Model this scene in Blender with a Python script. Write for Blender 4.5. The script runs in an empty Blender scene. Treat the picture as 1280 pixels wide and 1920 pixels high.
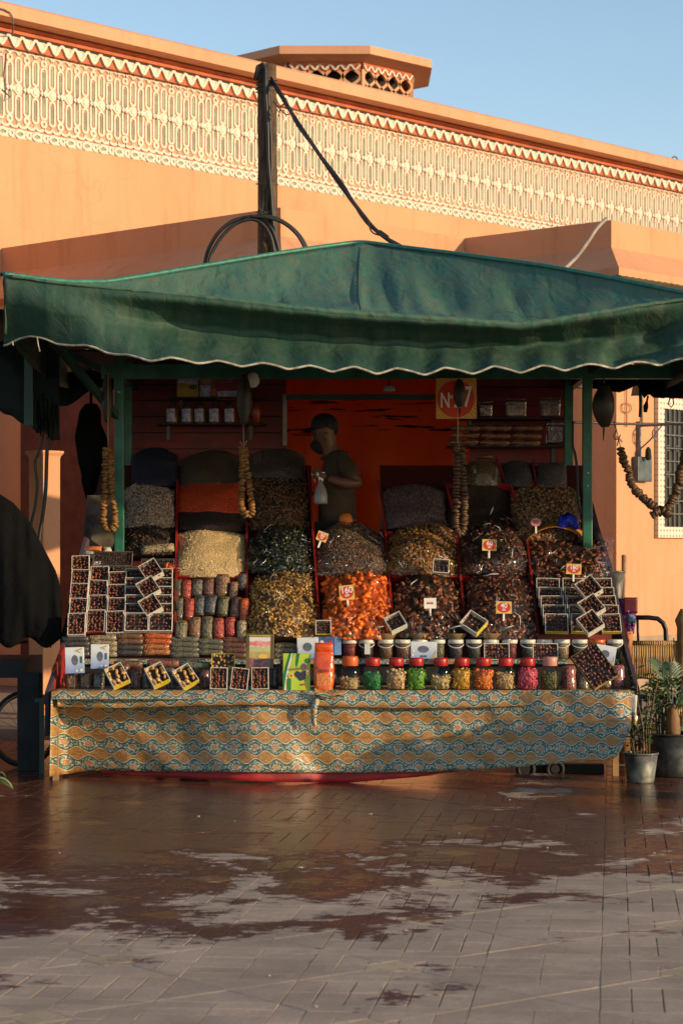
import bpy, bmesh, math, random
import numpy as np
from mathutils import Vector, Matrix, Euler, noise
random.seed(7); RNG = np.random.default_rng(11)
SC = bpy.context.scene
COL = SC.collection
PI = math.pi
R = math.radians
# ------------------------------------------------------------------ camera, sky, sun, exposure
F, H, YH = 4200.0, 1.42, 1050.0
cam_d = bpy.data.cameras.new('camera'); cam = bpy.data.objects.new('camera', cam_d); COL.objects.link(cam)
cam.location = (0, 0, H); cam.rotation_euler = (R(90), 0, 0)
cam_d.sensor_fit = 'VERTICAL'; cam_d.sensor_height = 22.3; cam_d.sensor_width = 14.9
cam_d.lens = F / 1920 * 22.3
cam_d.shift_y = (YH - 960) / 1920
cam_d.clip_start = 0.1; cam_d.clip_end = 3000
cam_d.dof.use_dof = True; cam_d.dof.focus_distance = 14.9; cam_d.dof.aperture_fstop = 3.6
SC.camera = cam
SUN_AZ, SUN_EL = 62.0, 12.2           # degrees to the right of the viewing axis (towards the camera), height
w = bpy.data.worlds.new('World'); SC.world = w; w.use_nodes = True
wt = w.node_tree; wt.nodes.clear()
sky = wt.nodes.new('ShaderNodeTexSky'); sky.sky_type = 'NISHITA'; sky.sun_disc = False
bg = wt.nodes.new('ShaderNodeBackground'); wo = wt.nodes.new('ShaderNodeOutputWorld')
bg.inputs['Strength'].default_value = 0.145
wt.links.new(sky.outputs[0], bg.inputs[0]); wt.links.new(bg.outputs[0], wo.inputs[0])
sund = Vector((math.sin(R(SUN_AZ)) * math.cos(R(SUN_EL)), -math.cos(R(SUN_AZ)) * math.cos(R(SUN_EL)), math.sin(R(SUN_EL))))
sky.sun_elevation = R(SUN_EL)
sky.sun_rotation = math.atan2(sund.x, sund.y)
sky.altitude = 0; sky.air_density = 0.9; sky.dust_density = 0.3; sky.ozone_density = 1.0
ld = bpy.data.lights.new('sun', 'SUN'); ld.energy = 3.4; ld.angle = R(0.6); ld.color = (1.0, 0.76, 0.46)
sun = bpy.data.objects.new('sun', ld); COL.objects.link(sun)
sun.rotation_euler = sund.to_track_quat('Z', 'Y').to_euler()
sun.location = sund * 40
SC.view_settings.view_transform = 'Standard'; SC.view_settings.look = 'None'
SC.view_settings.gamma = 1.0; SC.view_settings.use_curve_mapping = False
SC.view_settings.exposure = 0.55
SC.render.engine = 'CYCLES'
SC.cycles.use_denoising = True
SC.cycles.max_bounces = 10; SC.cycles.transparent_max_bounces = 16
SC.cycles.sample_clamp_indirect = 8

def at(px, py, Y):
    return Vector(((px - 640) * Y / F, Y, H - (py - YH) * Y / F))
def pxm(Y): return Y / F          # metres per photo pixel at depth Y

# ------------------------------------------------------------------ helpers: objects
def tag(o, label=None, cat=None, group=None, kind=None):
    if label: o['label'] = label
    if cat: o['category'] = cat
    if group: o['group'] = group
    if kind: o['kind'] = kind
    return o
def empty(name, loc=(0, 0, 0), rz=0, label=None, cat=None, group=None, parent=None):
    o = bpy.data.objects.new(name, None); COL.objects.link(o)
    o.location = loc; o.rotation_euler = (0, 0, rz); o.empty_display_size = 0.1
    if parent: o.parent = parent
    return tag(o, label, cat, group)
def link(name, me, parent=None, loc=None, rot=None, scale=None):
    o = bpy.data.objects.new(name, me); COL.objects.link(o)
    if parent: o.parent = parent
    if loc is not None: o.location = loc
    if rot is not None: o.rotation_euler = rot
    if scale is not None: o.scale = scale
    return o
def copy_tree(o, parent=None):
    c = o.copy(); COL.objects.link(c)
    if parent: c.parent = parent
    for ch in list(o.children): copy_tree(ch, c)
    return c

class MB:
    """collects faces (with material slots and uvs) and links them as one mesh object"""
    def __init__(s): s.v = []; s.f = []; s.m = []; s.uv = {}; s.sm = []
    def vert(s, p): s.v.append(tuple(p)); return len(s.v) - 1
    def face(s, idx, m=0, uv=None, smooth=False):
        s.f.append(tuple(idx)); s.m.append(m); s.sm.append(smooth)
        if uv: s.uv[len(s.f) - 1] = uv
    def box(s, lo, hi, m=0, M=None, taper=0.0):
        x0, y0, z0 = lo; x1, y1, z1 = hi
        tx, ty = (x1 - x0) * taper / 2, (y1 - y0) * taper / 2
        ps = [(x0, y0, z0), (x1, y0, z0), (x1, y1, z0), (x0, y1, z0), (x0 + tx, y0 + ty, z1), (x1 - tx, y0 + ty, z1), (x1 - tx, y1 - ty, z1), (x0 + tx, y1 - ty, z1)]
        if M is not None: ps = [M @ Vector(p) for p in ps]
        b = len(s.v); s.v += [tuple(p) for p in ps]
        for q in ((0, 3, 2, 1), (4, 5, 6, 7), (0, 1, 5, 4), (1, 2, 6, 5), (2, 3, 7, 6), (3, 0, 4, 7)):
            s.face([b + i for i in q], m)
        return s
    def bar(s, a, b, wx, wz, m=0, up=(0, 0, 1)):
        a, b = Vector(a), Vector(b); d = (b - a); L = d.length; d.normalize()
        up = Vector(up)
        if abs(d.dot(up)) > .99: up = Vector((1, 0, 0))
        x = d.cross(up).normalized(); z = x.cross(d)
        M = Matrix((x, d, z)).transposed().to_4x4(); M.translation = a
        return s.box((-wx / 2, 0, -wz / 2), (wx / 2, L, wz / 2), m, M)
    def tube(s, pts, r, n=8, m=0, cap=True, smooth=True, closed=False):
        pts = [Vector(p) for p in pts]; k = len(pts)
        rs = r if isinstance(r, (list, tuple)) else [r] * k
        rings = []; prev = None
        for i, p in enumerate(pts):
            if closed: t = pts[(i + 1) % k] - pts[i - 1]
            else: t = pts[min(i + 1, k - 1)] - pts[max(i - 1, 0)]
            t.normalize()
            if prev is None:
                u = t.orthogonal().normalized()
            else:
                u = (prev - t * prev.dot(t)); u = u.normalized() if u.length > 1e-6 else t.orthogonal().normalized()
            prev = u; v = t.cross(u)
            b = len(s.v)
            for j in range(n):
                a = 2 * PI * j / n
                s.v.append(tuple(p + (u * math.cos(a) + v * math.sin(a)) * rs[i]))
            rings.append(b)
        for i in range(k if closed else k - 1):
            a, b = rings[i], rings[(i + 1) % k]
            for j in range(n):
                s.face((a + j, a + (j + 1) % n, b + (j + 1) % n, b + j), m, smooth=smooth)
        if cap and not closed:
            s.face([rings[0] + j for j in range(n)][::-1], m); s.face([rings[-1] + j for j in range(n)], m)
        return s
    def lathe(s, prof, n=20, m=0, c=(0, 0, 0), smooth=True, M=None, cap=True):
        """prof: list of (radius, z)"""
        rings = []; c = Vector(c)
        for (r, z) in prof:
            b = len(s.v); rings.append(b)
            for j in range(n):
                a = 2 * PI * j / n
                p = c + Vector((r * math.cos(a), r * math.sin(a), z))
                s.v.append(tuple(M @ p if M is not None else p))
        for i in range(len(prof) - 1):
            a, b = rings[i], rings[i + 1]
            for j in range(n):
                s.face((a + j, a + (j + 1) % n, b + (j + 1) % n, b + j), m, smooth=smooth)
        if cap:
            s.face([rings[0] + j for j in range(n)][::-1], m); s.face([rings[-1] + j for j in range(n)], m)
        return s
    def prism(s, poly, d, m=0, M=None):
        """poly: list of 3d points (planar, counter-clockwise seen from -d), extruded by vector d"""
        k = len(poly); b = len(s.v); d = Vector(d)
        for p in poly:
            q = Vector(p); s.v.append(tuple(M @ q if M is not None else q))
        for p in poly:
            q = Vector(p) + d; s.v.append(tuple(M @ q if M is not None else q))
        s.face([b + i for i in range(k)], m); s.face([b + k + i for i in range(k)][::-1], m)
        for i in range(k):
            j = (i + 1) % k
            s.face((b + i, b + k + i, b + k + j, b + j), m)
        return s
    def grid(s, fn, nu, nv, m=0, uvfn=None, smooth=True, flip=False):
        b = len(s.v)
        for j in range(nv + 1):
            for i in range(nu + 1):
                s.v.append(tuple(fn(i / nu, j / nv)))
        W = nu + 1
        for j in range(nv):
            for i in range(nu):
                q = (b + j * W + i, b + j * W + i + 1, b + (j + 1) * W + i + 1, b + (j + 1) * W + i)
                uv = None
                if uvfn:
                    uv = [uvfn(i / nu, j / nv), uvfn((i + 1) / nu, j / nv), uvfn((i + 1) / nu, (j + 1) / nv), uvfn(i / nu, (j + 1) / nv)]
                if flip: q = q[::-1]; uv = uv[::-1] if uv else None
                s.face(q, m, uv, smooth)
        return s
    def mesh(s, name, mats):
        me = bpy.data.meshes.new(name)
        me.from_pydata(s.v, [], s.f)
        if not isinstance(mats, (list, tuple)): mats = [mats]
        for m in mats: me.materials.append(m)
        me.polygons.foreach_set('material_index', s.m)
        me.polygons.foreach_set('use_smooth', s.sm)
        if s.uv:
            ul = me.uv_layers.new(name='UVMap')
            for fi, uv in s.uv.items():
                p = me.polygons[fi]
                for k, li in enumerate(p.loop_indices): ul.data[li].uv = uv[k]
        me.update()
        return me
    def build(s, name, mats, parent=None, loc=None, rot=None):
        return link(name, s.mesh(name, mats), parent, loc, rot)

def mod_bevel(o, wdt, seg=2, ang=40):
    b = o.modifiers.new('bevel', 'BEVEL'); b.width = wdt; b.segments = seg; b.limit_method = 'ANGLE'; b.angle_limit = R(ang)
    return o
def mod_solid(o, t, off=-1):
    b = o.modifiers.new('solid', 'SOLIDIFY'); b.thickness = t; b.offset = off; return o
def mod_sub(o, n=1):
    b = o.modifiers.new('sub', 'SUBSURF'); b.levels = n; b.render_levels = n; return o

# ------------------------------------------------------------------ helpers: materials
class G:
    def __init__(s, name):
        s.mat = bpy.data.materials.new(name); s.mat.use_nodes = True; s.t = s.mat.node_tree; s.t.nodes.clear()
        s.out = s.t.nodes.new('ShaderNodeOutputMaterial')
    def n(s, typ, ins=None, **props):
        nd = s.t.nodes.new('ShaderNode' + typ)
        for k, v in props.items(): setattr(nd, k, v)
        for k, v in (ins or {}).items(): s.set(nd.inputs[k], v)
        return nd
    def set(s, sock, v):
        if isinstance(v, bpy.types.NodeSocket): s.t.links.new(v, sock)
        elif isinstance(v, bpy.types.Node): s.t.links.new(v.outputs[0], sock)
        else:
            if hasattr(sock.default_value, '__len__') and not hasattr(v, '__len__'): v = [v] * len(sock.default_value)
            if hasattr(v, '__len__') and len(v) == 3 and len(sock.default_value) == 4: v = (*v, 1)
            sock.default_value = v
    def m(s, op, a, b=0.0, c=0.0, clamp=False):
        nd = s.n('Math', {0: a, 1: b, 2: c}, operation=op, use_clamp=clamp); return nd.outputs[0]
    def mix(s, f, a, b, mode='MIX'):
        nd = s.n('Mix', {0: f, 6: a, 7: b}, data_type='RGBA', blend_type=mode); return nd.outputs[2]
    def noise(s, vec, scale, detail=3, rough=.55, dist=0):
        return s.n('TexNoise', {'Vector': vec, 'Scale': scale, 'Detail': detail, 'Roughness': rough, 'Distortion': dist}).outputs[0]
    def vor(s, vec, scale, feat='F1', rnd=1):
        return s.n('TexVoronoi', {'Vector': vec, 'Scale': scale, 'Randomness': rnd}, feature=feat)
    def ramp(s, f, a, b): # smoothstep a..b
        return s.n('MapRange', {0: f, 1: a, 2: b, 3: 0.0, 4: 1.0}, interpolation_type='SMOOTHSTEP').outputs[0]
    def obj(s): return s.n('TexCoord').outputs['Object']
    def pos(s): return s.n('NewGeometry').outputs['Position']
    def uv(s): return s.n('TexCoord').outputs['UV']
    def xyz(s, v):
        nd = s.n('SeparateXYZ', {0: v}); return nd.outputs[0], nd.outputs[1], nd.outputs[2]
    def vec(s, x, y, z=0.0): return s.n('CombineXYZ', {0: x, 1: y, 2: z}).outputs[0]
    def scalev(s, v, k): return s.n('VectorMath', {0: v, 1: k}, operation='MULTIPLY').outputs[0]
    def bump(s, h, dist=.01, st=1.0): return s.n('Bump', {'Height': h, 'Distance': dist, 'Strength': st}).outputs[0]
    def done(s, sh):
        s.t.links.new(sh if isinstance(sh, bpy.types.NodeSocket) else sh.outputs[0], s.out.inputs[0]); return s.mat
    def pr(s, col, rough=.6, metal=0.0, normal=None, coat=0.0, spec=.5, sheen=0.0, coat_rough=.1, sss=0.0):
        p = s.n('BsdfPrincipled', {'Base Color': col, 'Roughness': rough, 'Metallic': metal, 'Coat Weight': coat, 'Coat Roughness': coat_rough,
                                   'Specular IOR Level': spec, 'Sheen Weight': sheen})
        if sss: s.set(p.inputs['Subsurface Weight'], sss); s.set(p.inputs['Subsurface Radius'], (.01, .006, .003))
        if normal is not None: s.set(p.inputs['Normal'], normal)
        return p
def PBR(name, col, rough=.6, metal=0.0, var=.25, vs=6, bump=.0, bs=40, bd=.004, island=0.0, rand=0.0, coat=0.0, col2=None, spec=.5, sheen=0.0, space='obj', rvar=.15, sss=0.0, hue=0.0):
    g = G(name)
    v = g.obj() if space == 'obj' else g.pos()
    n1 = g.noise(v, vs, 4)
    c2 = col2 if col2 else tuple(c * (1 - var) for c in col)
    c1 = col if col2 else tuple(min(1, c * (1 + var * .6)) for c in col)
    c = g.mix(g.ramp(n1, .35, .65), c2, c1)
    f = None
    if island or hue:
        rnd = g.n('NewGeometry').outputs['Random Per Island']
        f = g.m('MULTIPLY_ADD', rnd, 2 * island, 1 - island)
    if rand:
        rr = g.n('ObjectInfo').outputs['Random']
        f2 = g.m('MULTIPLY_ADD', rr, 2 * rand, 1 - rand)
        f = g.m('MULTIPLY', f, f2) if f is not None else f2
    if f is not None:
        hs = g.n('HueSaturation', {'Color': c, 'Value': f})
        if hue:
            r2 = g.m('FRACT', g.m('MULTIPLY', rnd, 17.31))
            g.set(hs.inputs['Hue'], g.m('MULTIPLY_ADD', r2, 2 * hue, .5 - hue))
        c = hs.outputs[0]
    nrm = None
    if bump:
        n2 = g.noise(v, bs, 4, .6)
        nrm = g.bump(n2, bd, bump)
    ro = g.m('MULTIPLY_ADD', n1, rvar, rough - rvar / 2, clamp=True)
    return g.done(g.pr(c, ro, metal, nrm, coat, spec, sheen, sss=sss))

# unit meshes for small pieces (numpy)
def ico(sub=1):
    bm = bmesh.new(); bmesh.ops.create_icosphere(bm, subdivisions=sub, radius=1)
    v = np.array([p.co[:] for p in bm.verts]); f = [[p.index for p in q.verts] for q in bm.faces]; bm.free(); return v, f
ICO1, ICO2 = ico(1), ico(2)
def tube_piece(pts, r, n=5):
    mb = MB(); mb.tube(pts, r, n); return np.array(mb.v), mb.f
def bent(ang=200, R0=.6, r=.33, k=6, n=5):
    pts = [(R0 * math.cos(R(ang) * (i / k - .5)), R0 * math.sin(R(ang) * (i / k - .5)), 0) for i in range(k + 1)]
    rs = [r * (.55 + .45 * math.sin(PI * (i + .6) / (k + 1.2))) for i in range(k + 1)]
    return tube_piece(pts, rs, n)
CURL = bent()
CHIP = (ICO1[0] * np.array([1, .62, .3]), ICO1[1])
OVAL = (ICO1[0] * np.array([1, .62, .55]), ICO1[1])
OVAL2 = (ICO2[0] * np.array([1, .52, .5]), ICO2[1])
BALL = (ICO1[0].copy(), ICO1[1])
def crumple(base, amt, seed):
    v, f = base; v = v.copy(); r = random.Random(seed)
    for i in range(len(v)):
        n = noise.noise(Vector(v[i]) * 1.7 + Vector((seed, 0, 0))); v[i] *= 1 + amt * n * 2
    return v, f
LUMP = crumple((ICO2[0] * np.array([1, .85, .5]), ICO2[1]), .35, 3)
OCT = (np.array([[1, 0, 0], [-1, 0, 0], [0, .8, 0], [0, -.8, 0], [0, 0, .7], [0, 0, -.7]], float), [[0, 2, 4], [2, 1, 4], [1, 3, 4], [3, 0, 4], [2, 0, 5], [1, 2, 5], [3, 1, 5], [0, 3, 5]])
FLAT = (np.array([[-1, -.4, 0], [1, -.4, 0], [1, .4, .15], [-1, .4, .15], [-1, -.4, .25], [1, -.4, .25], [1, .4, .4], [-1, .4, .4]], float),
        [[0, 3, 2, 1], [4, 5, 6, 7], [0, 1, 5, 4], [1, 2, 6, 5], [2, 3, 7, 6], [3, 0, 4, 7]])

def rot_mats(n, eul=None, normals=None, tilt=1.0):
    """random rotations; with normals: z axis leans to the normal, spin random"""
    a = RNG.uniform(0, 2 * PI, n)
    if normals is None:
        q = RNG.normal(size=(n, 4)); q /= np.linalg.norm(q, axis=1)[:, None]
        w_, x, y, z = q.T
        return np.stack([np.stack([1 - 2 * (y * y + z * z), 2 * (x * y - z * w_), 2 * (x * z + y * w_)], -1),
                         np.stack([2 * (x * y + z * w_), 1 - 2 * (x * x + z * z), 2 * (y * z - x * w_)], -1),
                         np.stack([2 * (x * z - y * w_), 2 * (y * z + x * w_), 1 - 2 * (x * x + y * y)], -1)], 1)
    nz = normals + RNG.normal(size=(n, 3)) * tilt; nz /= np.linalg.norm(nz, axis=1)[:, None]
    t = np.cross(nz, RNG.normal(size=(n, 3))); t /= np.linalg.norm(t, axis=1)[:, None]
    b = np.cross(nz, t)
    return np.stack([t, b, nz], -1)
def scatter(name, base, locs, mats3, sizes, material, parent=None, smooth=True):
    v, f = base; n = len(locs); k = len(v)
    if n == 0: return None
    P = np.einsum('nij,kj->nki', mats3, v) * sizes[:, None, None] + locs[:, None, :]
    P = P.reshape(-1, 3)
    faces = []
    for i in range(n):
        o = i * k
        faces += [[o + a for a in q] for q in f]
    me = bpy.data.meshes.new(name); me.from_pydata(P.tolist(), [], faces)
    me.materials.append(material)
    me.polygons.foreach_set('use_smooth', [smooth] * len(me.polygons)); me.update()
    return link(name, me, parent)
_FONT_CACHE = {}
def lettering(text, size, material, parent, M, name='lettering', depth=.0006, space=1.0, align='CENTER', sx=1.0):
    """flat raised text as a mesh; M maps text plane (x right, y up) to the parent's space"""
    c = bpy.data.curves.new('text', 'FONT'); c.body = text; c.size = size; c.align_x = align; c.align_y = 'CENTER'
    c.extrude = depth / 2; c.space_character = space; c.offset = size * .012
    o = bpy.data.objects.new('text', c); COL.objects.link(o)
    dg = bpy.context.evaluated_depsgraph_get(); dg.update()
    me = bpy.data.meshes.new_from_object(o.evaluated_get(dg))
    bpy.data.objects.remove(o); bpy.data.curves.remove(c)
    me.transform(M @ Matrix.Diagonal((sx, 1, 1, 1)))
    me.materials.clear(); me.materials.append(material); me.name = name
    return link(name, me, parent)
UPR = Matrix(((1, 0, 0, 0), (0, 0, -1, 0), (0, 1, 0, 0), (0, 0, 0, 1)))   # text plane -> facing -Y
# ================================================================== GROUND
def wet_mask(g, P):
    x, y, z = g.xyz(P)
    big = g.noise(g.vec(g.m('MULTIPLY', x, .9), g.m('MULTIPLY', y, .75)), 1.45, 6, .66, .35)
    # spilled water: soaked near the stall, breaking up towards the camera
    grad = g.n('MapRange', {0: y, 1: 6.9, 2: 11.6, 3: -.21, 4: .17}).outputs[0]
    bulge = g.m('MULTIPLY', g.m('SINE', g.m('MULTIPLY_ADD', x, 1.15, 1.6)), .018)
    bulge = g.m('ADD', bulge, g.m('MULTIPLY', x, -.028))
    fine = g.noise(g.vec(g.m('MULTIPLY', x, 3.5), g.m('MULTIPLY', y, 9.0)), 2.2, 5, .75)
    s = g.m('ADD', g.m('ADD', g.m('MULTIPLY', g.m('SUBTRACT', big, .5), 1.15), grad), g.m('ADD', bulge, g.m('MULTIPLY', g.m('SUBTRACT', fine, .5), .46)))
    wet = g.ramp(s, -.012, .018)
    pud = g.ramp(s, .03, .16)
    return wet, pud
def paver_mat(name, island, tan=False):
    g = G(name)
    P = g.pos(); x, y, z = g.xyz(P)
    wet, pud = wet_mask(g, P)
    rnd = g.n('NewGeometry').outputs['Random Per Island'] if island else g.n('ObjectInfo').outputs['Random']
    base = (.43, .325, .215) if tan else (.385, .285, .215)
    n1 = g.noise(P, 2.3, 5, .65); n2 = g.noise(P, 60, 3, .6)
    c = g.mix(g.ramp(n1, .3, .72), tuple(k * .78 for k in base), tuple(k * 1.12 for k in base))
    c = g.mix(g.m('MULTIPLY', g.ramp(n2, .45, .8), .35), c, tuple(k * .55 for k in base))
    spots = g.ramp(g.vor(P, 9).outputs[0], .05, .02)
    c = g.mix(g.m('MULTIPLY', spots, .5), c, (.06, .045, .04))
    hs = g.n('HueSaturation', {'Color': c, 'Value': g.m('MULTIPLY_ADD', rnd, .16, .92)})
    wc = g.mix(1.0, hs.outputs[0], (.25, .118, .090) if not tan else (.42, .24, .12), 'MULTIPLY')
    col = g.mix(wet, hs.outputs[0], wc)
    ro = g.m('MULTIPLY_ADD', wet, -.44, .86)
    ro = g.m('MULTIPLY_ADD', pud, -.20, ro, clamp=True)
    ro = g.m('ADD', ro, g.m('MULTIPLY', g.m('SUBTRACT', n2, .5), .12), clamp=True)
    bn = g.bump(g.m('ADD', n2, g.m('MULTIPLY', g.noise(P, 14, 3), 1.5)), .003, g.m('MULTIPLY_ADD', wet, -.38, .55))
    p = g.pr(col, ro, 0, bn, spec=g.m('MULTIPLY_ADD', wet, .35, .18))
    return g.done(p)
M_PAV = paver_mat('paver_material', False); M_PAVT = paver_mat('tan_paver_material', False, True)
M_PAVS = paver_mat('paver_stuff_material', True)
def joint_mat():
    g = G('joint_sand'); P = g.pos(); x, y, z = g.xyz(P)
    far = g.n('MapRange', {0: y, 1: 17, 2: 20}).outputs[0]
    n = g.noise(P, 30, 4)
    c = g.mix(n, (.15, .105, .075), (.26, .19, .14))
    c = g.mix(wet_mask(g, P)[0], c, (.028, .014, .010))
    c = g.mix(far, c, g.mix(g.noise(P, 1.2, 4), (.22, .18, .15), (.30, .25, .21)))
    return g.done(g.pr(c, .8, 0, g.bump(n, .004, .5)))
gm = MB(); gm.grid(lambda u, v: ((u - .5) * 900, -100 + v * 1100, -.0048), 6, 6, smooth=False)
tag(gm.build('ground', joint_mat()), kind='structure')

LA = R(6.9)                                   # bond is turned a little against the viewing axis
AX = Vector((math.cos(LA), -math.sin(LA), 0)); AY = Vector((math.sin(LA), math.cos(LA), 0))
PER = 1.015; ORG = at(742, 1811, H * F / (1811 - YH))
def clip_inset(poly, d):
    """shrink a convex 2d polygon (ccw) by d"""
    n = len(poly); out = []
    for i in range(n):
        p0, p1, p2 = poly[i - 1], poly[i], poly[(i + 1) % n]
        e1 = Vector((p1[0] - p0[0], p1[1] - p0[1])).normalized(); e2 = Vector((p2[0] - p1[0], p2[1] - p1[1])).normalized()
        n1 = Vector((-e1.y, e1.x)); n2 = Vector((-e2.y, e2.x))
        k = 1 + n1.dot(n2); o = (n1 + n2) * (d / max(k, .3))
        out.append((p1[0] + o.x, p1[1] + o.y))
    return out
def cut(poly, y0, y1):
    out = poly
    for lim, sg in ((y0, 1), (y1, -1)):
        res = []
        for i in range(len(out)):
            a, b = out[i - 1], out[i]; da, db = (a[1] - lim) * sg, (b[1] - lim) * sg
            if (da >= 0) != (db >= 0): t = da / (da - db); res.append((a[0] + (b[0] - a[0]) * t, a[1] + (b[1] - a[1]) * t))
            if db >= 0: res.append(b)
        out = res
    q = [p for i, p in enumerate(out) if (Vector(p) - Vector(out[i - 1])).length > .012]
    return q if len(q) > 2 else None
def cell_pieces():
    P = []
    def rect(x0, y0, x1, y1): return [(x0, y0), (x1, y0), (x1, y1), (x0, y1)]
    dd = .11
    P.append(('tan', [(dd, 0), (0, dd), (-dd, 0), (0, -dd)]))
    for (cx, cy, sw) in ((0, .5, False), (.5, 0, True)):
        q = []
        for i in range(6):
            for j in range(2): q.append(rect(-.3 + .1 * i, -.2 + .2 * j, -.2 + .1 * i, .2 * j))
        for sy in (1, -1):
            q.append([(0, .2), (.3, .2), (dd * .5, .5 - dd * .5), (0, .5 - dd)] if sy == 1 else [(0, -.2), (0, -.5 + dd), (dd * .5, -.5 + dd * .5), (.3, -.2)])
            q.append([(0, .2), (0, .5 - dd), (-dd * .5, .5 - dd * .5), (-.3, .2)] if sy == 1 else [(0, -.2), (-.3, -.2), (-dd * .5, -.5 + dd * .5), (0, -.5 + dd)])
        tri = q[12:]; q = q[:12]
        for t_ in tri:
            for k_ in (-5, -4, -3, 2, 3, 4):
                c_ = cut(t_, k_ * .1, (k_ + 1) * .1)
                if c_: q.append(c_)
        q.append([(.3, -.2), (.5, 0), (.3, .2)]); q.append([(-.3, -.2), (-.3, .2), (-.5, 0)])
        for poly in q:
            if sw: poly = [(y, x) for x, y in poly][::-1]
            P.append(('grey', [(x + cx, y + cy) for x, y in poly]))
    return P
CELL = cell_pieces()
def add_paver(mb, poly2, tilt=(0, 0), dz=0.0, j=.0008, bev=.0012):
    if len(poly2) == 4 and abs(poly2[0][1] - poly2[1][1]) < 1e-6: j = .0024
    o = clip_inset([(x * PER, y * PER) for x, y in poly2], j); i_ = clip_inset(o, bev); k = len(o)
    cx = sum(p[0] for p in o) / k; cy = sum(p[1] for p in o) / k
    b = len(mb.v)
    for ring, z in ((o, -.02), (o, -.0016), (i_, 0.0)):
        for (x, y) in ring: mb.v.append((x, y, z + dz + (x - cx) * tilt[0] + (y - cy) * tilt[1]))
    for r0 in (0, 1):
        for q in range(k):
            n = (q + 1) % k
            mb.face((b + r0 * k + q, b + r0 * k + n, b + (r0 + 1) * k + n, b + (r0 + 1) * k + q), 0)
    mb.face([b + 2 * k + q for q in range(k)], 0)
pav = empty('pavement', ORG, -LA); pav['kind'] = 'structure'
piece_me = []
for kind, poly in CELL:
    mb = MB(); cx = sum(p[0] for p in poly) / len(poly); cy = sum(p[1] for p in poly) / len(poly)
    add_paver(mb, [(x - cx, y - cy) for x, y in poly])
    piece_me.append((mb.mesh('paver', M_PAVT if kind == 'tan' else M_PAV), cx, cy))
cands = []
for i in range(-8, 9):
    for j in range(-4, 11):
        for k, (kind, poly) in enumerate(CELL):
            _, cx, cy = piece_me[k]
            wp = ORG + AX * ((cx + i) * PER) + AY * ((cy + j) * PER)
            if not (-4.6 < wp.x < 5.2 and 5.0 < wp.y < 17.6): continue
            px = 640 + wp.x / wp.y * F; py = YH + H / wp.y * F
            inview = -20 < px < 1300 and py < 1935
            cands.append((0 if inview else 1, wp.y, i, j, k, wp))
cands.sort(key=lambda t: (t[0], t[1]))
stuff = MB(); stuff_t = MB()
for idx, (nv, _, i, j, k, wp) in enumerate(cands):
    me, cx, cy = piece_me[k]
    dz = random.uniform(-.0006, .0005); tx, ty = random.gauss(0, .0022), random.gauss(0, .0022)
    if idx < 300 and nv == 0:
        o = link('paver', me, pav, ((cx + i) * PER, (cy + j) * PER, dz)); o.rotation_euler = (ty, -tx, random.gauss(0, .004))
    else:
        add_paver(stuff_t if CELL[k][0] == 'tan' else stuff, [(x + i, y + j) for x, y in CELL[k][1]], (tx, ty), dz)
o = stuff.build('pavers_beyond', M_PAVS, pav); o['kind'] = 'stuff'
o = stuff_t.build('tan_pavers_beyond', M_PAVT, pav); o['kind'] = 'stuff'
# litter on the wet pavement: pale scraps and seeds
lit = MB()
M_SCRAP = PBR('paper_scrap', (.6, .56, .5), .8, vs=30)
for (px, py, s) in ((563, 1627, .012), (1225, 1600, .006), (372, 1531, .009), (694, 1527, .010), (440, 1540, .006), (860, 1563, .006), (955, 1500, .006), (760, 1745, .005), (505, 1830, .005), (593, 1888, .006), (112, 1600, .005), (1025, 1590, .005)):
    Y = H * F / (py - YH); p = at(px, py, Y)
    a = random.uniform(0, 3)
    lit.prism([(p.x + s * math.cos(a + t) * random.uniform(.6, 1.2), p.y + s * 1.3 * math.sin(a + t), .0015) for t in (0, 1.3, 2.6, 3.6, 5)], (0, 0, .002))
o = lit.build('litter', M_SCRAP); o['kind'] = 'stuff'

# ================================================================== MARKET BUILDING
WD = Vector((.673, .739, 0)).normalized(); WN = Vector((WD.y, -WD.x, 0))
W0 = at(0, YH, 25.7); W0.z = 0
bld = empty('market_building', W0, math.atan2(WD.y, WD.x), 'long salmon-painted building with cream relief frieze and roof pavilion behind the stall', 'building')
def wl(s, n, z): return (s, -n, z)             # building space: along the facade, out of the facade, up
def wallpt(px, py, n=0.0):
    """photo pixel -> (s, z) on the plane n metres in front of the main facade"""
    d = Vector(((px - 640) / F, 1, -(py - YH) / F)); O = Vector((0, 0, H))
    t = ((W0 + WN * n) - O).dot(WN) / d.dot(WN)
    p = O + d * t
    return (p - W0).dot(WD), p.z
def wall_paint(name, col, col2):
    g = G(name); P = g.pos()
    n = g.noise(P, .7, 5, .6); n2 = g.noise(P, 9, 4, .6)
    x, y, z = g.xyz(P)
    st = g.noise(g.vec(g.m('MULTIPLY', x, 5), g.m('MULTIPLY', y, 5), g.m('MULTIPLY', z, .5)), 1.0, 4, .6)
    c = g.mix(g.ramp(n, .3, .7), col, col2)
    c = g.mix(g.m('MULTIPLY', g.ramp(st, .5, .72), .34), c, tuple(k * .62 for k in col))
    pt = g.vor(g.n('VectorMath', {0: P, 1: g.scalev(g.n('TexNoise', {'Vector': P, 'Scale': 1.3}).outputs['Color'], (1.2, 1.2, 1.2))}, operation='ADD').outputs[0], .55, 'DISTANCE_TO_EDGE').outputs[0]
    c = g.mix(g.m('MULTIPLY', g.ramp(pt, .005, .001), .14), c, tuple(k * .5 for k in col))
    c = g.mix(g.m('MULTIPLY', g.ramp(n2, .52, .72), .22), c, tuple(min(1, k * 1.2) for k in col))
    return g.done(g.pr(c, .85, 0, g.bump(n2, .006, .35), spec=.25))
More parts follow.
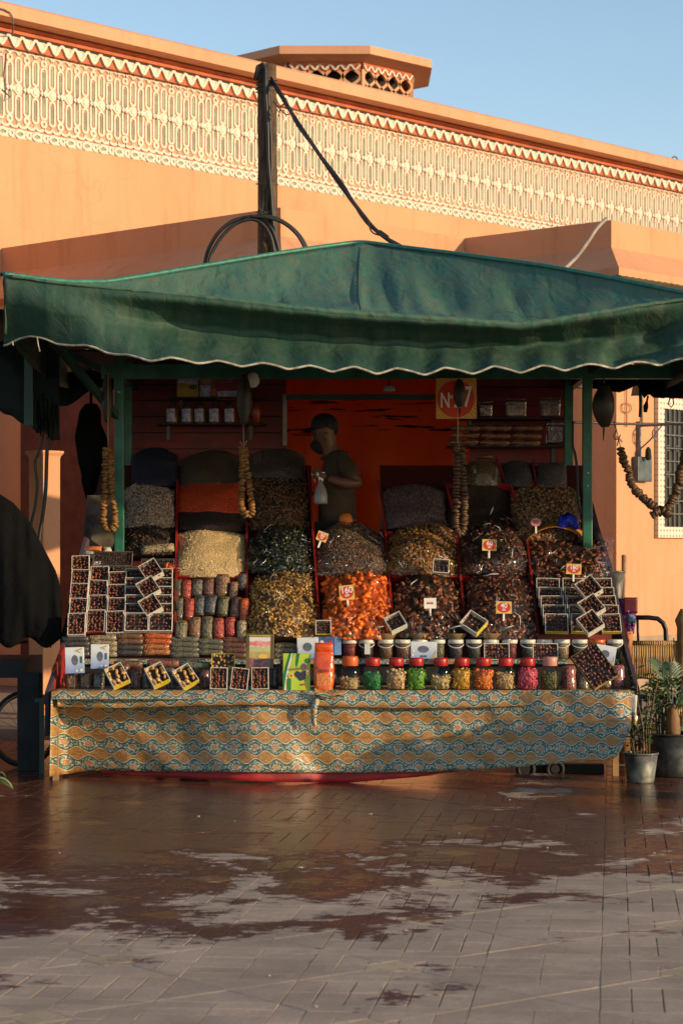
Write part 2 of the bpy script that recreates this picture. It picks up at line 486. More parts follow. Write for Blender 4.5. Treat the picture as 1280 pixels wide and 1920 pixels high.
M_WALL = wall_paint('salmon_wall_paint', (.56, .262, .135), (.62, .305, .165))
M_CAP = wall_paint('salmon_cap_paint', (.58, .285, .16), (.62, .32, .185))
M_TERRA = PBR('terracotta_paint', (.46, .115, .045), .8, vs=3)
M_CREAM = PBR('cream_plaster', (.62, .54, .44), .75, vs=3, var=.12, bump=.3, bs=60, bd=.003)
M_OLIVE = PBR('olive_slot_paint', (.26, .26, .165), .7)
M_PEACH = PBR('peach_paint', (.60, .30, .175), .8, vs=3)
M_DARK = PBR('dark_interior', (.012, .010, .009), .9)

b = MB(); b.box((-9, .0, 0), (30, .5, 6.29)); b.build('wall', M_WALL, bld)
b = MB(); b.box((-9, .06, 6.29), (30, .5, 7.60)); b.box((-9, .0, 7.33), (30, .06, 7.60)); b.build('frieze_backing', [M_PEACH], bld)
b = MB(); b.box((-9, -.014, 7.325), (30, .0, 7.46)); b.build('scallop_backing', M_TERRA, bld)
b = MB(); b.box((-9, -.016, 7.415), (30, -.0145, 7.489)); b.build('shadow_band', PBR('maroon_shade', (.035, .012, .010), .8), bld)  # shade below the cap, painted as a dark maroon strip
b = MB(); b.box((-9, .5, 7.2), (30, 14, 7.35)); b.build('roof', M_WALL, bld)
# parapet cap: overhanging, top sloping back
prof = [(-.30, 7.585), (-.30, 7.725), (-.24, 7.765), (.5, 7.86), (.5, 7.60), (-.06, 7.60), (-.10, 7.575), (-.25, 7.575)]
b = MB()
b.prism([(-9, y, z) for y, z in prof][::-1], (39, 0, 0)); b.build('parapet_cap', M_CAP, bld)
b = MB(); 
for (o_, z0, z1) in ((-.06, 7.535, 7.574), (-.03, 7.49, 7.534)): b.box((-9, o_, z0), (30, .0, z1))
b.build('cornice_moulding', M_TERRA, bld)

def ribbon(mb, pts, hw, d, m=0, closed=True, y0=0.0):
    """stroke of half width hw along 2d points (s,z), standing d out of the plane"""
    n = len(pts); L = []; Rr = []
    for i in range(n):
        a = Vector(pts[i - 1] if (closed or i > 0) else pts[i]); c = Vector(pts[(i + 1) % n] if (closed or i < n - 1) else pts[i])
        t = (c - a).normalized(); nn = Vector((-t.y, t.x)); p = Vector(pts[i])
        L.append(p + nn * hw); Rr.append(p - nn * hw)
    b0 = len(mb.v)
    for arr, y in ((L, y0), (Rr, y0), (L, y0 - d), (Rr, y0 - d)):
        for p in arr: mb.v.append((p.x, y, p.y))
    for i in range(n if closed else n - 1):
        j = (i + 1) % n
        mb.face((b0 + 2 * n + i, b0 + 2 * n + j, b0 + 3 * n + j, b0 + 3 * n + i), m)
        mb.face((b0 + i, b0 + j, b0 + 2 * n + j, b0 + 2 * n + i), m)
        mb.face((b0 + n + i, b0 + 3 * n + i, b0 + 3 * n + j, b0 + n + j), m)
def oval(cx, z0, z1, hw, k=5):
    pts = []
    for i in range(k + 1): a = PI * i / k; pts.append((cx + hw * math.cos(a), z1 - hw + hw * math.sin(a)))
    for i in range(k + 1): a = PI + PI * i / k; pts.append((cx + hw * math.cos(a), z0 + hw + hw * math.sin(a)))
    return pts
def circ(cx, cz, rx, rz=None, k=12):
    rz = rz or rx
    return [(cx + rx * math.cos(2 * PI * i / k), cz + rz * math.sin(2 * PI * i / k)) for i in range(k)]
U = .2555
ZT, ZB = 7.315, 6.44
ZM = (ZT + ZB) / 2
mo = MB(); y0 = .0605; D = .014
hw = .0132
for (z0, z1) in ((ZM + .075, ZT - .075), (ZB + .075, ZM - .075)):
    ribbon(mo, oval(0, z0, z1, .040), hw, D, 0, True, y0)
    mo.box((-.017, y0 - .012, z0 + .045), (.017, y0, z1 - .045), 1)
ribbon(mo, circ(0, ZM, .052), hw, D, 0, True, y0); mo.prism([(x, y0 - .02, z) for x, z in circ(0, ZM, .036)], (0, .015, 0), 0)
for sx in (-1, 1):
    mo.prism([(sx * .085 + x, y0 - .035, ZM + z) for x, z in ((.028, 0), (0, .035), (-.028, 0), (0, -.035))], (0, .03, 0), 0)
# long oval of the second column, with small end rings and a middle diamond
cx = U / 2
ribbon(mo, oval(cx, ZB + .135, ZT - .135, .040), hw, D, 0, True, y0)
mo.box((cx - .017, y0 - .012, ZB + .18), (cx + .017, y0, ZM - .05), 1); mo.box((cx - .017, y0 - .012, ZM + .05), (cx + .017, y0, ZT - .18), 1)
mo.prism([(cx + x, y0 - .045, ZM + z) for x, z in ((.035, 0), (0, .045), (-.035, 0), (0, -.045))], (0, .04, 0), 0)
for zc in (ZT - .085, ZB + .085): ribbon(mo, circ(cx, zc, .036, k=10), .0155, D, 0, True, y0)
# arcs closing the columns at top and bottom
for s0 in (0, cx):
    for (zz, sg) in ((ZT - .045, 1), (ZB + .045, -1)):
        pts = [(s0 + U / 4 + .0635 * math.cos(PI - PI * i / 6), zz + sg * .048 * math.sin(PI * i / 6)) for i in range(7)]
        ribbon(mo, pts, .0165, D + .004, 0, False, y0)
ME_MOTIF = mo.mesh('frieze_motif', [M_CREAM, M_OLIVE])
bo = MB()
zc = 6.352
bo.prism([(x, y0 - .03, z) for x, z in [(U * .5 * t, zc + .052) for t in (-1, 1)][::-1] + [(-U * .5, zc - .052), (U * .5, zc - .052)]], (0, .03, 0), 0)
ribbon(bo, circ(0, zc, .062, .042), .018, .045, 0, True, y0); bo.prism([(x, y0 - .036, z) for x, z in circ(0, zc, .036, .02, 8)], (0, .03, 0), 1)
ribbon(bo, circ(cx, zc, .034, .034, 10), .014, .045, 0, True, y0)
ME_BORD = bo.mesh('border_motif', [M_CREAM, M_OLIVE])
for i in range(-4, 66):
    s = i * U + .06
    link('frieze_motif', ME_MOTIF, bld, (s, 0, 0)); link('border_motif', ME_BORD, bld, (s, -.004, 0))
b = MB(); b.box((-9, .03, 6.395), (30, .075, 6.415)); b.build('border_fillet', M_TERRA, bld)
SPd = .2
sc_ = MB()
pts = [(SPd * (t / 8 - .5), 7.40 + .058 * math.cos(2 * PI * (t / 8 - .5) + PI)) for t in range(9)]
ribbon(sc_, pts, .017, .03, 0, False, -.016)
ribbon(sc_, [(.045 * math.cos(PI + PI * i / 6) + 0, 7.455 + .062 * math.sin(PI + PI * i / 6) - .012) for i in range(7)], .012, .026, 0, False, -.016)
sc_.prism([(.047 * math.cos(PI + PI * i / 8), -.034, 7.452 + .085 * math.sin(PI + PI * i / 8)) for i in range(9)], (0, .018, 0), 0)
ME_SC = sc_.mesh('scallop_trim', [M_CREAM])
for i in range(-6, 84): link('scallop_trim', ME_SC, bld, (i * SPd, 0, 0))

# stepped lower wings with flared cornice
S1, N1 = .03, 4.435; S2, N2 = 2.98, 6.42; SE = 24.0; ZW = 5.0
def off_poly(o):     # outline of the wings pushed out by o
    return [(S1 - o, 0.02), (S1 - o, -(N1 + o)), (S2 - o, -(N1 + o)), (S2 - o, -(N2 + o)), (SE, -(N2 + o))]
prof = [(0, 5.0), (0, 4.71), (.33, 4.44), (.33, 4.36), (.22, 4.30), (.22, 0)]
b = MB()
for i in range(len(prof) - 1):
    A, B = off_poly(prof[i][0]), off_poly(prof[i + 1][0])
    za, zb = prof[i][1], prof[i + 1][1]
    for k in range(4):
        v0 = len(b.v)
        b.v += [(*A[k], za), (*A[k + 1], za), (*B[k + 1], zb), (*B[k], zb)]
        b.face((v0, v0 + 3, v0 + 2, v0 + 1), 0)
A = off_poly(0); v0 = len(b.v); b.v += [(*p, 5.0) for p in A] + [(SE, .02, 5.0)]
b.face([v0 + i for i in (0, 1, 2)] + [v0 + 5] , 0); b.face([v0 + 2, v0 + 3, v0 + 4, v0 + 5], 0)
b.build('lower_wing', M_WALL, bld)
M_GTILE = PBR('green_glazed_tile', (.06, .115, .055), .35, vs=12, var=.5, rand=.35)
tl = MB()
prf = []
for i in range(7):
    a = PI * i / 6; prf.append((.05 * math.cos(a), .05 * math.sin(a)))
for (r0, y_, zz) in ((1.0, 0, 0), (.95, -.34, -.14)): pass
v0 = len(tl.v)
for (y_, zz) in ((.02, 0), (-.30, -.13)):
    for x, z in prf: tl.v.append((x, y_, z + zz))
for i in range(6): tl.face((v0 + i, v0 + 7 + i, v0 + 8 + i, v0 + i + 1), 0, smooth=True)
tl.face([v0 + 7 + i for i in range(7)], 0)
ME_TILE = tl.mesh('roof_tile', M_GTILE)
for i in range(46): link('roof_tile', ME_TILE, bld, (S2 - .32 + i * .118, -(N2 + .33), 4.325))
for i in range(16): link('roof_tile', ME_TILE, bld, (S2 - .33, -(N2 + .25) + i * .118, 4.325), (0, 0, -PI / 2))
b = MB(); b.box((S2 - .6, -(N2 + .6), 4.16), (SE, -(N2 + .2), 4.20)); b.box((S2 - .6, -(N2 + .2), 4.16), (S2 - .2, -N1, 4.20)); b.build('eave_board', M_GTILE, bld)
# a taller wing further right (outside the frame) whose shadow reaches the right end of the frieze
b = MB(); b.box((15.6, -4.2, 0), (20, .0, 7.0)); b.build('corner_block', M_WALL, bld)

b = MB(); b.box((S1 - .235, -2.2, 0), (S1 - .215, -.62, 3.4)); b.build('wall_shade_panel', PBR('painted_wall_shade', (.10, .028, .018), .9), bld)  # dark panel paints shade onto the wall; there is no opening
# grille window in the right wing
NW = N2 + .22
s0, zb_ = wallpt(1226, 1008, NW); s1, zt_ = wallpt(1226, 745, NW)
M_ZEL = None
def zellige():
    g = G('window_tile_border'); v = g.obj(); x, y, z = g.xyz(v)
    u_ = g.m('FRACT', g.m('MULTIPLY', x, 17)); v_ = g.m('FRACT', g.m('MULTIPLY', z, 17))
    d = g.m('ADD', g.m('ABSOLUTE', g.m('SUBTRACT', u_, .5)), g.m('ABSOLUTE', g.m('SUBTRACT', v_, .5)))
    c = g.mix(g.m('LESS_THAN', d, .26), (.66, .56, .44), (.36, .13, .07))
    return g.done(g.pr(c, .5, 0, g.bump(d, .003, .4)))
M_ZEL = zellige()
win = MB(); ww = 1.62; bt = .115
win.box((s0, -NW - .05, zb_), (s0 + ww, -NW, zb_ + bt)); win.box((s0, -NW - .05, zt_ - bt), (s0 + ww, -NW, zt_))
win.box((s0, -NW - .05, zb_ + bt), (s0 + bt, -NW, zt_ - bt)); win.box((s0 + ww - bt, -NW - .05, zb_ + bt), (s0 + ww, -NW, zt_ - bt))
wf = win.build('window', M_ZEL, bld)
b = MB(); b.box((s0 + bt, -NW - .012, zb_ + bt), (s0 + ww - bt, -NW - .004, zt_ - bt)); b.build('pane', PBR('dark_glass', (.02, .018, .017), .15), wf)
b = MB()
for i in range(1, 16): xx = s0 + bt + (ww - 2 * bt) * i / 16; b.bar((xx, -NW - .05, zb_ + bt), (xx, -NW - .05, zt_ - bt), .012, .012)
for i in range(1, 9): zz = zb_ + bt + (zt_ - zb_ - 2 * bt) * i / 9; b.bar((s0 + bt, -NW - .06, zz), (s0 + ww - bt, -NW - .06, zz), .012, .012)
for i in range(0, 16, 2):
    for j in (2, 4, 6):
        xx = s0 + bt + (ww - 2 * bt) * (i + .5) / 16; zz = zb_ + bt + (zt_ - zb_ - 2 * bt) * j / 9
        ribbon(b, circ(xx, zz, .03, k=8), .004, .012, 0, True, -NW - .055)
b.build('window_grille', PBR('grille_paint', (.11, .095, .08), .5), wf)
# plinth band, conduit and cables on the right wing
b = MB(); b.box((S2 - .24, -NW - .02, 0), (SE, -NW, .62)); b.build('plinth', PBR('plinth_paint', (.33, .22, .14), .85, vs=2), bld)
sa, za = wallpt(1167, 1040, NW)
b = MB(); b.tube([(sa, -NW - .02, 0.3), (sa, -NW - .02, za)], .022, 8); b.build('conduit', PBR('painted_pipe', (.42, .24, .13), .6), bld); b = MB(); sa2, za2 = wallpt(1200, 720, NW); b.tube([(sa2, -NW - .02, za2 + .4), (sa2, -NW - .02, wallpt(1200, 800, NW)[1])], .012, 6)
b.build('conduit', bpy.data.materials['painted_pipe'], bld)
sx_, zx_ = wallpt(1197, 880, NW)
b = MB(); b.box((sx_ - .13, -NW - .08, zx_ - .13), (sx_ + .13, -NW, zx_ + .13)); o = mod_bevel(b.build('meter_box', PBR('grey_meter_box', (.07, .085, .09), .5, vs=8, var=.4), bld), .01)
# lantern bracket on the wing: a thing hanging from the wall
sx_, zx_ = wallpt(1193, 826, NW); wp = W0 + WD * sx_ + WN * (NW + .01); wp.z = zx_
lb = empty('wall_bracket', wp, math.atan2(WD.y, WD.x), 'thin blue-grey iron lantern bracket fixed on the sunlit wall right of the stall', 'bracket')
M_IRON = PBR('blue_grey_iron', (.15, .15, .17), .5, .4)
b = MB(); b.bar((0, -.012, -.2), (0, -.012, .2), .05, .024); b.build('back_plate', M_IRON, lb)
b = MB(); b.tube([(0, -.02, .15), (.02, -.4, .15)], .01, 6); b.tube([(0, -.02, -.1), (.01, -.15, .0), (.015, -.3, .15)], .008, 6)
ribbon(b, circ(0.02, .06, .05, k=10), .006, .01, 0, True, -.2); b.build('arm', M_IRON, lb)
b = MB(); b.lathe([(.01, .05), (.03, .02), (.035, -.06), (.02, -.09)], 8, 0, (.02, -.12, -.12)); b.build('lamp_socket', M_DARK, lb)
# faint wall ornament (wire arrow with ring) above it
sx_, zx_ = wallpt(1171, 765, NW)
b = MB(); b.tube([(sx_, -NW - .02, zx_ + .25), (sx_, -NW - .02, zx_ - .2)], .007, 5); b.tube([(sx_ + .09 * math.cos(t * PI / 8), -NW - .02, zx_ + .05 * math.sin(t * PI / 8)) for t in range(16)], .006, 5, closed=True)
b.build('wall_ornament', PBR('ornament_paint', (.36, .2, .1), .7), bld)

# roof pavilion: octagonal, trellis walls and an overhanging cap
TR = empty('roof_pavilion', (0, 0, 0)); TR.parent = bld
TR.matrix_parent_inverse = Matrix.Identity(4)
inv = (Matrix.Translation(W0) @ Matrix.Rotation(math.atan2(WD.y, WD.x), 4, 'Z')).inverted()
side = 1.315; Rc = side / (2 * math.sin(PI / 8)); apo = side / (2 * math.tan(PI / 8)); Yt = 32.5
ctr = Vector(((609 - 640) * Yt / F, Yt + apo, 0))
TR.matrix_local = inv @ Matrix.Translation(ctr)
def octa(r): return [(r * math.cos(PI / 8 + i * PI / 4), r * math.sin(PI / 8 + i * PI / 4)) for i in range(8)]
b = MB(); rings = [(Rc - .34, 8.70), (Rc - .04, 8.755), (Rc, 8.765), (Rc, 8.885), (Rc * .6, 8.97)]
for i, (r, z) in enumerate(rings): b.v += [(x, y, z) for x, y in octa(r)]
for i in range(4):
    for k in range(8): b.face((i * 8 + k, i * 8 + (k + 1) % 8, i * 8 + 8 + (k + 1) % 8, i * 8 + 8 + k), 0)
b.face(list(range(8))[::-1], 0); b.face([32 + i for i in range(8)], 0)
b.build('pavilion_cap', M_CAP, TR)
rb = Rc - .36
b = MB(); b.v += [(x * .9, y * .9, 7.3) for x, y in octa(rb)] + [(x * .9, y * .9, 8.70) for x, y in octa(rb)]
for k in range(8): b.face((k, (k + 1) % 8, 8 + (k + 1) % 8, 8 + k), 0)
b.build('pavilion_core', M_DARK, TR)
oc = octa(rb); fl = (Vector(oc[0]) - Vector(oc[1])).length
tw = MB(); nper = 4; per = fl / nper
for ph in range(-1, nper + 1):
    for sg in (-1, 1):
        pts = [(x, z) for x, z in ((max(0, min(fl, per * (ph + .5) + sg * (per * .5) * math.cos(PI * t / 8 - 0) * 1.0)), 7.50 + .25 * t / 8) for t in range(40)) if z < 8.60]
        if all(p[0] in (0, fl) for p in pts): continue
        ribbon(tw, pts, .021, .05, 0, False, 0)
tw.box((0, -.055, 8.585), (fl, -.0, 8.72), 1); tw.box((-.03, -.06, 7.4), (.03, .0, 8.6), 0)
for i in range(7): ribbon(tw, [(fl / 7 * (i + t / 6), 8.63 + .035 * math.cos(2 * PI * t / 6)) for t in range(7)], .014, .02, 2, False, -.055)
ME_TW = tw.mesh('trellis_panel', [M_CAP, M_TERRA, M_CREAM])
for k in range(8):
    p1, p0 = Vector(oc[k]), Vector(oc[(k + 1) % 8])
    # panel local +x runs p0->p1 with outward normal on -y side
    d = (p1 - p0).normalized(); nrm = Vector((d.y, -d.x))
    if nrm.dot((p0 + p1) / 2) < 0: p0, p1 = p1, p0; d = -d
    link('trellis_panel', ME_TW, TR, (p0.x, p0.y, 0), (0, 0, math.atan2(d.y, d.x)))
# loose wire loops sticking out of the parapet
def wire(pts, r, mat, name, parent=None, n=6):
    b = MB(); b.tube(pts, r, n); return b.build(name, mat, parent)
M_WIRE = PBR('old_wire', (.10, .085, .075), .6)
M_CABLE = PBR('black_cable', (.022, .02, .018), .5, var=.4, vs=20)
def wpt(px, py, n): s, z = wallpt(px, py, n); return Vector((s, -n, z))
wire([wpt(1258, 306, .2), wpt(1257, 299, .2), wpt(1261, 294, .2), wpt(1266, 294, .2), wpt(1270, 300, .2), wpt(1271, 312, .2)], .012, M_WIRE, 'wire_loop', bld)
wire([wpt(-8, 14, .32), wpt(8, 18, .32), wpt(20, 24, .32), wpt(24, 32, .32), wpt(25, 50, .32), wpt(24, 66, .1)], .009, M_WIRE, 'wire_loop', bld)
b = MB(); b.tube([wpt(12, 100, .05), wpt(8, 140, .08), wpt(11, 175, .08), wpt(8, 190, .1), wpt(20, 182, .1), wpt(4, 168, .08)], .01, 5); b.build('wire_loop', M_WIRE, bld)

# free-standing pier of the arcade at the left, catching the sun
ppos = at(84, YH, 20.6)
pr_ = empty('arcade_pier', (ppos.x, ppos.y, 0), math.atan2(WD.y, WD.x), 'salmon arcade pier with flared top beside the stall, left edge of photo', 'pier')
z_s = H + (YH - 862) * 20.6 / F
b = MB(); b.box((-.10, -.10, 0), (.10, .10, z_s)); b.build('shaft', M_WALL, pr_)
b = MB()
b.v += [(x * k, y * k, z) for k, z in ((.10, z_s), (.105, z_s + .03), (.125, z_s + .06), (.125, z_s + .08)) for x, y in ((-1, -1), (1, -1), (1, 1), (-1, 1))]
for i in range(3):
    for k in range(4): b.face((i * 4 + k, i * 4 + (k + 1) % 4, i * 4 + 4 + (k + 1) % 4, i * 4 + 4 + k), 0)
b.face([12, 13, 14, 15], 0); b.build('capital', M_WALL, pr_)
# ================================================================== STALL
def interp(pts, x):
    if x <= pts[0][0]: return pts[0][1]
    for (a, b), (c, d) in zip(pts, pts[1:]):
        if x <= c:
            t = (x - a) / (c - a); return b + (d - b) * t
    return pts[-1][1]
def smooth_interp(pts, x, w=14):
    return (interp(pts, x - w) + interp(pts, x) * 2 + interp(pts, x + w)) / 4
def canvas_mat(name, dust, dark=1.0):
    g = G(name); P = g.pos(); x, y, z = g.xyz(P)
    n1 = g.noise(P, 2.2, 5, .62); n2 = g.noise(g.vec(g.m('MULTIPLY', x, 9), g.m('MULTIPLY', y, 4), g.m('MULTIPLY', z, 1.1)), 1.2, 5, .65, .6)
    n3 = g.noise(P, 45, 4, .65)
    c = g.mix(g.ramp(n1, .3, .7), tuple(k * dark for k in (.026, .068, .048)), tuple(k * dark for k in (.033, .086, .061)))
    dm = g.m('MULTIPLY', g.ramp(g.m('ADD', g.m('MULTIPLY', n2, .7), g.m('MULTIPLY', n1, .35)), .50 - dust * .10, .82), dust, clamp=True)
    c = g.mix(dm, c, (.125, .135, .085))
    c = g.mix(g.m('MULTIPLY', g.ramp(n3, .6, .8), .25 * dust), c, (.3, .27, .18))
    stk = g.noise(g.vec(g.m('MULTIPLY', x, 17), g.m('MULTIPLY', y, 2.5), g.m('MULTIPLY', z, 1.3)), 1.0, 4, .7)
    c = g.mix(g.m('MULTIPLY', g.ramp(stk, .52, .72), .5), c, (.085, .10, .062))
    c = g.mix(g.m('MULTIPLY', g.ramp(stk, .46, .30), .45), c, (.010, .032, .024))
    wrk = g.noise(g.vec(g.m('ADD', g.m('MULTIPLY', x, 8), g.m('MULTIPLY', z, 6)), y, g.m('MULTIPLY', z, 3)), 2.0, 4, .6, .7)
    fold = g.noise(g.vec(g.m('MULTIPLY', x, 3.5), y, g.m('MULTIPLY', z, 5)), 2.2, 3, .5, 1.2)
    hgt = g.m('ADD', g.m('ADD', fold, g.m('MULTIPLY', wrk, .55)), g.m('MULTIPLY', n3, .06))
    nrm = g.bump(hgt, .018, .5)
    p = g.pr(c, .62, 0, nrm, spec=.25)
    tr = g.n('BsdfTranslucent', {'Color': c})
    return g.done(g.n('MixShader', {0: .05, 1: p.outputs[0], 2: tr.outputs[0]}))
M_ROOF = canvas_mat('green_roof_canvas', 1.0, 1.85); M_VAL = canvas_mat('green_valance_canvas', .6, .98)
M_PIPE = PBR('cream_hem_tape', (.42, .37, .28), .8, vs=20, var=.4)
M_GREEN = PBR('green_painted_steel', (.012, .105, .058), .38, vs=7, var=.35, bump=.15, bs=50)
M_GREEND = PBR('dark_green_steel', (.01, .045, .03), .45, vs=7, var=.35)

aw = empty('stall_awning', at(665, YH, 15.6) * 1, 0, 'big sagging green canvas canopy with scalloped front valance over the stall', 'awning')
aw.location = (aw.location.x, aw.location.y, 2.6)
AWL = aw.location.copy()
def A(p): return Vector(p) - AWL
YV = 14.0
HIP = [(8, 515), (60, 523), (130, 530), (200, 530), (270, 519), (340, 507), (500, 480), (600, 465), (675, 455), (760, 466), (850, 477), (1020, 500), (1150, 524), (1280, 551), (1336, 556)]
HY = [(8, 14.0), (130, 14.45), (200, 14.7), (675, 16.2), (1150, 14.65), (1336, 14.0)]
FOLD = [(8, 515), (100, 529), (200, 539), (300, 548), (400, 558), (520, 572), (640, 584), (760, 592), (880, 600), (960, 607), (1000, 604), (1040, 598), (1120, 585), (1200, 572), (1280, 561), (1336, 556)]
BOT = [(12, 648), (34, 636), (57, 630), (82, 634), (107, 645), (135, 648), (160, 647), (180, 652), (200, 662), (220, 665), (240, 665), (262, 671), (282, 678), (302, 674), (320, 670), (345, 675), (370, 682), (388, 680), (407, 676), (430, 681), (452, 688), (472, 684), (492, 680), (516, 685), (540, 693), (560, 689), (580, 685), (600, 690), (622, 698), (642, 692), (663, 687), (685, 694), (705, 702), (725, 696), (742, 690), (770, 696), (795, 704), (816, 696), (832, 689), (860, 694), (885, 702), (906, 694), (924, 686), (950, 692), (975, 700), (996, 692), (1015, 685), (1035, 688), (1057, 696), (1080, 688), (1102, 682), (1125, 685), (1150, 692), (1170, 684), (1190, 678), (1212, 680), (1235, 686), (1255, 678), (1275, 672), (1300, 676), (1322, 684), (1336, 680)]
def hip_pt(px): return at(px, smooth_interp(HIP, px), smooth_interp(HY, px, 30))
def wr(x, y, z, s): return noise.noise(Vector((x * s, y * s, z * s)))
def fold_pt(px):
    p = at(px, smooth_interp(FOLD, px, 10), YV)
    return p
def roof_front(u, v):
    px = 8 + u * 1328
    a, b_ = hip_pt(px), fold_pt(px)
    p = a.lerp(b_, v)
    ext = max(0.0, (a - b_).length)
    sag = .16 * math.sin(PI * v) * min(1, ext / 1.2)
    p.z -= sag
    # creases running down from the ridge towards the slack front edge
    cr = wr(px * .016 + v * 1.6, v * .9, 3.1, 1.0) * .03 + wr(px * .045 - v * 2.2, v * 1.2, 8, 1.0) * .018
    p.z += cr * math.sin(PI * v) * min(1, ext / .8)
    dq = (px - 675) * (1 if px > 675 else -1)
    p.z += .022 * math.sin(dq * .045 - v * 7.0 + 1.5 * wr(px * .01, v, 0, 1)) * math.exp(-((dq - 150) / 150) ** 2) * math.sin(PI * v) * (1 - .4 * v)
    # the seam under the apex stands up a little
    p.z += .035 * math.exp(-((px - 675) / 7) ** 2) * math.sin(PI * min(v + .1, 1))
    return A(p)
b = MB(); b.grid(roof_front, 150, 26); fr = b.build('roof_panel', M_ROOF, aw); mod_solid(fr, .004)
# other three slopes of the roof
cL, cR = hip_pt(8), hip_pt(1336); ap = hip_pt(675)
bL = Vector((cL.x - .05, 18.3, cL.z - .05)); bR = Vector((cR.x + .05, 18.3, cR.z + .05))
for (p0, p1, e0, e1) in ((cL, bL, 'hipL', None), (bL, bR, None, None), (bR, cR, None, 'hipR')):
    def fn(u, v, p0=p0, p1=p1, e0=e0, e1=e1):
        base = p0.lerp(p1, u); base.z -= .18 * math.sin(PI * u)
        q = base.lerp(ap, v); q.z -= .22 * math.sin(PI * v) * (.4 + .6 * math.sin(PI * u))
        if e0 == 'hipL': h = hip_pt(8 + 667 * v); q = q.lerp(h, (1 - u) ** 2)
        if e1 == 'hipR': h = hip_pt(1336 - 661 * v); q = q.lerp(h, u ** 2)
        return A(q)
    b = MB(); b.grid(fn, 30, 24); mod_solid(b.build('roof_panel', M_ROOF, aw), .004)
b = MB(); hp = [A(hip_pt(8 + 1328 * i / 90) + Vector((0, -.01, .006))) for i in range(91)]
b.tube(hp, .016, 7); b.build('ridge_piping', PBR('green_piping', (.03, .16, .11), .45, vs=30), aw)
M_SEAM = PBR('dusty_seam', (.075, .105, .07), .8, vs=30, var=.4)
def seam(us, name='seam'):
    b = MB(); b.tube([roof_front(u, v) + Vector((0, -.004, .003)) for u, v in us], .003, 5); b.build(name, M_SEAM, aw)
sm = []
for i in range(80):
    px = 330 + 700 * i / 79; ya, yb2 = smooth_interp(HIP, px), smooth_interp(FOLD, px, 10)
    sm.append(((px - 8) / 1328, max(.05, min(.97, (549 + 4 * math.sin(px * .013) - ya) / (yb2 - ya)))))
seam(sm)
for px in (675,): seam([((px - 8 + 3 * math.sin(v_ * 5 + px)) / 1328, v_) for v_ in [q / 20 for q in range(1, 20)]])
def val_off(px, y, t):
    Am = max(0.0, min(1.0, (px - 60) / 330)) * max(0.0, min(1.0, (1330 - px) / 240)); Am = Am * Am * (3 - 2 * Am)
    prof = interp([(0, 0), (.05, -.05), (.12, -.04), (.25, .09), (.45, .21), (.55, .21), (.68, .12), (1.0, -.20)], t)
    o = prof * Am
    # ridge running from the left corner down to the right
    nx, ny = .545, -.838          # normal of the line (pointing up-right)
    d = (px - 45) * nx + (y - 522) * ny
    if px < 420:
        k = max(0.0, 1 - max(0, px - 300) / 120)
        kk = min(1, t * 2.0) * k
        sm = (math.sqrt(d * d + 144) - d) / 2          # soft -d below the line
        o += (-.11 * math.exp(-(max(d, 0) / 75) ** 2) + .0024 * sm) * kk
    d2 = (px - 1262) * -.60 + (y - 600) * -.80
    if px > 1130: o += .10 * max(0.0, 1 - abs(d2) / 42) * min(1, t * 2)
    o += wr(px * .012, t * 1.3, 5, 1) * .016 * math.sin(PI * min(1, t + .1)) + wr(px * .05, t * .7, 9, 1) * .004
    return o
def valance(u, v):
    px = 8 + u * 1328
    y0_, y1_ = smooth_interp(FOLD, px, 10), smooth_interp(BOT, px, 5)
    y = y0_ + (y1_ - y0_) * v
    return A(at(px, y, YV + val_off(px, y, v)))
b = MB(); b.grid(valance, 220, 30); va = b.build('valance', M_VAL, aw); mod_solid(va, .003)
b = MB(); b.tube([valance(i / 240, 1.0) + Vector((0, -.003, 0)) for i in range(241)], .0075, 6); b.build('hem_tape', M_PIPE, aw)
# roll of cloth along the sagging front edge
def roll(i, n):
    px = 20 + 1300 * i / n; p = fold_pt(px); am = max(.25, min(1, (px - 150) / 500)) * max(.3, min(1, (1330 - px) / 300))
    return A(p) + Vector((0, -.012 - .02 * am, -.012 * am + .006 * wr(px * .06, 0, 0, 1))), .008 + .013 * am + .004 * wr(px * .05, 2, 0, 1)
rr = [roll(i, 160) for i in range(161)]
b = MB(); b.tube([p for p, r in rr], [r for p, r in rr], 10); b.build('front_roll', M_ROOF, aw)
for side, c0, c1 in (('l', cL, bL), ('r', cR, bR)):
    def fn(u, v, c0=c0, c1=c1):
        p = c0.lerp(c1, u); p.z -= .08 * math.sin(PI * u)
        dz = .36
        p.z -= dz * v; p.x += .03 * wr(u * 8, v * 2, c0.x, 1); return A(p)
    b = MB(); b.grid(fn, 110, 8); mod_solid(b.build('side_valance', M_VAL, aw), .003)
b = MB(); b.tube([A(at(70, 632, YV - .02)), A(at(72, 646, YV - .03)), A(at(75, 659, YV - .02))], .004, 5)
b.tube([A(at(24, 640, YV - .02)), A(at(25, 648, YV - .03))], .004, 5); b.build('loose_thread', M_PIPE, aw)
b = MB(); b.tube([A(at(-30, 513, 14.03)), A(at(12, 515, 14.03)), A(at(30, 520, 14.3))], .012, 6); b.build('corner_rod', M_DARK, aw)

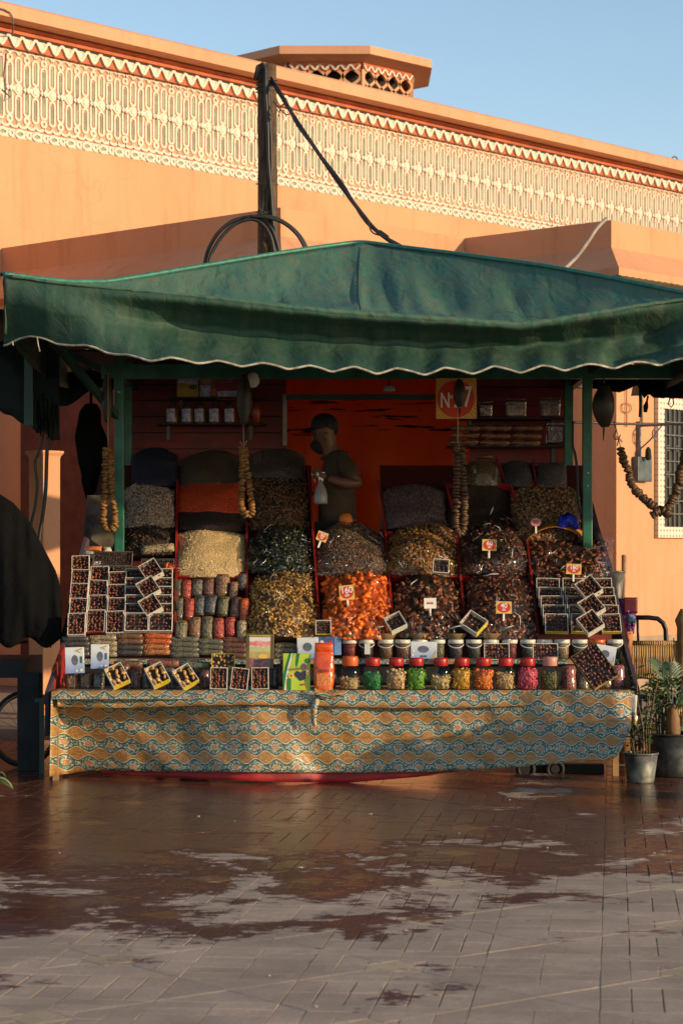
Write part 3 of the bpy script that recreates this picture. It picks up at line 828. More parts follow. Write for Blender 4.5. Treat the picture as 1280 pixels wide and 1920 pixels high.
# steel frame of the stall
YF, YR = 15.75, 16.7
stall = empty('market_stall', at(660, YH, 15.7), 0, 'green steel market stall number 27 with cloth-covered stepped counter and red dividers', 'stall')
stall.location.z = 0; SL = stall.location.copy()
def S(p): return Vector(p) - SL
for px, Y in ((223.5, YF), (1101, YF), (239, YR), (1066, YR)):
    x = (px - 640) * Y / F; wdt = .068
    b = MB(); b.box((x - wdt / 2, Y, .3), (x + wdt / 2, Y + .06, 3.0)); o = b.build('post', M_GREEN, stall, -SL); mod_bevel(o, .006)
    if Y == YF:
        bb = MB()
        for py in (887, 911) if px > 600 else (735,): bb.lathe([(.011, 0), (.011, .006), (.006, .012)], 8, 0, M=Matrix.Translation(at(px, py, Y)) @ Matrix.Rotation(PI / 2, 4, 'X'))
        bb.build('bolt', PBR('steel_bolt', (.4, .38, .33), .35, .8), stall, -SL)
zb = at(0, 699, YF).z
b = MB(); b.box(((190 - 640) * YF / F, YF - .002, zb - .04), ((1290 - 640) * YF / F, YF + .06, zb + .06)); b.build('front_beam', M_GREEN, stall, -SL)
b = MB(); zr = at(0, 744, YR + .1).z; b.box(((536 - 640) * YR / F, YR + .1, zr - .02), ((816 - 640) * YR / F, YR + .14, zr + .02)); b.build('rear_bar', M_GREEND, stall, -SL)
b = MB()
for px in (222, 1103):
    x = (px - 640) * YF / F
    sg = -1 if px < 600 else 1
    b.bar((x, YF + .03, 2.42 if sg < 0 else 2.75), (x + sg * .42, YF - .7, 2.95), .04, .05); b.bar((x, YF + .03, 2.7), (x + sg * .5, YF + .03, 2.95), .04, .05)
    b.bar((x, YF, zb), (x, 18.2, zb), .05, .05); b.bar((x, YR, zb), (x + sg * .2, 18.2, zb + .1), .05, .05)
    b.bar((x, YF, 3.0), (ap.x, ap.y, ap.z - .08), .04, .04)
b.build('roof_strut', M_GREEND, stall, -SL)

# ---------------------------------------------------------------- patterned cloth
def cloth_mat():
    g = G('patterned_oilcloth')
    u, v, _ = g.xyz(g.uv())
    PU, PV = .131, .129
    a = g.m('DIVIDE', u, PU); bq = g.m('DIVIDE', v, PV)
    fv = g.m('SUBTRACT', g.m('FRACT', bq), .5)          # -.5...5 around each medallion row
    fa = g.m('SUBTRACT', g.m('FRACT', a), .5)
    cosu = g.m('COSINE', g.m('MULTIPLY', fa, 2 * PI))
    half = g.m('MULTIPLY_ADD', cosu, .128, .288)          # half width of the teal band
    av = g.m('ABSOLUTE', fv); d = g.m('SUBTRACT', half, av)    # >0 inside band
    P2 = g.vec(u, v)
    lace = g.noise(P2, 150, 2, .5); lv = g.vor(P2, 95).outputs[0]
    gold_n = g.noise(P2, 60, 4, .7); fl = g.vor(P2, 42).outputs[0]
    gold = g.mix(g.ramp(gold_n, .3, .7), (.27, .120, .032), (.43, .225, .070))
    gold = g.mix(g.m('MULTIPLY', g.ramp(fl, .2, .05), .6), gold, (.55, .36, .14))
    inner = g.mix(g.ramp(lv, .22, .62), (.55, .50, .38), (.050, .105, .088))
    inner = g.mix(g.ramp(lace, .60, .68), inner, (.040, .095, .082))
    ell = g.m('ADD', g.m('POWER', g.m('DIVIDE', fa, .15), 2.0), g.m('POWER', g.m('DIVIDE', fv, .115), 2.0))
    ring = g.m('MULTIPLY', g.ramp(ell, 1.9, 1.6), g.ramp(ell, 1.0, 1.2))
    inner = g.mix(g.m('MULTIPLY', ring, .6), inner, (.46, .44, .36))
    ell2 = g.m('ADD', g.m('POWER', g.m('DIVIDE', fa, .30), 2.0), g.m('POWER', g.m('DIVIDE', fv, .27), 2.0))
    rg2 = g.m('MULTIPLY', g.ramp(ell2, 1.25, 1.15), g.ramp(ell2, .95, 1.02))
    inner = g.mix(g.m('MULTIPLY', rg2, .35), inner, (.42, .42, .35))
    inner = g.mix(g.ramp(ell, 1.0, .85), inner, g.mix(g.ramp(fl, .25, .1), (.46, .19, .06), (.6, .38, .2)))
    teal = (.026, .080, .070)
    band = g.mix(g.ramp(d, .055, .075), teal, inner)
    c = g.mix(g.ramp(d, .0, .008), gold, band)
    edge = g.m('MULTIPLY', g.ramp(d, -.035, -.028), g.ramp(d, .004, -.004))
    c = g.mix(edge, c, (.56, .50, .36))
    goldmask = g.ramp(d, .0, -.005)
    wear = g.noise(g.pos(), 5, 4, .6)
    c = g.mix(g.m('MULTIPLY', g.ramp(wear, .55, .75), .25), c, (.11, .075, .045))
    wx, wy, wz = g.xyz(g.pos())
    wrk = g.noise(g.vec(g.m('MULTIPLY', wx, 1.4), wy, g.m('MULTIPLY', wz, 3)), 5, 4, .6, .8)
    nrm = g.bump(g.m('ADD', wrk, g.m('MULTIPLY', lace, .03)), .022, .8)
    ro = g.m('MULTIPLY_ADD', goldmask, -.10, .45)
    return g.done(g.pr(c, ro, 0, nrm, coat=.15, coat_rough=.3, spec=.5))
M_CLOTH = cloth_mat()
CB = [(97, 1456), (120, 1452), (150, 1447), (190, 1444), (300, 1446), (500, 1448), (650, 1449), (800, 1447), (950, 1440), (1080, 1429), (1140, 1426), (1160, 1418), (1170, 1395), (1180, 1360)]
def cloth_off(px, t):
    o = 0.0
    o -= .16 * math.exp(-max(0, px - 97) / 14) * (.15 + .85 * t)
    if px < 470: q = 1 - max(0, px - 118) / 352; o += .42 * q * (.75 + .25 * t) * min(1, (px - 90) / 28)
    if px > 860: q = min(1, (px - 860) / 310); o -= .50 * q * q * (2 - q) * (.55 + .45 * t)
    o += .035 * wr(px * .006 + t * .8, t * 1.0, 2, 1) * (.2 + t) + .05 * math.exp(-((px - 255 - t * 130) / 55) ** 2) * math.sin(PI * min(1, t + .12)) + .020 * wr(px * .02 - t * 1.5, t * 2, 6, 1) + .035 * (abs(wr(px * .009 - t * 1.1, t * .8, 12, 1)) - .2) * (.3 + t)
    o += -.03 * math.sin((px - 300) * .012) * t
    return o
def cloth(u, v):
    px = 96 + u * 1086; yt = 1297; yb = smooth_interp(CB, px, 8)
    if u < .02: px -= 3 * v
    y = yt + (yb - yt) * v
    Y = 14.22 + cloth_off(px, v)
    if px > 1150: Y += ((px - 1150) / 30) ** 2 * .12
    return S(at(px, y, Y))
def cloth_uv(u, v):
    px = 100 + u * 1080; yb = smooth_interp(CB, px, 8); y = 1297 + (yb - 1297) * v
    s = px * pxm(14.5) - .03 * v + (.06 * max(0, 1 - (px - 100) / 180) ** 2 * 1)
    return (s, -y * pxm(14.5) - .045 * max(0, 1 - (px - 100) / 160) + .035 * max(0, (px - 900) / 280) ** 2)
b = MB(); b.grid(cloth, 130, 26, 0, cloth_uv); o = b.build('front_cloth', M_CLOTH, stall); mod_solid(o, .003)
def runner(u, v):
    px = 108 + u * 1072
    yb = 1325 + 3 * math.sin(px * .01) + (6 if px > 1055 else 0) * min(1, (px - 1055) / 25) - max(0, (180 - px) * .05)
    y = 1294 + (yb - 1294) * v
    return S(at(px, y, 14.195 - .02 * v + .5 * cloth_off(px, v * .18) + .008 * wr(px * .03, v, 4, 1)))
def runner_uv(u, v):
    px = 108 + u * 1072; return (px * pxm(14.5) + .012, .0645 + .004 - (v * 31) * pxm(14.5) + .043)
b = MB(); b.grid(runner, 130, 5, 0, runner_uv); o = b.build('counter_runner', M_CLOTH, stall); mod_solid(o, .003)
# knotted strip hanging from the runner
b = MB()
kp = [at(592, 1301, 14.44), at(590, 1312, 14.42), at(588, 1325, 14.42), at(591, 1342, 14.43), at(593, 1360, 14.44)]
b.grid(lambda u, v: S(at(598 - 10 * math.sin(v * 2.2) + (u - .5) * (15 - 6 * v), 1298 + 62 * v, 14.16 - .012 * math.sin(PI * u) + .006 * math.sin(v * 9))), 5, 12, 0, lambda u, v: (.02 + u * .05, v * .22))
kp2 = [at(594, 1300, 14.44), at(612, 1297, 14.41), at(632, 1306, 14.42), at(642, 1316, 14.43)]
b.grid(lambda u, v: S(at(590 + 54 * v, 1297 + 6 * math.sin(v * 5) + 14 * v * v + (u - .5) * (16 - 9 * v), 14.15 - .02 * math.sin(PI * u))), 5, 12, 0, lambda u, v: (v * .2, u * .055))
uvk = b.build('cloth_knot', M_CLOTH, stall)
# red underskirt, base, legs
RB = [(190, 1449), (260, 1456), (400, 1462), (520, 1466), (650, 1468), (780, 1457), (900, 1440)]
M_RED = PBR('red_cloth', (.34, .012, .014), .6, vs=3, var=.35, bump=.3, bs=10, bd=.02)
def skirt(u, v):
    px = 190 + u * 710; yb = smooth_interp(RB, px, 10); y = 1425 + (yb - 1425) * v
    return S(at(px, y, 14.265 + cloth_off(px, 1) - .02 * v + .01 * wr(px * .02, v, 1, 1)) )
b = MB(); b.grid(skirt, 60, 5); o = b.build('underskirt', M_RED, stall); mod_solid(o, .003)
M_WOOD = PBR('bare_timber', (.34, .20, .085), .7, vs=10, bump=.3, bs=40)
M_BLACK = PBR('black_board', (.010, .009, .010), .7)
for (px, Y, zt, wx, m) in ((105, 14.44, .55, .035, M_WOOD), (1153, 14.75, .6, .04, M_WOOD), (650, 14.4, .5, .03, M_WOOD), (300, 16.3, .55, .05, M_BLACK), (1000, 16.3, .55, .05, M_BLACK)):
    x = (px - 640) * Y / F; b = MB(); b.box((x - wx / 2, Y - wx / 2, 0), (x + wx / 2, Y + wx / 2, zt)); b.build('leg', m, stall, -SL)
b = MB(); b.bar((-1.95, 15.3, .28), (2.0, 15.3, .28), .06, .06); b.box((1.25, 14.95, .0), (1.75, 15.05, .055)); b.box((-1.1, 15.25, 0.02), (-.9, 15.35, .26)); b.build('under_frame', M_BLACK, stall, -SL)
# wheels of the cart in the dark below
for px in (985, 1040):
    b = MB(); c = at(px, 1442, 14.9); b.tube([S(c + Vector((.0, .05 * 0, 0)) + Vector((.052 * math.cos(a), .0, .052 * math.sin(a)))) for a in [2 * PI * i / 16 for i in range(16)]], .016, 7, closed=True)
    b.lathe([(.03, -.012), (.03, .012)], 10, 0, M=Matrix.Translation(S(c)) @ Matrix.Rotation(PI / 2, 4, 'X')); b.build('castor', M_BLACK, stall)

# stepped counter: two shelves, then the sloped display board
Y1, Y2, Y3 = 14.25, 14.80, 15.04
z1 = at(0, 1296, Y1).z; z2 = at(0, 1236, Y2).z; z3 = at(0, 1190, Y3).z
XL, XR = (100 - 640) * pxm(14.7), (1186 - 640) * pxm(14.7)
def Ysl(py): return 15.04 + (1190 - py) / 340 * 1.66
def cb(lo, hi, name, mat):
    b = MB(); b.box(lo, hi)
    return b.build(name, mat, stall, -SL)
M_CREV = M_CLOTH
def cloth_box(lo, hi, name):
    b = MB(); x0, y0, za = lo; x1, y1, zb_ = hi
    b.box(lo, hi)
    o = b.build(name, M_CLOTH, stall, -SL)
    me = o.data; ul = me.uv_layers.new(name='UVMap')
    for p in me.polygons:
        for li in p.loop_indices:
            c = me.vertices[me.loops[li].vertex_index].co
            ul.data[li].uv = (c.x, c.z + c.y)
    return o
cloth_box((XL + .05, Y1 - .012, z1 - .05), (XR - .05, Y2 + .02, z1), 'lower_shelf')
cloth_box((XL + .1, Y2, z2 - .032), (XR - .08, Y3 + .02, z2), 'upper_shelf')
cb((XL + .1, Y2 + .045, z1), (XR - .08, Y2 + .07, z2 - .032), 'riser', M_BLACK)
cb((XL + .12, Y3, z2), (XR - .1, Y3 + .02, z3), 'riser', PBR('red_riser', (.22, .03, .02), .6))
yb0, yt0 = 1190, 850
P0 = at(640, yb0, Ysl(yb0)); P1 = at(640, yt0, Ysl(yt0))
b = MB()
M_RBOARD = PBR('red_board', (.085, .012, .009), .6, vs=4)
for quad in (((112, 1190), (588, 1190), (583, 862), (190, 862)), ((588, 1190), (726, 1190), (718, 992), (585, 992)), ((726, 1190), (1180, 1190), (1094, 862), (712, 862))):
    sl = []
    for px, py in quad:
        p = at(px, py, Ysl(py)); p += Vector((0, .05, -.04)); sl.append(S(p))
    b = MB(); b.prism(sl, (0, .03, -.035)); b.build('display_board', M_RBOARD, stall)
# side boards
def board(pts, t, name, mat, parent=stall):
    b = MB(); b.prism([S(p) for p in pts], t); return b.build(name, mat, parent)
M_SIDE = PBR('purple_grey_board', (.060, .040, .055), .7, vs=4)
M_REDP = PBR('red_paint', (.30, .018, .014), .5, vs=4, var=.3)
board([at(92, 1297, 14.3), at(128, 1192, 15.02), at(150, 1060, 15.6), at(193, 905, 16.4), at(193, 1130, 16.4), at(92, 1380, 14.45)], (-.025, 0, 0), 'side_board', M_SIDE)
board([at(101, 1297, 14.49), at(103, 1255, 14.55), at(122, 1210, 14.8), at(126, 1297, 14.95)], (-.02, 0, 0), 'side_trim', M_REDP)
board([at(1192, 1297, 14.3), at(1165, 1192, 15.02), at(1140, 1060, 15.6), at(1088, 905, 16.4), at(1088, 1130, 16.4), at(1192, 1380, 14.45)], (.025, 0, 0), 'side_board', M_SIDE)
o = cloth_box((0, 0, 0), (.01, .01, .01), 'side_drape'); bpy.data.objects.remove(o)
b = MB(); b.grid(lambda u, v: S(at(1160 + 32 * v - 14 * u * (1 - v) - 5, 1200 + 100 * v, 14.98 - .46 * v) + Vector((.012 + .01 * wr(v * 6, u, 0, 1), 0, -.2 * u))), 6, 14, 0, lambda u, v: (u * .2, v * .45)); b.build('side_drape', M_CLOTH, stall)
# white corner of the cloth's lining turned out at the right end
b = MB(); b.grid(lambda u, v: S(at(1170 + 24 * u * (1 - .35 * v) + 6 * v, 1298 + 38 * v + 6 * u, 14.13 - .02 * u)), 5, 6); o = b.build('cloth_lining', PBR('white_lining', (.55, .52, .47), .7, bump=.4, bs=12, bd=.02), stall); mod_solid(o, .004)
b = MB(); b.tube([S(at(1186, 1335, 14.13)), S(at(1190, 1345, 14.12)), S(at(1188, 1356, 14.12)), S(at(1192, 1362, 14.13))], [.012, .02, .016, .004], 7); b.build('foil_scrap', PBR('gold_foil', (.75, .55, .22), .3, .7, bump=.6, bs=40), stall)
# red dividers between the trays, climbing the slope
def divider(pa, pb, wdt=.014, h=.06, up=.0):
    a = at(pa[0], pa[1], Ysl(pa[1]) - .015 - up); c = at(pb[0], pb[1], Ysl(pb[1]) - .015 - up)
    b = MB(); b.bar(S(a), S(c), wdt, h, 0, (0, -.7, .7)); b.build('divider', M_REDP, stall)
for pa, pb in (((329, 1190), (333, 905)), ((463, 1190), (463, 985)), ((600, 1190), (580, 905)), ((738, 1190), (722, 1000)), ((722, 1000), (708, 905)), ((870, 1165), (855, 1000)), ((855, 985), (835, 910)),
               ((1008, 1190), (985, 1000)), ((985, 985), (952, 905)), ((945, 905), (930, 862)), ((1003, 905), (998, 865)), ((586, 985), (578, 880))): divider(pa, pb)
for y, xa, xb in ((1078, 330, 465), (1083, 594, 740), (1085, 735, 880), (1002, 705, 735), (985, 955, 1010), (914, 835, 960), (912, 840, 1000), (1196, 462, 600), (1085, 330, 465)): divider((xa, y), (xb, y), .014, .05)

# rear: slatwall panels with grooves, orange tarpaulin between
def slat_panel(x0, x1, y0, y1, Y, name):
    a = at(x0, y1, Y); c = at(x1, y0, Y)
    b = MB(); n = 6; hgt = (c.z - a.z) / n
    for i in range(n): b.box((a.x, Y, a.z + i * hgt + .004), (c.x, Y + .02, a.z + (i + 1) * hgt - .004))
    b.box((a.x, Y + .016, a.z), (c.x, Y + .03, c.z), 1)
    return b.build(name, [M_REDP, M_BLACK], stall, -SL)
def slats(x0, x1, y0, y1, Y):
    a = at(x0, y1, Y); c = at(x1, y0, Y); n = 6; hgt = (c.z - a.z) / n
    me = None
    b = MB(); b.box((a.x, Y + .017, a.z), (c.x, Y + .03, c.z)); b.build('back_panel', M_BLACK, stall, -SL)
    b = MB(); b.box((0, 0, .004), (c.x - a.x, .015, hgt - .004)); me = b.mesh('slat', PBR('dark_red_slat', (.19, .012, .010), .5, vs=4, var=.3))
    for i in range(n): link('slat', me, stall, S((a.x, Y, a.z + i * hgt)))
slats(228, 536, 690, 872, 17.1); slats(880, 1070, 690, 905, 17.1)
b = MB(); x = (534 - 640) * 17.05 / F; b.box((x - .015, 17.03, at(0, 835, 17.05).z), (x + .015, 17.06, at(0, 740, 17.05).z)); b.build('edge_strip', PBR('grey_strip', (.3, .3, .28), .5), stall, -SL)
def tarp_mat():
    g = G('orange_tarpaulin'); P = g.pos(); x, y, z = g.xyz(P)
    n = g.noise(P, 2.5, 4)
    tear = g.noise(g.vec(g.m('MULTIPLY', x, 2.2), y, g.m('MULTIPLY', z, 26)), 1.0, 3, .55)
    zone = g.m('MULTIPLY', g.ramp(z, 2.36, 2.42), g.ramp(z, 2.72, 2.62))
    t = g.m('MULTIPLY', g.ramp(tear, .60, .63), zone)
    c = g.mix(n, (.46, .105, .014), (.56, .15, .022))
    c = g.mix(t, c, (.02, .008, .004))
    nrm = g.bump(g.noise(P, 4, 3), .04, .5)
    p = g.pr(c, .6, 0, nrm); tr = g.n('BsdfTranslucent', {'Color': c})
    return g.done(g.n('MixShader', {0: .72, 1: p.outputs[0], 2: tr.outputs[0]}))
def tarp(u, v):
    px = 526 + u * 360; y = 690 + v * 340
    return S(at(px, y, 17.5 + .05 * math.sin(px * .05 + v * 2) + .04 * wr(px * .02, v * 3, 0, 1)))
b = MB(); b.grid(tarp, 60, 30); o = b.build('back_tarpaulin', tarp_mat(), stall); mod_solid(o, .003)
cb(((228 - 640) * pxm(17.1), 16.9, .5), ((1070 - 640) * pxm(17.1), 17.3, .74), 'platform', M_BLACK)
cb(((520 - 640) * pxm(16.6), 15.7, .62), ((730 - 640) * pxm(16.6), 16.9, .72), 'platform', M_BLACK)
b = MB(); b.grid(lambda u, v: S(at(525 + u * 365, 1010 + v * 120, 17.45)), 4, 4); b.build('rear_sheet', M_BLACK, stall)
# ceiling sheet and lamps
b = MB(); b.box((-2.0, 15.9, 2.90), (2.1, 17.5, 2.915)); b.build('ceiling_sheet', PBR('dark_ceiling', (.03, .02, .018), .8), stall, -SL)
b = MB(); b.lathe([(.012, .05), (.03, .04), (.048, .0), (.046, -.03), (.025, -.055), (.002, -.06)], 14, 0, at(474, 711, 15.7)); o = b.build('globe_lamp', PBR('milk_glass', (.62, .58, .5), .25, var=.05), None)
tag(o, 'round milk-white unlit globe lamp hanging under the green beam', 'lamp')
lmp = empty('ceiling_lamp', at(729, 728, 16.6), 0, 'small pale green boxy ceiling lamp in front of the orange tarpaulin', 'lamp')
b = MB(); b.box((-.05, -.04, -.025), (.05, .04, .02), 0, None, .3); o = b.build('lamp_shade', PBR('pale_lamp_plastic', (.30, .36, .33), .35), lmp); mod_bevel(o, .012)
b = MB(); b.tube([(0, 0, .02), (.01, 0, .2)], .006, 6); b.build('stem', M_DARK, lmp)
# ================================================================== GOODS
def slope_n(): return np.array([0, -.62, .78])
def grain_mat(name, c1, c2, scale=110, coat=.3, bd=.004, rough=.6, hue=.02):
    g = G(name); v = g.obj()
    vo = g.vor(v, scale); col = g.xyz(vo.outputs['Color'])[0]
    c = g.mix(col, c1, c2)
    c = g.mix(g.ramp(vo.outputs[0], .35, .75), c, tuple(k * .25 for k in c1))
    h = g.m('SUBTRACT', 1.0, vo.outputs[0])
    return g.done(g.pr(c, rough, 0, g.bump(h, bd, .9), coat=coat, coat_rough=.12))
_GM = {}
def grain(c1, c2, scale=110, coat=.3):
    k = (c1, c2, scale, coat)
    if k not in _GM: _GM[k] = grain_mat('grain', c1, c2, scale, coat)
    return _GM[k]
def piece_mat(name, col, island=.45, hue=.015, rough=.55, coat=0.0, sss=0.0, spec=.5):
    return PBR(name, col, rough, var=.2, vs=60, island=island, hue=hue, coat=coat, sss=sss, spec=spec)
_PM = {}
def pm(col, **k):
    key = (col, tuple(sorted(k.items())))
    if key not in _PM: _PM[key] = piece_mat('dried_goods', col, **k)
    return _PM[key]
def film_mat(name, gloss=.10, tint=(.95, .95, .95), rough=.07, sc=9, bd=.02, st=.9, fr=.38):
    g = G(name); P = g.pos()
    n = g.noise(P, sc, 4, .6, 1.5); n2 = g.vor(g.n('VectorMath', {0: P, 1: g.scalev(g.n('TexNoise', {'Vector': P, 'Scale': 6.0}).outputs['Color'], (.2, .2, .2))}, operation='ADD').outputs[0], 11, 'DISTANCE_TO_EDGE').outputs[0]
    nrm = g.bump(g.m('ADD', g.m('MULTIPLY', n, .8), g.m('MULTIPLY', g.ramp(n2, 0, .12), .35)), bd, st)
    gl = g.n('BsdfGlossy', {'Color': (.9, .9, .9), 'Roughness': rough, 'Normal': nrm})
    tr = g.n('BsdfTransparent', {'Color': tint})
    lw = g.n('LayerWeight', {'Blend': .35, 'Normal': nrm})
    f = g.m('ADD', g.m('MULTIPLY', g.m('POWER', lw.outputs['Fresnel'], 1.6), fr), gloss * .25, clamp=True)
    return g.done(g.n('MixShader', {0: f, 1: tr.outputs[0], 2: gl.outputs[0]}))
M_FILM = film_mat('cellophane', .2, (.98, .98, .98), .09, 14, .018, .9, .5); M_CLEAR = film_mat('clear_plastic', .05, (.96, .97, .96), .06, 30, .002, .3, .25); M_FILMB = film_mat('carton_film', .03, (.97, .97, .97), .08, 14, .01, .7, .16)
M_GLINT_SLIVER = PBR('film_crease', (.55, .55, .57), .16, var=.05, coat=.8)  # pale colour standing in for highlights on the cellophane
M_LABELW = PBR('white_label', (.62, .60, .56), .6, var=.06)

def heap_fn(x0, x1, yt, yb, arch, bulge, ins=0.0, pw=.6):
    def fn(u, v):
        k = ins * v
        x = x0 + k + (x1 - x0 - 2 * k) * u
        ytop = yt + arch * abs(2 * u - 1) ** 2.2
        y = yb + (ytop - yb) * v
        Y = Ysl(y) - bulge * (max(0, math.sin(PI * u)) ** pw) * (max(0, math.sin(PI * min(1, v * .82 + .14))) ** .7)
        p = at(x, y, Y)
        s = .007 * wr(p.x * 9, p.y * 9, p.z * 9, 1) + .024 * wr(p.x * 3.2, p.y * 3, p.z * 3.2, 1)
        return p + Vector((0, -s * 2, s))
    return fn
def heap(name, label, x0, x1, yt, yb, base, piece, size, mat, n, arch=18, bulge=.14, ins=4, tilt=.5, parts=None, film=None, group='heaps of dried fruit, nuts and spices on the slope', pw=.6, cat='heap'):
    fn = heap_fn(x0, x1, yt, yb, arch, bulge, ins, pw)
    c = fn(.5, .05); root = empty(name, c, 0, label, cat, group)
    b = MB(); nu, nv = 22, 16
    b.grid(lambda u, v: fn(u, v) - c, nu, nv)
    # closed back and bottom
    ring = [i for i in range(nu + 1)] + [(j) * (nu + 1) + nu for j in range(1, nv + 1)] + [nv * (nu + 1) + i for i in range(nu - 1, -1, -1)] + [j * (nu + 1) for j in range(nv - 1, 0, -1)]
    o0 = len(b.v)
    for i in ring: q = Vector(b.v[i]) + Vector((0, .10, -.03)); b.v.append(tuple(q))
    k = len(ring)
    for i in range(k): b.face((ring[i], o0 + i, o0 + (i + 1) % k, ring[(i + 1) % k]), 0)
    b.face([o0 + i for i in range(k)], 0)
    b.build('mound', base, root)
    if piece is None:
        piece, size, n, mat = OCT, .0036, 1500, base
    if piece is not None and n:
        us = RNG.uniform(.0, 1, n); vs = RNG.uniform(0, 1, n)
        L = np.array([fn(u, v) - c for u, v in zip(us, vs)])
        nrm = np.array([(.8 * (u - .5), -.75, .62) for u in us]); nrm /= np.linalg.norm(nrm, axis=1)[:, None]
        sz = size * RNG.uniform(.75, 1.2, n)
        L += nrm * (sz * RNG.uniform(-.15, .5, n))[:, None]
        Rm = rot_mats(n, normals=nrm, tilt=tilt)
        if parts:
            me = bpy.data.meshes.new(parts); me.from_pydata(piece[0].tolist(), [], piece[1]); me.materials.append(mat)
            me.polygons.foreach_set('use_smooth', [True] * len(me.polygons)); me.update()
            for i in range(n):
                M = Matrix(Rm[i].tolist()).to_4x4()
                o = link(parts, me, root); o.matrix_local = Matrix.Translation(L[i]) @ M @ Matrix.Scale(float(sz[i]), 4)
        else:
            o = scatter('loose_pieces', piece, L, Rm, sz, mat, root); o['kind'] = 'stuff'
    if film:
        ex, top = film
        ff = heap_fn(x0 - ex, x1 + ex, yt - top, yb + 1, arch, bulge + .03, ins, .45)
        sd = x0 * .01
        def fl(u, v):
            p = ff(u, v)
            r1 = abs(wr(u * 4 + v * 1.5, v * 3, sd, 1)); r2 = wr(u * 11, v * 9, sd + 5, 1)
            pinch = 1 - .5 * max(0, v - .8) / .2
            q = p + Vector((0, -.03 * (1 - r1 * 3) - .022 * r2, .012 * r1 + .012 * r2))
            return q - c
        b = MB(); b.grid(fl, 22, 17, smooth=False); b.build('cellophane', M_FILM, root)
        cr = MB(); rn = random.Random(int(x0))  # thin pale slivers laid on the film as painted highlights
        for i in range(7):
            u0, v0 = rn.uniform(.04, .96), rn.uniform(.08, .95); a_ = math.atan2(.9 - v0 + .2, .5 - u0) + rn.gauss(0, .5); l_ = rn.uniform(.08, .26)
            p_, q_ = fl(u0, v0), fl(min(1, max(0, u0 + l_ * math.cos(a_))), min(1, max(0, v0 + l_ * math.sin(a_) * .8)))
            m_ = p_.lerp(q_, rn.uniform(.35, .65)) + Vector((rn.gauss(0, .006), -.016, rn.gauss(0, .006))); wd_ = rn.choice((.0015, .002, .003)); d_ = (q_ - p_).normalized(); s_ = Vector((-d_.z, rn.uniform(-.5, .5), d_.x)).normalized() * wd_; p_ += Vector((0, -.012, 0)); q_ += Vector((0, -.012, 0))
            k0 = len(cr.v); cr.v += [tuple(p_), tuple(m_ + s_), tuple(q_), tuple(m_ - s_)]
            cr.face((k0, k0 + 1, k0 + 3)); cr.face((k0 + 1, k0 + 2, k0 + 3))
        o = cr.build('glint_slivers', M_GLINT_SLIVER, root); o['kind'] = 'stuff'
    return root
def col(*a): return tuple(a)
# ---- bottom row of wrapped heaps
heap('banana_chip_heap', 'cellophane-wrapped heap of curled golden dried fruit, left end of the lowest big heaps', 460, 602, 1064, 1198, PBR('heap_core', (.10, .055, .02), .8), CURL, .0165, pm((.66, .37, .095), island=.45, sss=.1), 760, 30, .26, 10, .8, film=(5, 12))
heap('apricot_heap', 'bright orange dried apricot heap under cellophane with the 160 price card', 599, 740, 1066, 1198, PBR('heap_core', (.40, .06, .008), .8), LUMP, .0235, PBR('dried_apricot_skin', (.85, .17, .010), .40, var=.35, vs=20, rand=.25, sss=.15), 295, 30, .25, 8, .5, parts='dried_apricot', film=(4, 8))
heap('date_heap', 'dark reddish date heap with a plain white card between the apricots and the 40 card', 736, 873, 1076, 1196, PBR('heap_core', (.030, .012, .008), .8), OVAL2, .0205, PBR('date_skin', (.27, .088, .032), .30, var=.4, vs=20, rand=.5), 298, 22, .23, 4, .6, parts='date', film=(4, 6))
heap('date_heap', 'glossy dark date heap carrying the 40 price card', 869, 1008, 1064, 1196, PBR('heap_core', (.030, .010, .006), .8), OVAL2, .0165, PBR('date_skin_red', (.26, .072, .024), .26, var=.4, vs=20, rand=.5), 298, 26, .24, 5, .35, parts='date', film=(4, 10))
# ---- second row
heap('sesame_heap', 'plain pale cream heap of sesame above the nut pouches', 331, 462, 992, 1082, grain((.66, .44, .20), (.78, .58, .31), 190, .0), FLAT, .005, pm((.80, .57, .27), island=.22), 900, 10, .15, 2, .6)
heap('prune_heap', 'near-black glossy heap in crackling cellophane right of the cream heap', 461, 592, 980, 1074, PBR('heap_core', (.012, .014, .010), .7), LUMP, .018, pm((.024, .030, .014), rough=.25), 330, 32, .22, 8, .5, film=(4, 8))
heap('seed_heap', 'grey-brown seed heap behind the orange apricots', 588, 728, 980, 1080, grain((.12, .075, .055), (.20, .14, .10), 120, .0), CHIP, .0085, pm((.26, .145, .09), island=.5), 1700, 30, .20, 4, .6, film=(6, 4))
heap('almond_heap', 'brown almond heap under cellophane directly behind the date heap with the white card', 724, 861, 980, 1080, grain((.13, .06, .02), (.22, .11, .04), 100, .0), OVAL, .0115, pm((.36, .17, .045), island=.5), 1200, 26, .20, 4, .7, film=(3, 8))
heap('date_heap', 'black-brown date heap carrying the 60 price card', 858, 990, 966, 1078, PBR('heap_core', (.022, .009, .006), .8), OVAL2, .0165, PBR('date_skin_black', (.15, .045, .020), .25, var=.4, vs=20, rand=.5), 298, 28, .22, 6, .35, parts='date', film=(4, 14))
heap('date_heap', 'big boxy wrapped heap of upright red-brown dates with the 180 price card', 992, 1140, 1006, 1100, PBR('heap_core', (.030, .010, .006), .8), OVAL2, .019, PBR('date_skin_brown', (.27, .082, .034), .28, var=.4, vs=20, rand=.5), 260, 8, .17, 2, .3, parts='date', film=(9, 14), pw=.4)
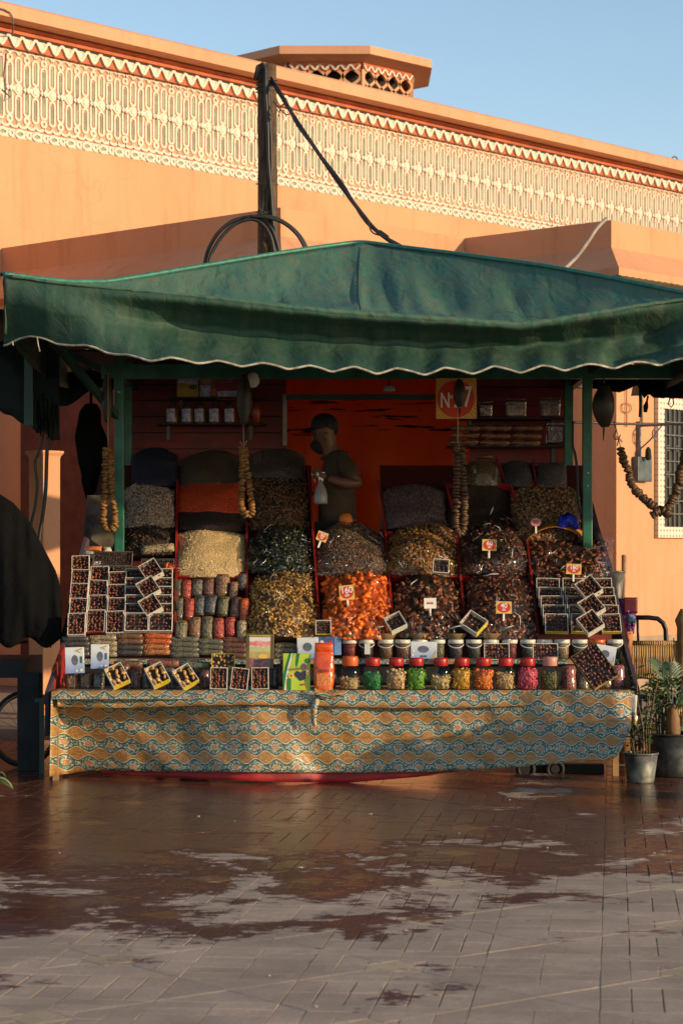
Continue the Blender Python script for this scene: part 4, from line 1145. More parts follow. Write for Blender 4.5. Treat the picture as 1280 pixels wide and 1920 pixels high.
# ---- third row
heap('peanut_heap', 'pale pinkish peanut heap at the left post', 231, 329, 903, 990, grain((.28, .18, .12), (.42, .30, .21), 110, .0), OVAL, .0085, pm((.46, .31, .22), island=.35), 900, 18, .14, 2, .7)
heap('raisin_heap', 'dark brown raisin heap in front of the pale peanuts', 231, 329, 975, 1042, PBR('heap_core', (.022, .011, .006), .8), OVAL, .0115, pm((.055, .024, .012), island=.5), 420, 22, .15, 2, .8)
heap('lentil_heap', 'flat-topped orange-red lentil heap', 332, 461, 894, 962, grain((.70, .055, .005), (.85, .10, .010), 210, .0), None, 0, None, 0, 14, .13, 2)
heap('clove_heap', 'dark brown clove heap just below the orange-red lentils', 333, 463, 957, 994, grain((.035, .018, .012), (.07, .036, .022), 190, .0), None, 0, None, 0, 12, .15, 0)
heap('walnut_heap', 'dark brown mixed nut heap left of the standing man', 466, 580, 888, 992, grain((.04, .018, .008), (.11, .05, .02), 100, .0), OVAL, .0105, pm((.17, .07, .026), island=.6), 1000, 14, .14, 4, .8)
heap('flax_heap', 'mauve-grey flax seed heap right of the standing man', 712, 836, 908, 990, grain((.11, .065, .06), (.20, .13, .12), 170, .0), CHIP, .006, pm((.22, .12, .10), island=.4), 800, 16, .14, 2, .6)
heap('coffee_heap', 'smooth dark brown heap behind the hanging fig string on the right', 838, 950, 910, 992, grain((.045, .022, .012), (.085, .042, .022), 190, .0), None, 0, None, 0, 10, .13, 2)
heap('hazelnut_heap', 'brown hazelnut heap with the round pink 80 tag', 956, 1088, 906, 1012, grain((.10, .052, .022), (.19, .10, .045), 100, .0), OVAL, .0105, pm((.27, .135, .055), island=.5), 1300, 18, .15, 2, .8)
# ---- top row
heap('blue_heap', 'dark navy heap at the upper left next to the post', 246, 336, 840, 908, grain((.018, .017, .04), (.03, .03, .065), 180, .0), None, 0, None, 0, 14, .13, 4)
heap('cumin_heap', 'peaked drab brown powder heap at the top, above the lentils', 334, 461, 845, 908, grain((.10, .055, .03), (.13, .075, .042), 260, .0), None, 0, None, 0, 22, .12, 4)
heap('chickpea_heap', 'greyish heap at the top, left of the man', 466, 574, 842, 896, grain((.12, .075, .055), (.18, .12, .09), 120, .0), None, 0, None, 0, 14, .12, 2)
heap('ginger_heap', 'tan heap at the top with a glass cloche on it', 872, 942, 862, 912, grain((.20, .11, .045), (.30, .17, .07), 110, .0), None, 0, None, 0, 8, .12, 2)
heap('poppy_heap', 'bluish grey seed heap at the top right', 940, 1000, 864, 912, grain((.06, .055, .065), (.14, .12, .13), 140, .0), None, 0, None, 0, 8, .12, 2)
heap('sunflower_heap', 'pale mauve seed heap at the top right corner beside the rear post', 1004, 1062, 866, 912, grain((.14, .095, .09), (.22, .16, .15), 130, .0), None, 0, None, 0, 6, .12, 2)

# glass cloche on the tan heap, orange fruit behind the seeds, folded yellow paper, blue bag
cl = empty('glass_cloche', at(908, 900, Ysl(905) - .16), 0, 'clear glass cloche with brown lid standing on the tan heap', 'cloche')
b = MB(); b.lathe([(.105, -.04), (.105, .08), (.09, .13), (.05, .155), (.0, .16)], 20, cap=False); b.build('dome', M_CLEAR, cl)
b = MB(); b.lathe([(.055, .155), (.06, .175), (.03, .185), (.0, .187)], 16); b.build('knob', PBR('brown_knob', (.16, .05, .02), .5), cl)
b = MB(); b.lathe([(.001, 0), (.03, .004), (.049, .03), (.052, .055), (.045, .085), (.025, .105), (.001, .108)], 18, c=at(648, 988, 15.98) - Vector((0, 0, .01))); tag(b.build('orange_fruit', PBR('orange_peel', (.62, .13, .01), .5, bump=.3, bs=220, bd=.002)), 'single round orange on top of the grey-brown seed heap', 'orange')
b = MB(); b.lathe([(.004, .0), (.003, .035), (.012, .03)], 6, c=at(657, 990, Ysl(985) + .2)); 
b = MB(); b.grid(lambda u, v: at(985 + 110 * u, 1010 - 26 * math.sin(PI * u) ** .8 - 10 * u * v + 4 * (1 - v), Ysl(1008) - .12 + .10 * v), 16, 4); o = tag(b.build('paper_sheet', PBR('ochre_paper', (.45, .17, .02), .6, vs=8)), 'ochre paper sheet folded behind the big boxy date heap', 'paper'); mod_solid(o, .003)
b = MB(); b.grid(lambda u, v: at(1049 + 30 * u - (4 - 8 * u) * v * 1.4, 964 + 26 * v + 3 * math.sin(u * 9), Ysl(985) - .22 - .03 * math.sin(PI * u) * math.sin(PI * v)), 12, 10)
o = tag(b.build('foil_bag', PBR('blue_foil', (.02, .03, .42), .22, .6, bump=.8, bs=40, bd=.02)), 'small crumpled shiny blue foil bag on the hazelnut heap by the right post', 'bag'); mod_solid(o, .004)

# ---- price cards
M_YEL = PBR('yellow_card', (.62, .42, .10), .6, var=.08); M_REDI = PBR('red_print', (.52, .03, .012), .5, var=.1); M_WHI = PBR('white_print', (.75, .72, .66), .6, var=.05); M_PINK = PBR('pink_card', (.6, .26, .26), .6)
def price_card(px, py, wpx, hpx, Y, roll, text, label, style='oval', sub='dh'):
    k = pxm(Y); W_, H_ = wpx * k, hpx * k
    root = empty('price_card', at(px, py, Y), 0, label, 'price card', 'price cards stuck in the heaps')
    root.rotation_euler = (R(-12), R(roll), 0)
    b = MB()
    if style == 'disc': b.prism([(x, 0, z) for x, z in circ(0, 0, W_ / 2, H_ / 2, 20)], (0, .003, 0)); o = b.build('card', M_PINK, root)
    else: b.box((-W_ / 2, 0, -H_ / 2), (W_ / 2, .003, H_ / 2)); b.build('card', M_YEL if style == 'oval' else M_WHI, root)
    if style == 'oval':
        b = MB(); b.prism([(x, -.0012, z) for x, z in circ(0, 0, W_ * .44, H_ * .42, 22)], (0, .001, 0)); b.build('red_oval', M_REDI, root)
        lettering(text, H_ * .56, M_WHI, root, Matrix.Translation((0, -.002, H_ * .14)) @ UPR, space=.95)
        lettering(sub, H_ * .30, M_WHI, root, Matrix.Translation((0, -.002, -H_ * .18)) @ UPR)
    else:
        lettering(text, H_ * (.62 if style == 'disc' else .32), M_REDI, root, Matrix.Translation((0, -.0015, 0)) @ UPR)
    b = MB(); b.box((-.006, .003, -H_ / 2 - .05), (.006, .006, 0)); b.build('stick', M_WHI, root)
    return root
price_card(917, 1022, 27, 22, Ysl(1025) - .34, 2, '60', 'yellow price card reading 60 on the upper black-brown dates')
price_card(944, 1139, 29, 23, Ysl(1140) - .36, 1, '40', 'yellow price card reading 40 on the lower glossy dates')
price_card(1075, 1067, 28, 20, Ysl(1067) - .30, 3, '180', 'yellow price card reading 180 on the boxy date heap')
price_card(650, 1111, 28, 28, Ysl(1111) - .36, -6, '160', 'yellow price card reading 160 on the orange apricots')
price_card(806, 1131, 23, 20, Ysl(1131) - .35, -1, '60dh', 'plain white price card with small red print on the dates', 'plain')
price_card(1004, 979, 20, 16, Ysl(985) - .22, 0, '80', 'round pink price tag reading 80', 'disc')
price_card(604, 1006, 20, 18, Ysl(1006) - .24, 20, '50', 'small tilted red price card beside the dark glossy heap', 'oval')

# ---- number sign
sg = empty('number_sign', at(855, 747, 15.62), 0, 'square yellow sign with red disc and white number N° 27 hanging at the top', 'sign')
k = pxm(15.62)
def ray_mat():
    g = G('sunburst_yellow'); x, y, z = g.xyz(g.obj()); a = g.m('ARCTAN2', z, x)
    s = g.m('SINE', g.m('MULTIPLY', a, 40.0))
    return g.done(g.pr(g.mix(g.ramp(s, -.3, .3), (.50, .24, .03), (.60, .33, .06)), .5))
b = MB(); b.box((-38 * k, 0, -38 * k), (38 * k, .006, 38 * k)); b.build('plate', ray_mat(), sg)
b = MB(); b.prism([(x, -.002, z) for x, z in circ(-1 * k, -1 * k, 35 * k, 35 * k, 32)], (0, .0015, 0)); b.build('red_disc', M_REDI, sg)
lettering('N', 40 * k, M_WHI, sg, Matrix.Translation((-21 * k, -.003, -5 * k)) @ UPR, sx=.62)
lettering('o', 14 * k, M_WHI, sg, Matrix.Translation((-9.5 * k, -.003, 4 * k)) @ UPR, sx=.8)
lettering('2', 55 * k, M_WHI, sg, Matrix.Translation((3 * k, -.003, 0)) @ UPR, sx=.6)
lettering('7', 55 * k, M_WHI, sg, Matrix.Translation((21 * k, -.003, 1 * k)) @ UPR, sx=.6)

# ---- boxes of dates
M_CARD = PBR('white_carton', (.60, .57, .50), .6, var=.1); M_CARDY = PBR('yellow_carton', (.60, .46, .04), .5, var=.1); M_CARDR = PBR('red_carton', (.45, .03, .03), .5); M_CARDG = PBR('gold_carton', (.42, .30, .07), .4, .3)
M_TRAYIN = PBR('dark_tray', (.035, .022, .020), .6); M_DATE = pm((.20, .062, .028), rough=.3, island=.6)
M_DATEW = PBR('date_film', (.05, .05, .06), .2)
_BOX = {}
def box_meshes(W_, H_, D_, rim, stripe, fruit, rows, cols_, psz, film=True):
    key = (round(W_, 3), round(H_, 3), rim.name, stripe.name, fruit.name, rows, cols_, film)
    if key in _BOX: return _BOX[key]
    t = .004
    b = MB()
    b.box((-W_ / 2, -D_, -H_ / 2), (-W_ / 2 + t, 0, H_ / 2)); b.box((W_ / 2 - t, -D_, -H_ / 2), (W_ / 2, 0, H_ / 2))
    b.box((-W_ / 2 + t, -D_, H_ / 2 - t), (W_ / 2 - t, 0, H_ / 2)); b.box((-W_ / 2 + t, -D_, -H_ / 2), (W_ / 2 - t, 0, -H_ / 2 + t), 1)
    b.box((-W_ / 2 + t, -.004, -H_ / 2 + t), (W_ / 2 - t, 0, H_ / 2 - t), 2)
    tray = b.mesh('tray', [rim, stripe, M_TRAYIN])
    L = []
    for i in range(cols_):
        for j in range(rows):
            L.append((-W_ / 2 + W_ * (i + .5 + random.uniform(-.3, .3)) / cols_, -D_ * .55 - random.uniform(0, D_ * .3), -H_ / 2 + H_ * (j + .5 + random.uniform(-.3, .3)) / rows))
    n = len(L); base = (OVAL[0][:, [1, 2, 0]], OVAL[1])
    Rm = rot_mats(n, normals=np.tile([0, 0, 1.0], (n, 1)), tilt=.75)
    o = scatter('dates', base, np.array(L), Rm, psz * RNG.uniform(.85, 1.15, n), fruit); me = o.data; bpy.data.objects.remove(o)
    fm = None
    if film:
        b = MB(); b.grid(lambda u, v: (-W_ / 2 + t + (W_ - 2 * t) * u, -D_ * 1.0 + .002 * wr(u * 5, v * 5, W_ * 50, 1), -H_ / 2 + t + (H_ - 2 * t) * v), 8, 8); fm = b.mesh('film', M_FILMB)
    _BOX[key] = (tray, me, fm); return _BOX[key]
def date_box(px, py, wpx, hpx, Y, label, roll=0, pitch=-35, rim=None, stripe=None, fruit=None, rows=9, cols_=5, psz=.0135, D_=.035, group='open cartons of dates', film=True, name='date_box', yaw=0, pname='dates'):
    k = pxm(Y)
    tray, me, fm = box_meshes(wpx * k, hpx * k, D_, rim or M_CARD, stripe or M_CARD, fruit or M_DATE, rows, cols_, psz, film)
    root = empty(name, at(px, py, Y), 0, label, 'box', group)
    root.rotation_mode = 'XYZ'
    root.matrix_world = Matrix.Translation(at(px, py, Y)) @ Matrix.Rotation(R(yaw), 4, 'Z') @ Matrix.Rotation(R(pitch), 4, 'X') @ Matrix.Rotation(R(roll), 4, 'Y')
    link('tray', tray, root); o = link(pname, me, root); o['kind'] = 'stuff'
    if fm: link('film', fm, root)
    return root
ORD = ['lowest', 'second from the bottom', 'third from the bottom', 'fourth from the bottom', 'fifth from the bottom', 'sixth from the bottom', 'seventh from the bottom']
GRPL = 'overlapping date cartons at the left end'; GRPR = 'overlapping date cartons at the right end'
for (x, ys, nm, w_) in ((146, (1178, 1150, 1122, 1096, 1070), 'outermost left column', 33), (182, (1172, 1144, 1116, 1090), 'second column from the left', 34), (217, (1174, 1149, 1124, 1100), 'third column from the left', 33)):
    for i, y in enumerate(ys):
        date_box(x + i * 1.6 + random.uniform(-1.2, 1.2), y - 4, w_, 46, Ysl(y) - .10 - .012 * (len(ys) - i), f'tall date carton, {ORD[i]} in the {nm}', stripe=M_CARDY if (x == 146 and i == 1) else (M_CARDR if x == 182 and i == 0 else None), group=GRPL, pitch=-28, roll=random.uniform(-2.5, 2.5))
for (x, nm) in ((257, 'left column by the pouches'), (302, 'right column by the pouches')):
    for i, y in enumerate((1176, 1158, 1142, 1126, 1110, 1093)):
        date_box(x, y - 6, 44, 38, Ysl(y) - .085 - .012 * (6 - i), f'low date carton, {ORD[i]} in the {nm}', rows=5, cols_=6, psz=.0125, group=GRPL, pitch=-28)
for (x, y, nm) in ((285, 1074, 'topmost'), (280, 1107, 'middle'), (284, 1140, 'lowest')):
    date_box(x, y, 34, 38, Ysl(y) - .26, f'tilted white date carton, {nm} of three leaning on the left cartons', roll=-35, pitch=-32, D_=.05, group=GRPL, yaw=-8, rows=7, cols_=5)
for ci, (x, nm) in enumerate(((1026, 'left column'), (1071, 'middle column'), (1124, 'right column'))):
    for i, y in enumerate((1172, 1155, 1138, 1122, 1105)):
        date_box(x + (4 - i) * 4 + (4 if ci else 0), y, 43 if ci < 2 else 36, 38, Ysl(y) - .10 - .014 * (5 - i), f'date carton, {ORD[i]} in the {nm} of the right stack', rows=5, cols_=6, psz=.0125, group=GRPR, pitch=-28, roll=random.uniform(-2.5, 2.5), stripe=M_CARDY if i == 0 else None)
for (x, y, nm) in ((1103, 1107, 'topmost'), (1108, 1142, 'middle'), (1106, 1172, 'lowest')):
    date_box(x, y, 37, 40, Ysl(y) - .31, f'tilted white date carton, {nm} of three leaning on the right stack', roll=-36, pitch=-32, D_=.05, group=GRPR, yaw=-8, rows=7, cols_=5)
FIGF = pm((.58, .34, .10), island=.35); MIX = pm((.28, .12, .04), island=.7, hue=.03)
for (x, y, nm, rl) in ((221, 1271, 'left', -28), (296, 1270, 'middle', -28), (349, 1273, 'right', -33)):
    date_box(x, y, 34, 42, 14.42, f'yellow-edged tilted carton of golden figs, {nm} one of three on the lowest shelf', roll=rl, pitch=-30, rim=M_CARD, stripe=M_CARDY, fruit=FIGF, rows=6, cols_=3, psz=.0205, D_=.05, group='yellow-edged fig cartons on the lowest shelf', name='fig_box', pname='figs')
for (x, y, nm, rl) in ((411, 1273, 'left', 1), (450, 1274, 'middle', 6), (488, 1273, 'right', -1)):
    date_box(x, y, 32, 41, 14.38, f'upright white-rimmed carton of dates, {nm} one of three at the table edge', roll=rl, pitch=-10, group='upright date cartons at the table edge')
date_box(419, 1241, 43, 28, 14.6, 'yellow carton of figs standing behind the upright date cartons', pitch=-12, rim=M_CARDY, stripe=M_CARDY, fruit=FIGF, rows=3, cols_=6, psz=.014, name='fig_box', pname='figs')
date_box(606, 1180, 29, 28, 14.95, 'small white carton of mixed nuts with yellow base between curled fruit and apricots', pitch=-18, stripe=M_CARDY, fruit=MIX, rows=6, cols_=6, psz=.0065, D_=.05, name='nut_box', pname='nuts')
date_box(742, 1172, 33, 34, 14.92, 'small tilted white carton of nuts in front of the dark red dates', roll=-30, pitch=-34, fruit=pm((.16, .05, .02), island=.9), rows=5, cols_=5, psz=.008, D_=.05, yaw=-8, name='nut_box', pname='nuts')
date_box(887, 1173, 36, 40, 14.92, 'tilted yellow carton of golden nuts below the 40 card heap', roll=-52, pitch=-34, rim=M_CARD, stripe=M_CARDY, fruit=pm((.32, .17, .06), island=.6), rows=5, cols_=4, psz=.009, D_=.05, name='nut_box', pname='nuts')
date_box(826, 1064, 30, 27, Ysl(1064) - .31, 'small white-rimmed carton of chocolates on the almond heap', roll=4, pitch=-20, rows=4, cols_=4, psz=.009, name='chocolate_box', pname='chocolates')
date_box(930, 1223, 47, 31, 14.56, 'landscape carton of dates leaning on the buckets, nearer the middle', pitch=-10, rows=5, cols_=8, psz=.0135, group='landscape date cartons leaning on the buckets')
date_box(1021, 1223, 47, 31, 14.56, 'landscape carton of dates leaning on the buckets, nearer the right end', pitch=-10, rows=5, cols_=8, psz=.0135, group='landscape date cartons leaning on the buckets')
date_box(1113, 1252, 56, 78, 14.36, 'large tilted gold-edged tray of red-brown chocolates at the right end of the table', roll=-32, pitch=-26, rim=PBR('olive_gold_carton', (.13, .10, .03), .4, .3), stripe=M_CARDG, fruit=pm((.15, .04, .018), rough=.35, island=.4), rows=10, cols_=7, psz=.0155, name='chocolate_tray', pname='chocolates', D_=.03)
# shallow seed trays at the upper left
M_TRIM = PBR('grey_wood_trim', (.13, .10, .085), .6)
for (x, y, wp_, hp_, f1, lab) in ((212, 1052, 74, 34, (.10, .05, .03), 'shallow tray of brown seeds behind the left cartons, upper one'), (240, 1078, 56, 30, (.12, .085, .05), 'shallow grey-rimmed tray with a fan of orange peel, beside the left cartons'), (296, 1066, 62, 34, (.085, .045, .05), 'shallow grey-rimmed tray holding one orange peel bundle next to the cream heap')):
    Y = Ysl(y) - .05; k = pxm(Y)
    t = date_box(x, y, wp_, hp_, Y, lab, pitch=-38, rim=M_TRIM, stripe=M_TRIM, fruit=pm(f1, island=.5), rows=7, cols_=16, psz=.007, D_=.03, group='shallow seed trays at the upper left', name='seed_tray', film=False, pname='seeds')
    if x != 212:
        n = 26; cx_ = .012 if x == 240 else .055
        us = RNG.uniform(0, PI, n); rr_ = RNG.uniform(.008, .045, n)
        L = np.stack([cx_ + .03 + rr_ * np.cos(us) * .9, -.045 - RNG.uniform(0, .012, n), -.04 + rr_ * np.sin(us) * 1.1], -1)
        scatter('orange_peel', FLAT, L, rot_mats(n, normals=np.tile([0, -1.0, 0], (n, 1)), tilt=.4), np.full(n, .012), pm((.62, .10, .012), island=.3), t)['kind'] = 'stuff'

# ---- pouches of nuts and seeds
_PO = {}
def pouch_mesh(W_, H_, c1, c2, sc=95):
    key = (round(W_, 3), round(H_, 3), c1, c2, sc)
    if key in _PO: return _PO[key]
    sd = len(_PO) * 3.7
    b = MB(); nz, na = 16, 14
    for i in range(nz + 1):
        t = i / nz; e = min(1, math.sin(PI * min(max(t, .02), .98)) * 2.4) ** .6
        rx = W_ / 2 * (.78 + .22 * e); ry = W_ * .42 * e * .9 + .003
        for j in range(na):
            a = 2 * PI * j / na; lump = 1 + .10 * wr(math.cos(a) * 1.3, math.sin(a) * 1.3 + t * 5, sd, 1)
            b.v.append((rx * math.cos(a) * lump, ry * math.sin(a) * lump, (t - .5) * H_))
    for i in range(nz):
        for j in range(na):
            b.face((i * na + j, i * na + (j + 1) % na, (i + 1) * na + (j + 1) % na, (i + 1) * na + j), 0, smooth=True)
    b.face(list(range(na))[::-1], 0); b.face([nz * na + j for j in range(na)], 0)
    _PO[key] = b.mesh('nut_pouch', grain(c1, c2, sc, .55)); return _PO[key]
RED = ((.34, .035, .018), (.48, .07, .03)); GRY = ((.085, .075, .055), (.16, .14, .10)); OLV = ((.14, .11, .045), (.22, .18, .09)); BRD = ((.11, .035, .022), (.20, .07, .04))
BLU = ((.05, .05, .055), (.11, .10, .10)); TAN = ((.22, .11, .055), (.33, .18, .09)); ORG = ((.52, .08, .012), (.68, .14, .02)); BEI = ((.28, .21, .11), (.40, .31, .18)); BRN = ((.13, .055, .022), (.22, .10, .04)); DRK = ((.035, .028, .026), (.075, .06, .055)); PNK = ((.30, .07, .07), (.42, .14, .12)); GREYG = ((.10, .095, .06), (.19, .17, .11))
def pouch(px, py, wpx, hpx, Y, roll, c, label, group='clear pouches of nuts and seeds', sc=95, pitch=-20):
    k = pxm(Y)
    o = link('nut_pouch', pouch_mesh(wpx * k, hpx * k, c[0], c[1], sc))
    o.matrix_world = Matrix.Translation(at(px, py, Y)) @ Matrix.Rotation(R(pitch), 4, 'X') @ Matrix.Rotation(R(roll), 4, 'Y')
    tag(o, label, 'pouch', group); return o
GP = 'standing pouches between the cartons and the cream heap'
for (x, y, w_, h_, c, nm, rl) in ((350, 1106, 18, 38, RED, 'bright red pouch, upper of two stacked beside the cartons', 2), (355, 1143, 18, 44, RED, 'bright red pouch, lower of two stacked beside the cartons', 3), (370, 1103, 21, 34, GRY, 'grey-green pouch at the top next to the red pouches', 3),
    (374, 1136, 21, 40, BLU, 'slate pouch below the grey-green one', 4), (391, 1101, 21, 38, BRD, 'brownish-red pouch, third along the top of the pouches', 1), (395, 1135, 24, 40, BLU, 'dark slate pouch, widest one in the pouch middle row', 6), (417, 1099, 27, 46, TAN, 'fat tan pouch, tallest at the top of the pouches', 2),
    (419, 1138, 23, 40, OLV, 'olive pouch below the fat tan one', 5), (438, 1108, 16, 36, TAN, 'narrow tan-red pouch right of the fat tan one', 4), (443, 1142, 22, 46, BRD, 'reddish brown pouch near the right edge of the pouches', 5), (454, 1092, 18, 34, BLU, 'blue-grey pouch at the upper right corner of the pouches', 0), (458, 1152, 17, 62, ORG, 'long bright orange pouch at the right edge of the pouches', 1),
    (335, 1104, 13, 36, GRY, 'thin dark pouch against the cartons, upper', 0), (337, 1142, 15, 44, GRY, 'thin dark pouch against the cartons, lower', 0), (340, 1182, 22, 38, OLV, 'olive pouch at the left of the bottom pouch row', 3), (366, 1177, 23, 42, ((.19, .10, .05), (.36, .15, .05)), 'brown and orange pouch in the bottom pouch row', 2), (389, 1178, 22, 46, OLV, 'olive pouch in the middle of the bottom pouch row', 0),
    (410, 1179, 21, 42, RED, 'red pouch right of the middle in the bottom pouch row', -2), (432, 1176, 20, 38, RED, 'red pouch with crimped end, second from right in the bottom pouch row', -4), (453, 1181, 18, 36, BEI, 'beige pouch at the right end of the bottom pouch row', 0)):
    pouch(x, y, w_, h_, Ysl(y) - (.13 if y > 1165 else .08), rl, c, nm, GP)
GL = 'pouches lying stacked on the upper shelf'
for (x0, x1, y0, n, c, sp, nm) in ((118, 168, 1198, 4, DRK, 9.5, 'dark grey'), (168, 219, 1196, 4, BEI, 10, 'beige'), (220, 269, 1193, 2, BRN, 10, 'brown'), (220, 269, 1214, 2, DRK, 10, 'blackish'), (270, 322, 1193, 2, ORG, 10, 'bright orange'), (269, 319, 1213, 2, ((.42, .13, .03), (.55, .22, .06)), 10, 'amber'), (320, 374, 1199, 4, GREYG, 9.5, 'grey-green'), (372, 420, 1203, 3, GREYG, 10, 'drab green'), (416, 462, 1200, 4, BRD, 9.5, 'maroon'), (514, 560, 1210, 3, BEI, 9.5, 'pale beige')):
    for i in range(n):
        y = y0 + i * sp
        pos_ = ['topmost', 'second', 'third', 'bottom'][i] if n == 4 else (['upper', 'lower'][i] if n == 2 else ['topmost', 'middle', 'bottom'][i])
        pouch((x0 + x1) / 2 + random.uniform(-1.5, 1.5), y, 11.5, x1 - x0, 14.93, 90 + random.uniform(-1.5, 1.5), c, f'{nm} pouch lying on the upper shelf, {pos_} of its stack', GL, 110, 0)
GB = 'pouches on the lowest shelf'
for (x, y, w_, h_, c, rl, nm) in ((135, 1278, 23, 34, ((.24, .09, .03), (.40, .16, .05)), 0, 'rust-brown pouch standing at the left end of the lowest shelf'), (161, 1277, 23, 35, BRN, 2, 'brown pouch standing second on the lowest shelf'), (186, 1278, 22, 33, GRY, 0, 'grey pouch standing third on the lowest shelf'), (234, 1268, 18, 48, BRN, 0, 'brown pouch behind the left fig carton'), (255, 1274, 22, 40, BRD, 0, 'dark red-brown pouch between left and middle fig cartons'), (274, 1278, 18, 34, DRK, 0, 'blackish pouch behind the middle fig carton'),
    (322, 1278, 20, 36, DRK, 0, 'dark pouch between middle and right fig cartons'), (384, 1276, 19, 38, BRD, 0, 'wine-brown pouch left of the upright date cartons'), (514, 1270, 18, 46, DRK, 0, 'very dark pouch between date cartons and the green bag'), (533, 1262, 16, 50, BRD, 0, 'narrow maroon pouch half behind the green bag'), (620, 1268, 20, 44, BRD, 0, 'dark pouch half behind the orange packet'),
    (1066, 1272, 27, 48, PNK, -3, 'pinkish red pouch left of the large chocolate tray'), (1092, 1279, 25, 36, GRY, 0, 'grey pouch below the large chocolate tray'), (1136, 1282, 24, 28, TAN, 0, 'tan pouch peeping under the large chocolate tray'), (1158, 1271, 26, 48, PNK, -4, 'pinkish red pouch at the right end of the lowest shelf')):
    pouch(x, y, w_, h_, 14.54, rl, c, nm, GB, 95, -8)
for (x, y, l_, c, nm) in ((241, 1246, 54, BRN, 'brown pouch lying on the lowest shelf behind the left fig carton'), (306, 1244, 60, ((.30, .06, .02), (.16, .10, .07)), 'red speckled pouch lying behind the middle fig carton'), (366, 1248, 56, GREYG, 'grey-green pouch lying behind the right fig carton'), (300, 1257, 56, DRK, 'blackish pouch lying under the red speckled one')):
    pouch(x, y, 15, l_, 14.62, 90, c, nm, GB, 95, 0)
pouch(296, 1029, 18, 62, Ysl(1030) - .14, 84, BEI, 'pale beige nut pouch lying above the seed trays', GP)
# small packets on the left slope
for (x, y, w_, h_, c, nm) in ((186, 933, 22, 12, (.5, .36, .05), 'yellow packet at the top of the left slope'), (186, 946, 26, 10, (.5, .47, .42), 'white packet under the yellow one on the left slope'), (176, 1028, 30, 10, (.5, .14, .04), 'orange-tinted packet above the left cartons'), (170, 1040, 22, 16, (.5, .48, .44), 'white packet next to the left cartons'), (202, 1031, 16, 15, (.55, .5, .4), 'cream card with dark window near the left post'), (222, 1032, 16, 8, (.35, .03, .06), 'crimson packet behind the left post'), (180, 1056, 18, 8, (.48, .46, .42), 'folded white slip at the left cartons')):
    Y = Ysl(y) - .05; kk = pxm(Y)
    b = MB(); b.grid(lambda u, v: (((u - .5) * w_) * kk, -.012 * math.sin(PI * u) * math.sin(PI * v) + .004 * wr(u * 4, v * 4, x, 1), (.5 - v) * h_ * kk), 8, 6)
    o = b.build('packet', PBR('packet_film', c, .35, vs=40, var=.4)); o.location = at(x, y, Y); o.rotation_euler = (R(-30), R(random.uniform(-6, 6)), 0); mod_solid(o, .008, 1); tag(o, nm, 'packet', 'small packets on the left slope')
b = MB(); b.box((-.13, 0, -.28), (.13, .012, .28)); o = b.build('paper_board', PBR('brown_paper', (.12, .09, .065), .8, vs=6, var=.5)); o.location = at(193, 985, Ysl(985) - .02); o.rotation_euler = (R(-38), 0, 0); tag(o, 'drab brown paper board on the slope beside the left fig string', 'board')

# ---- jars with red lids on the lowest shelf
M_LIDR = PBR('red_plastic_lid', (.42, .012, .010), .35, var=.15); M_LIDO = PBR('orange_plastic_lid', (.58, .11, .02), .35, var=.15); M_LIDP = PBR('pale_pink_lid', (.55, .24, .19), .4, var=.12)
def lid_mesh(name, r, h, m):
    b = MB(); n = 28
    prof = [(r * .97, 0), (r, .003), (r, h * .78), (r * .96, h * .94), (r * .86, h), (r * .3, h * 1.01)]
    for i, (rad, z) in enumerate(prof):
        for j in range(n):
            a = 2 * PI * j / n; q = rad * (1 - (.03 if j % 2 and i < 4 else 0)); b.v.append((q * math.cos(a), q * math.sin(a), z))
    for i in range(len(prof) - 1):
        for j in range(n): b.face((i * n + j, i * n + (j + 1) % n, (i + 1) * n + (j + 1) % n, (i + 1) * n + j), 0, smooth=True)
    b.face([j for j in range(n)][::-1]); b.face([(len(prof) - 1) * n + j for j in range(n)])
    return b.mesh(name, m)
kj = pxm(14.43); JR = 19.3 * kj; JH = 45 * kj
b = MB(); b.lathe([(JR * .2, .002), (JR * .85, .002), (JR * .97, .010), (JR, .022), (JR, JH * .72), (JR * .93, JH * .87), (JR * .74, JH * .97), (JR * .70, JH * 1.03)], 26, cap=False); ME_JAR = b.mesh('jar_body', M_CLEAR)
LIDS = {'r': lid_mesh('lid', 13.8 * kj, 15 * kj, M_LIDR), 'o': lid_mesh('lid', 15 * kj, 18 * kj, M_LIDO), 'p': lid_mesh('lid', 14.5 * kj, 17 * kj, M_LIDP)}
STRIP = (FLAT[0] * np.array([1, .9, .8]), FLAT[1])
jar_specs = [(656, 'o', OVAL, (.52, .36, .16), .0085, .52, 150, 'pale nuts under an orange lid'), (699, 'r', STRIP, (.02, .20, .05), .0105, .74, 120, 'dark green candied strips'), (741, 'r', LUMP, (.55, .34, .16), .012, .86, 70, 'tan crystallised ginger'), (782, 'r', STRIP, (.16, .38, .03), .0115, .88, 130, 'lime green candied strips'),
             (826, 'r', FLAT, (.55, .40, .17), .014, .60, 60, 'pale yellow fruit slices'), (866, 'r', STRIP, (.66, .33, .03), .0135, .88, 110, 'mango yellow strips'), (907, 'r', LUMP, (.68, .17, .02), .0115, .84, 90, 'orange and red candied fruit'), (948, 'r', OVAL, (.55, .36, .15), .0095, .72, 130, 'golden cashew nuts'), (988, 'r', LUMP, (.60, .07, .12), .0095, .92, 150, 'bright pink candied pieces'), (1029, 'p', OVAL, (.14, .12, .035), .0075, .74, 190, 'green-brown pods under a pale pink lid')]
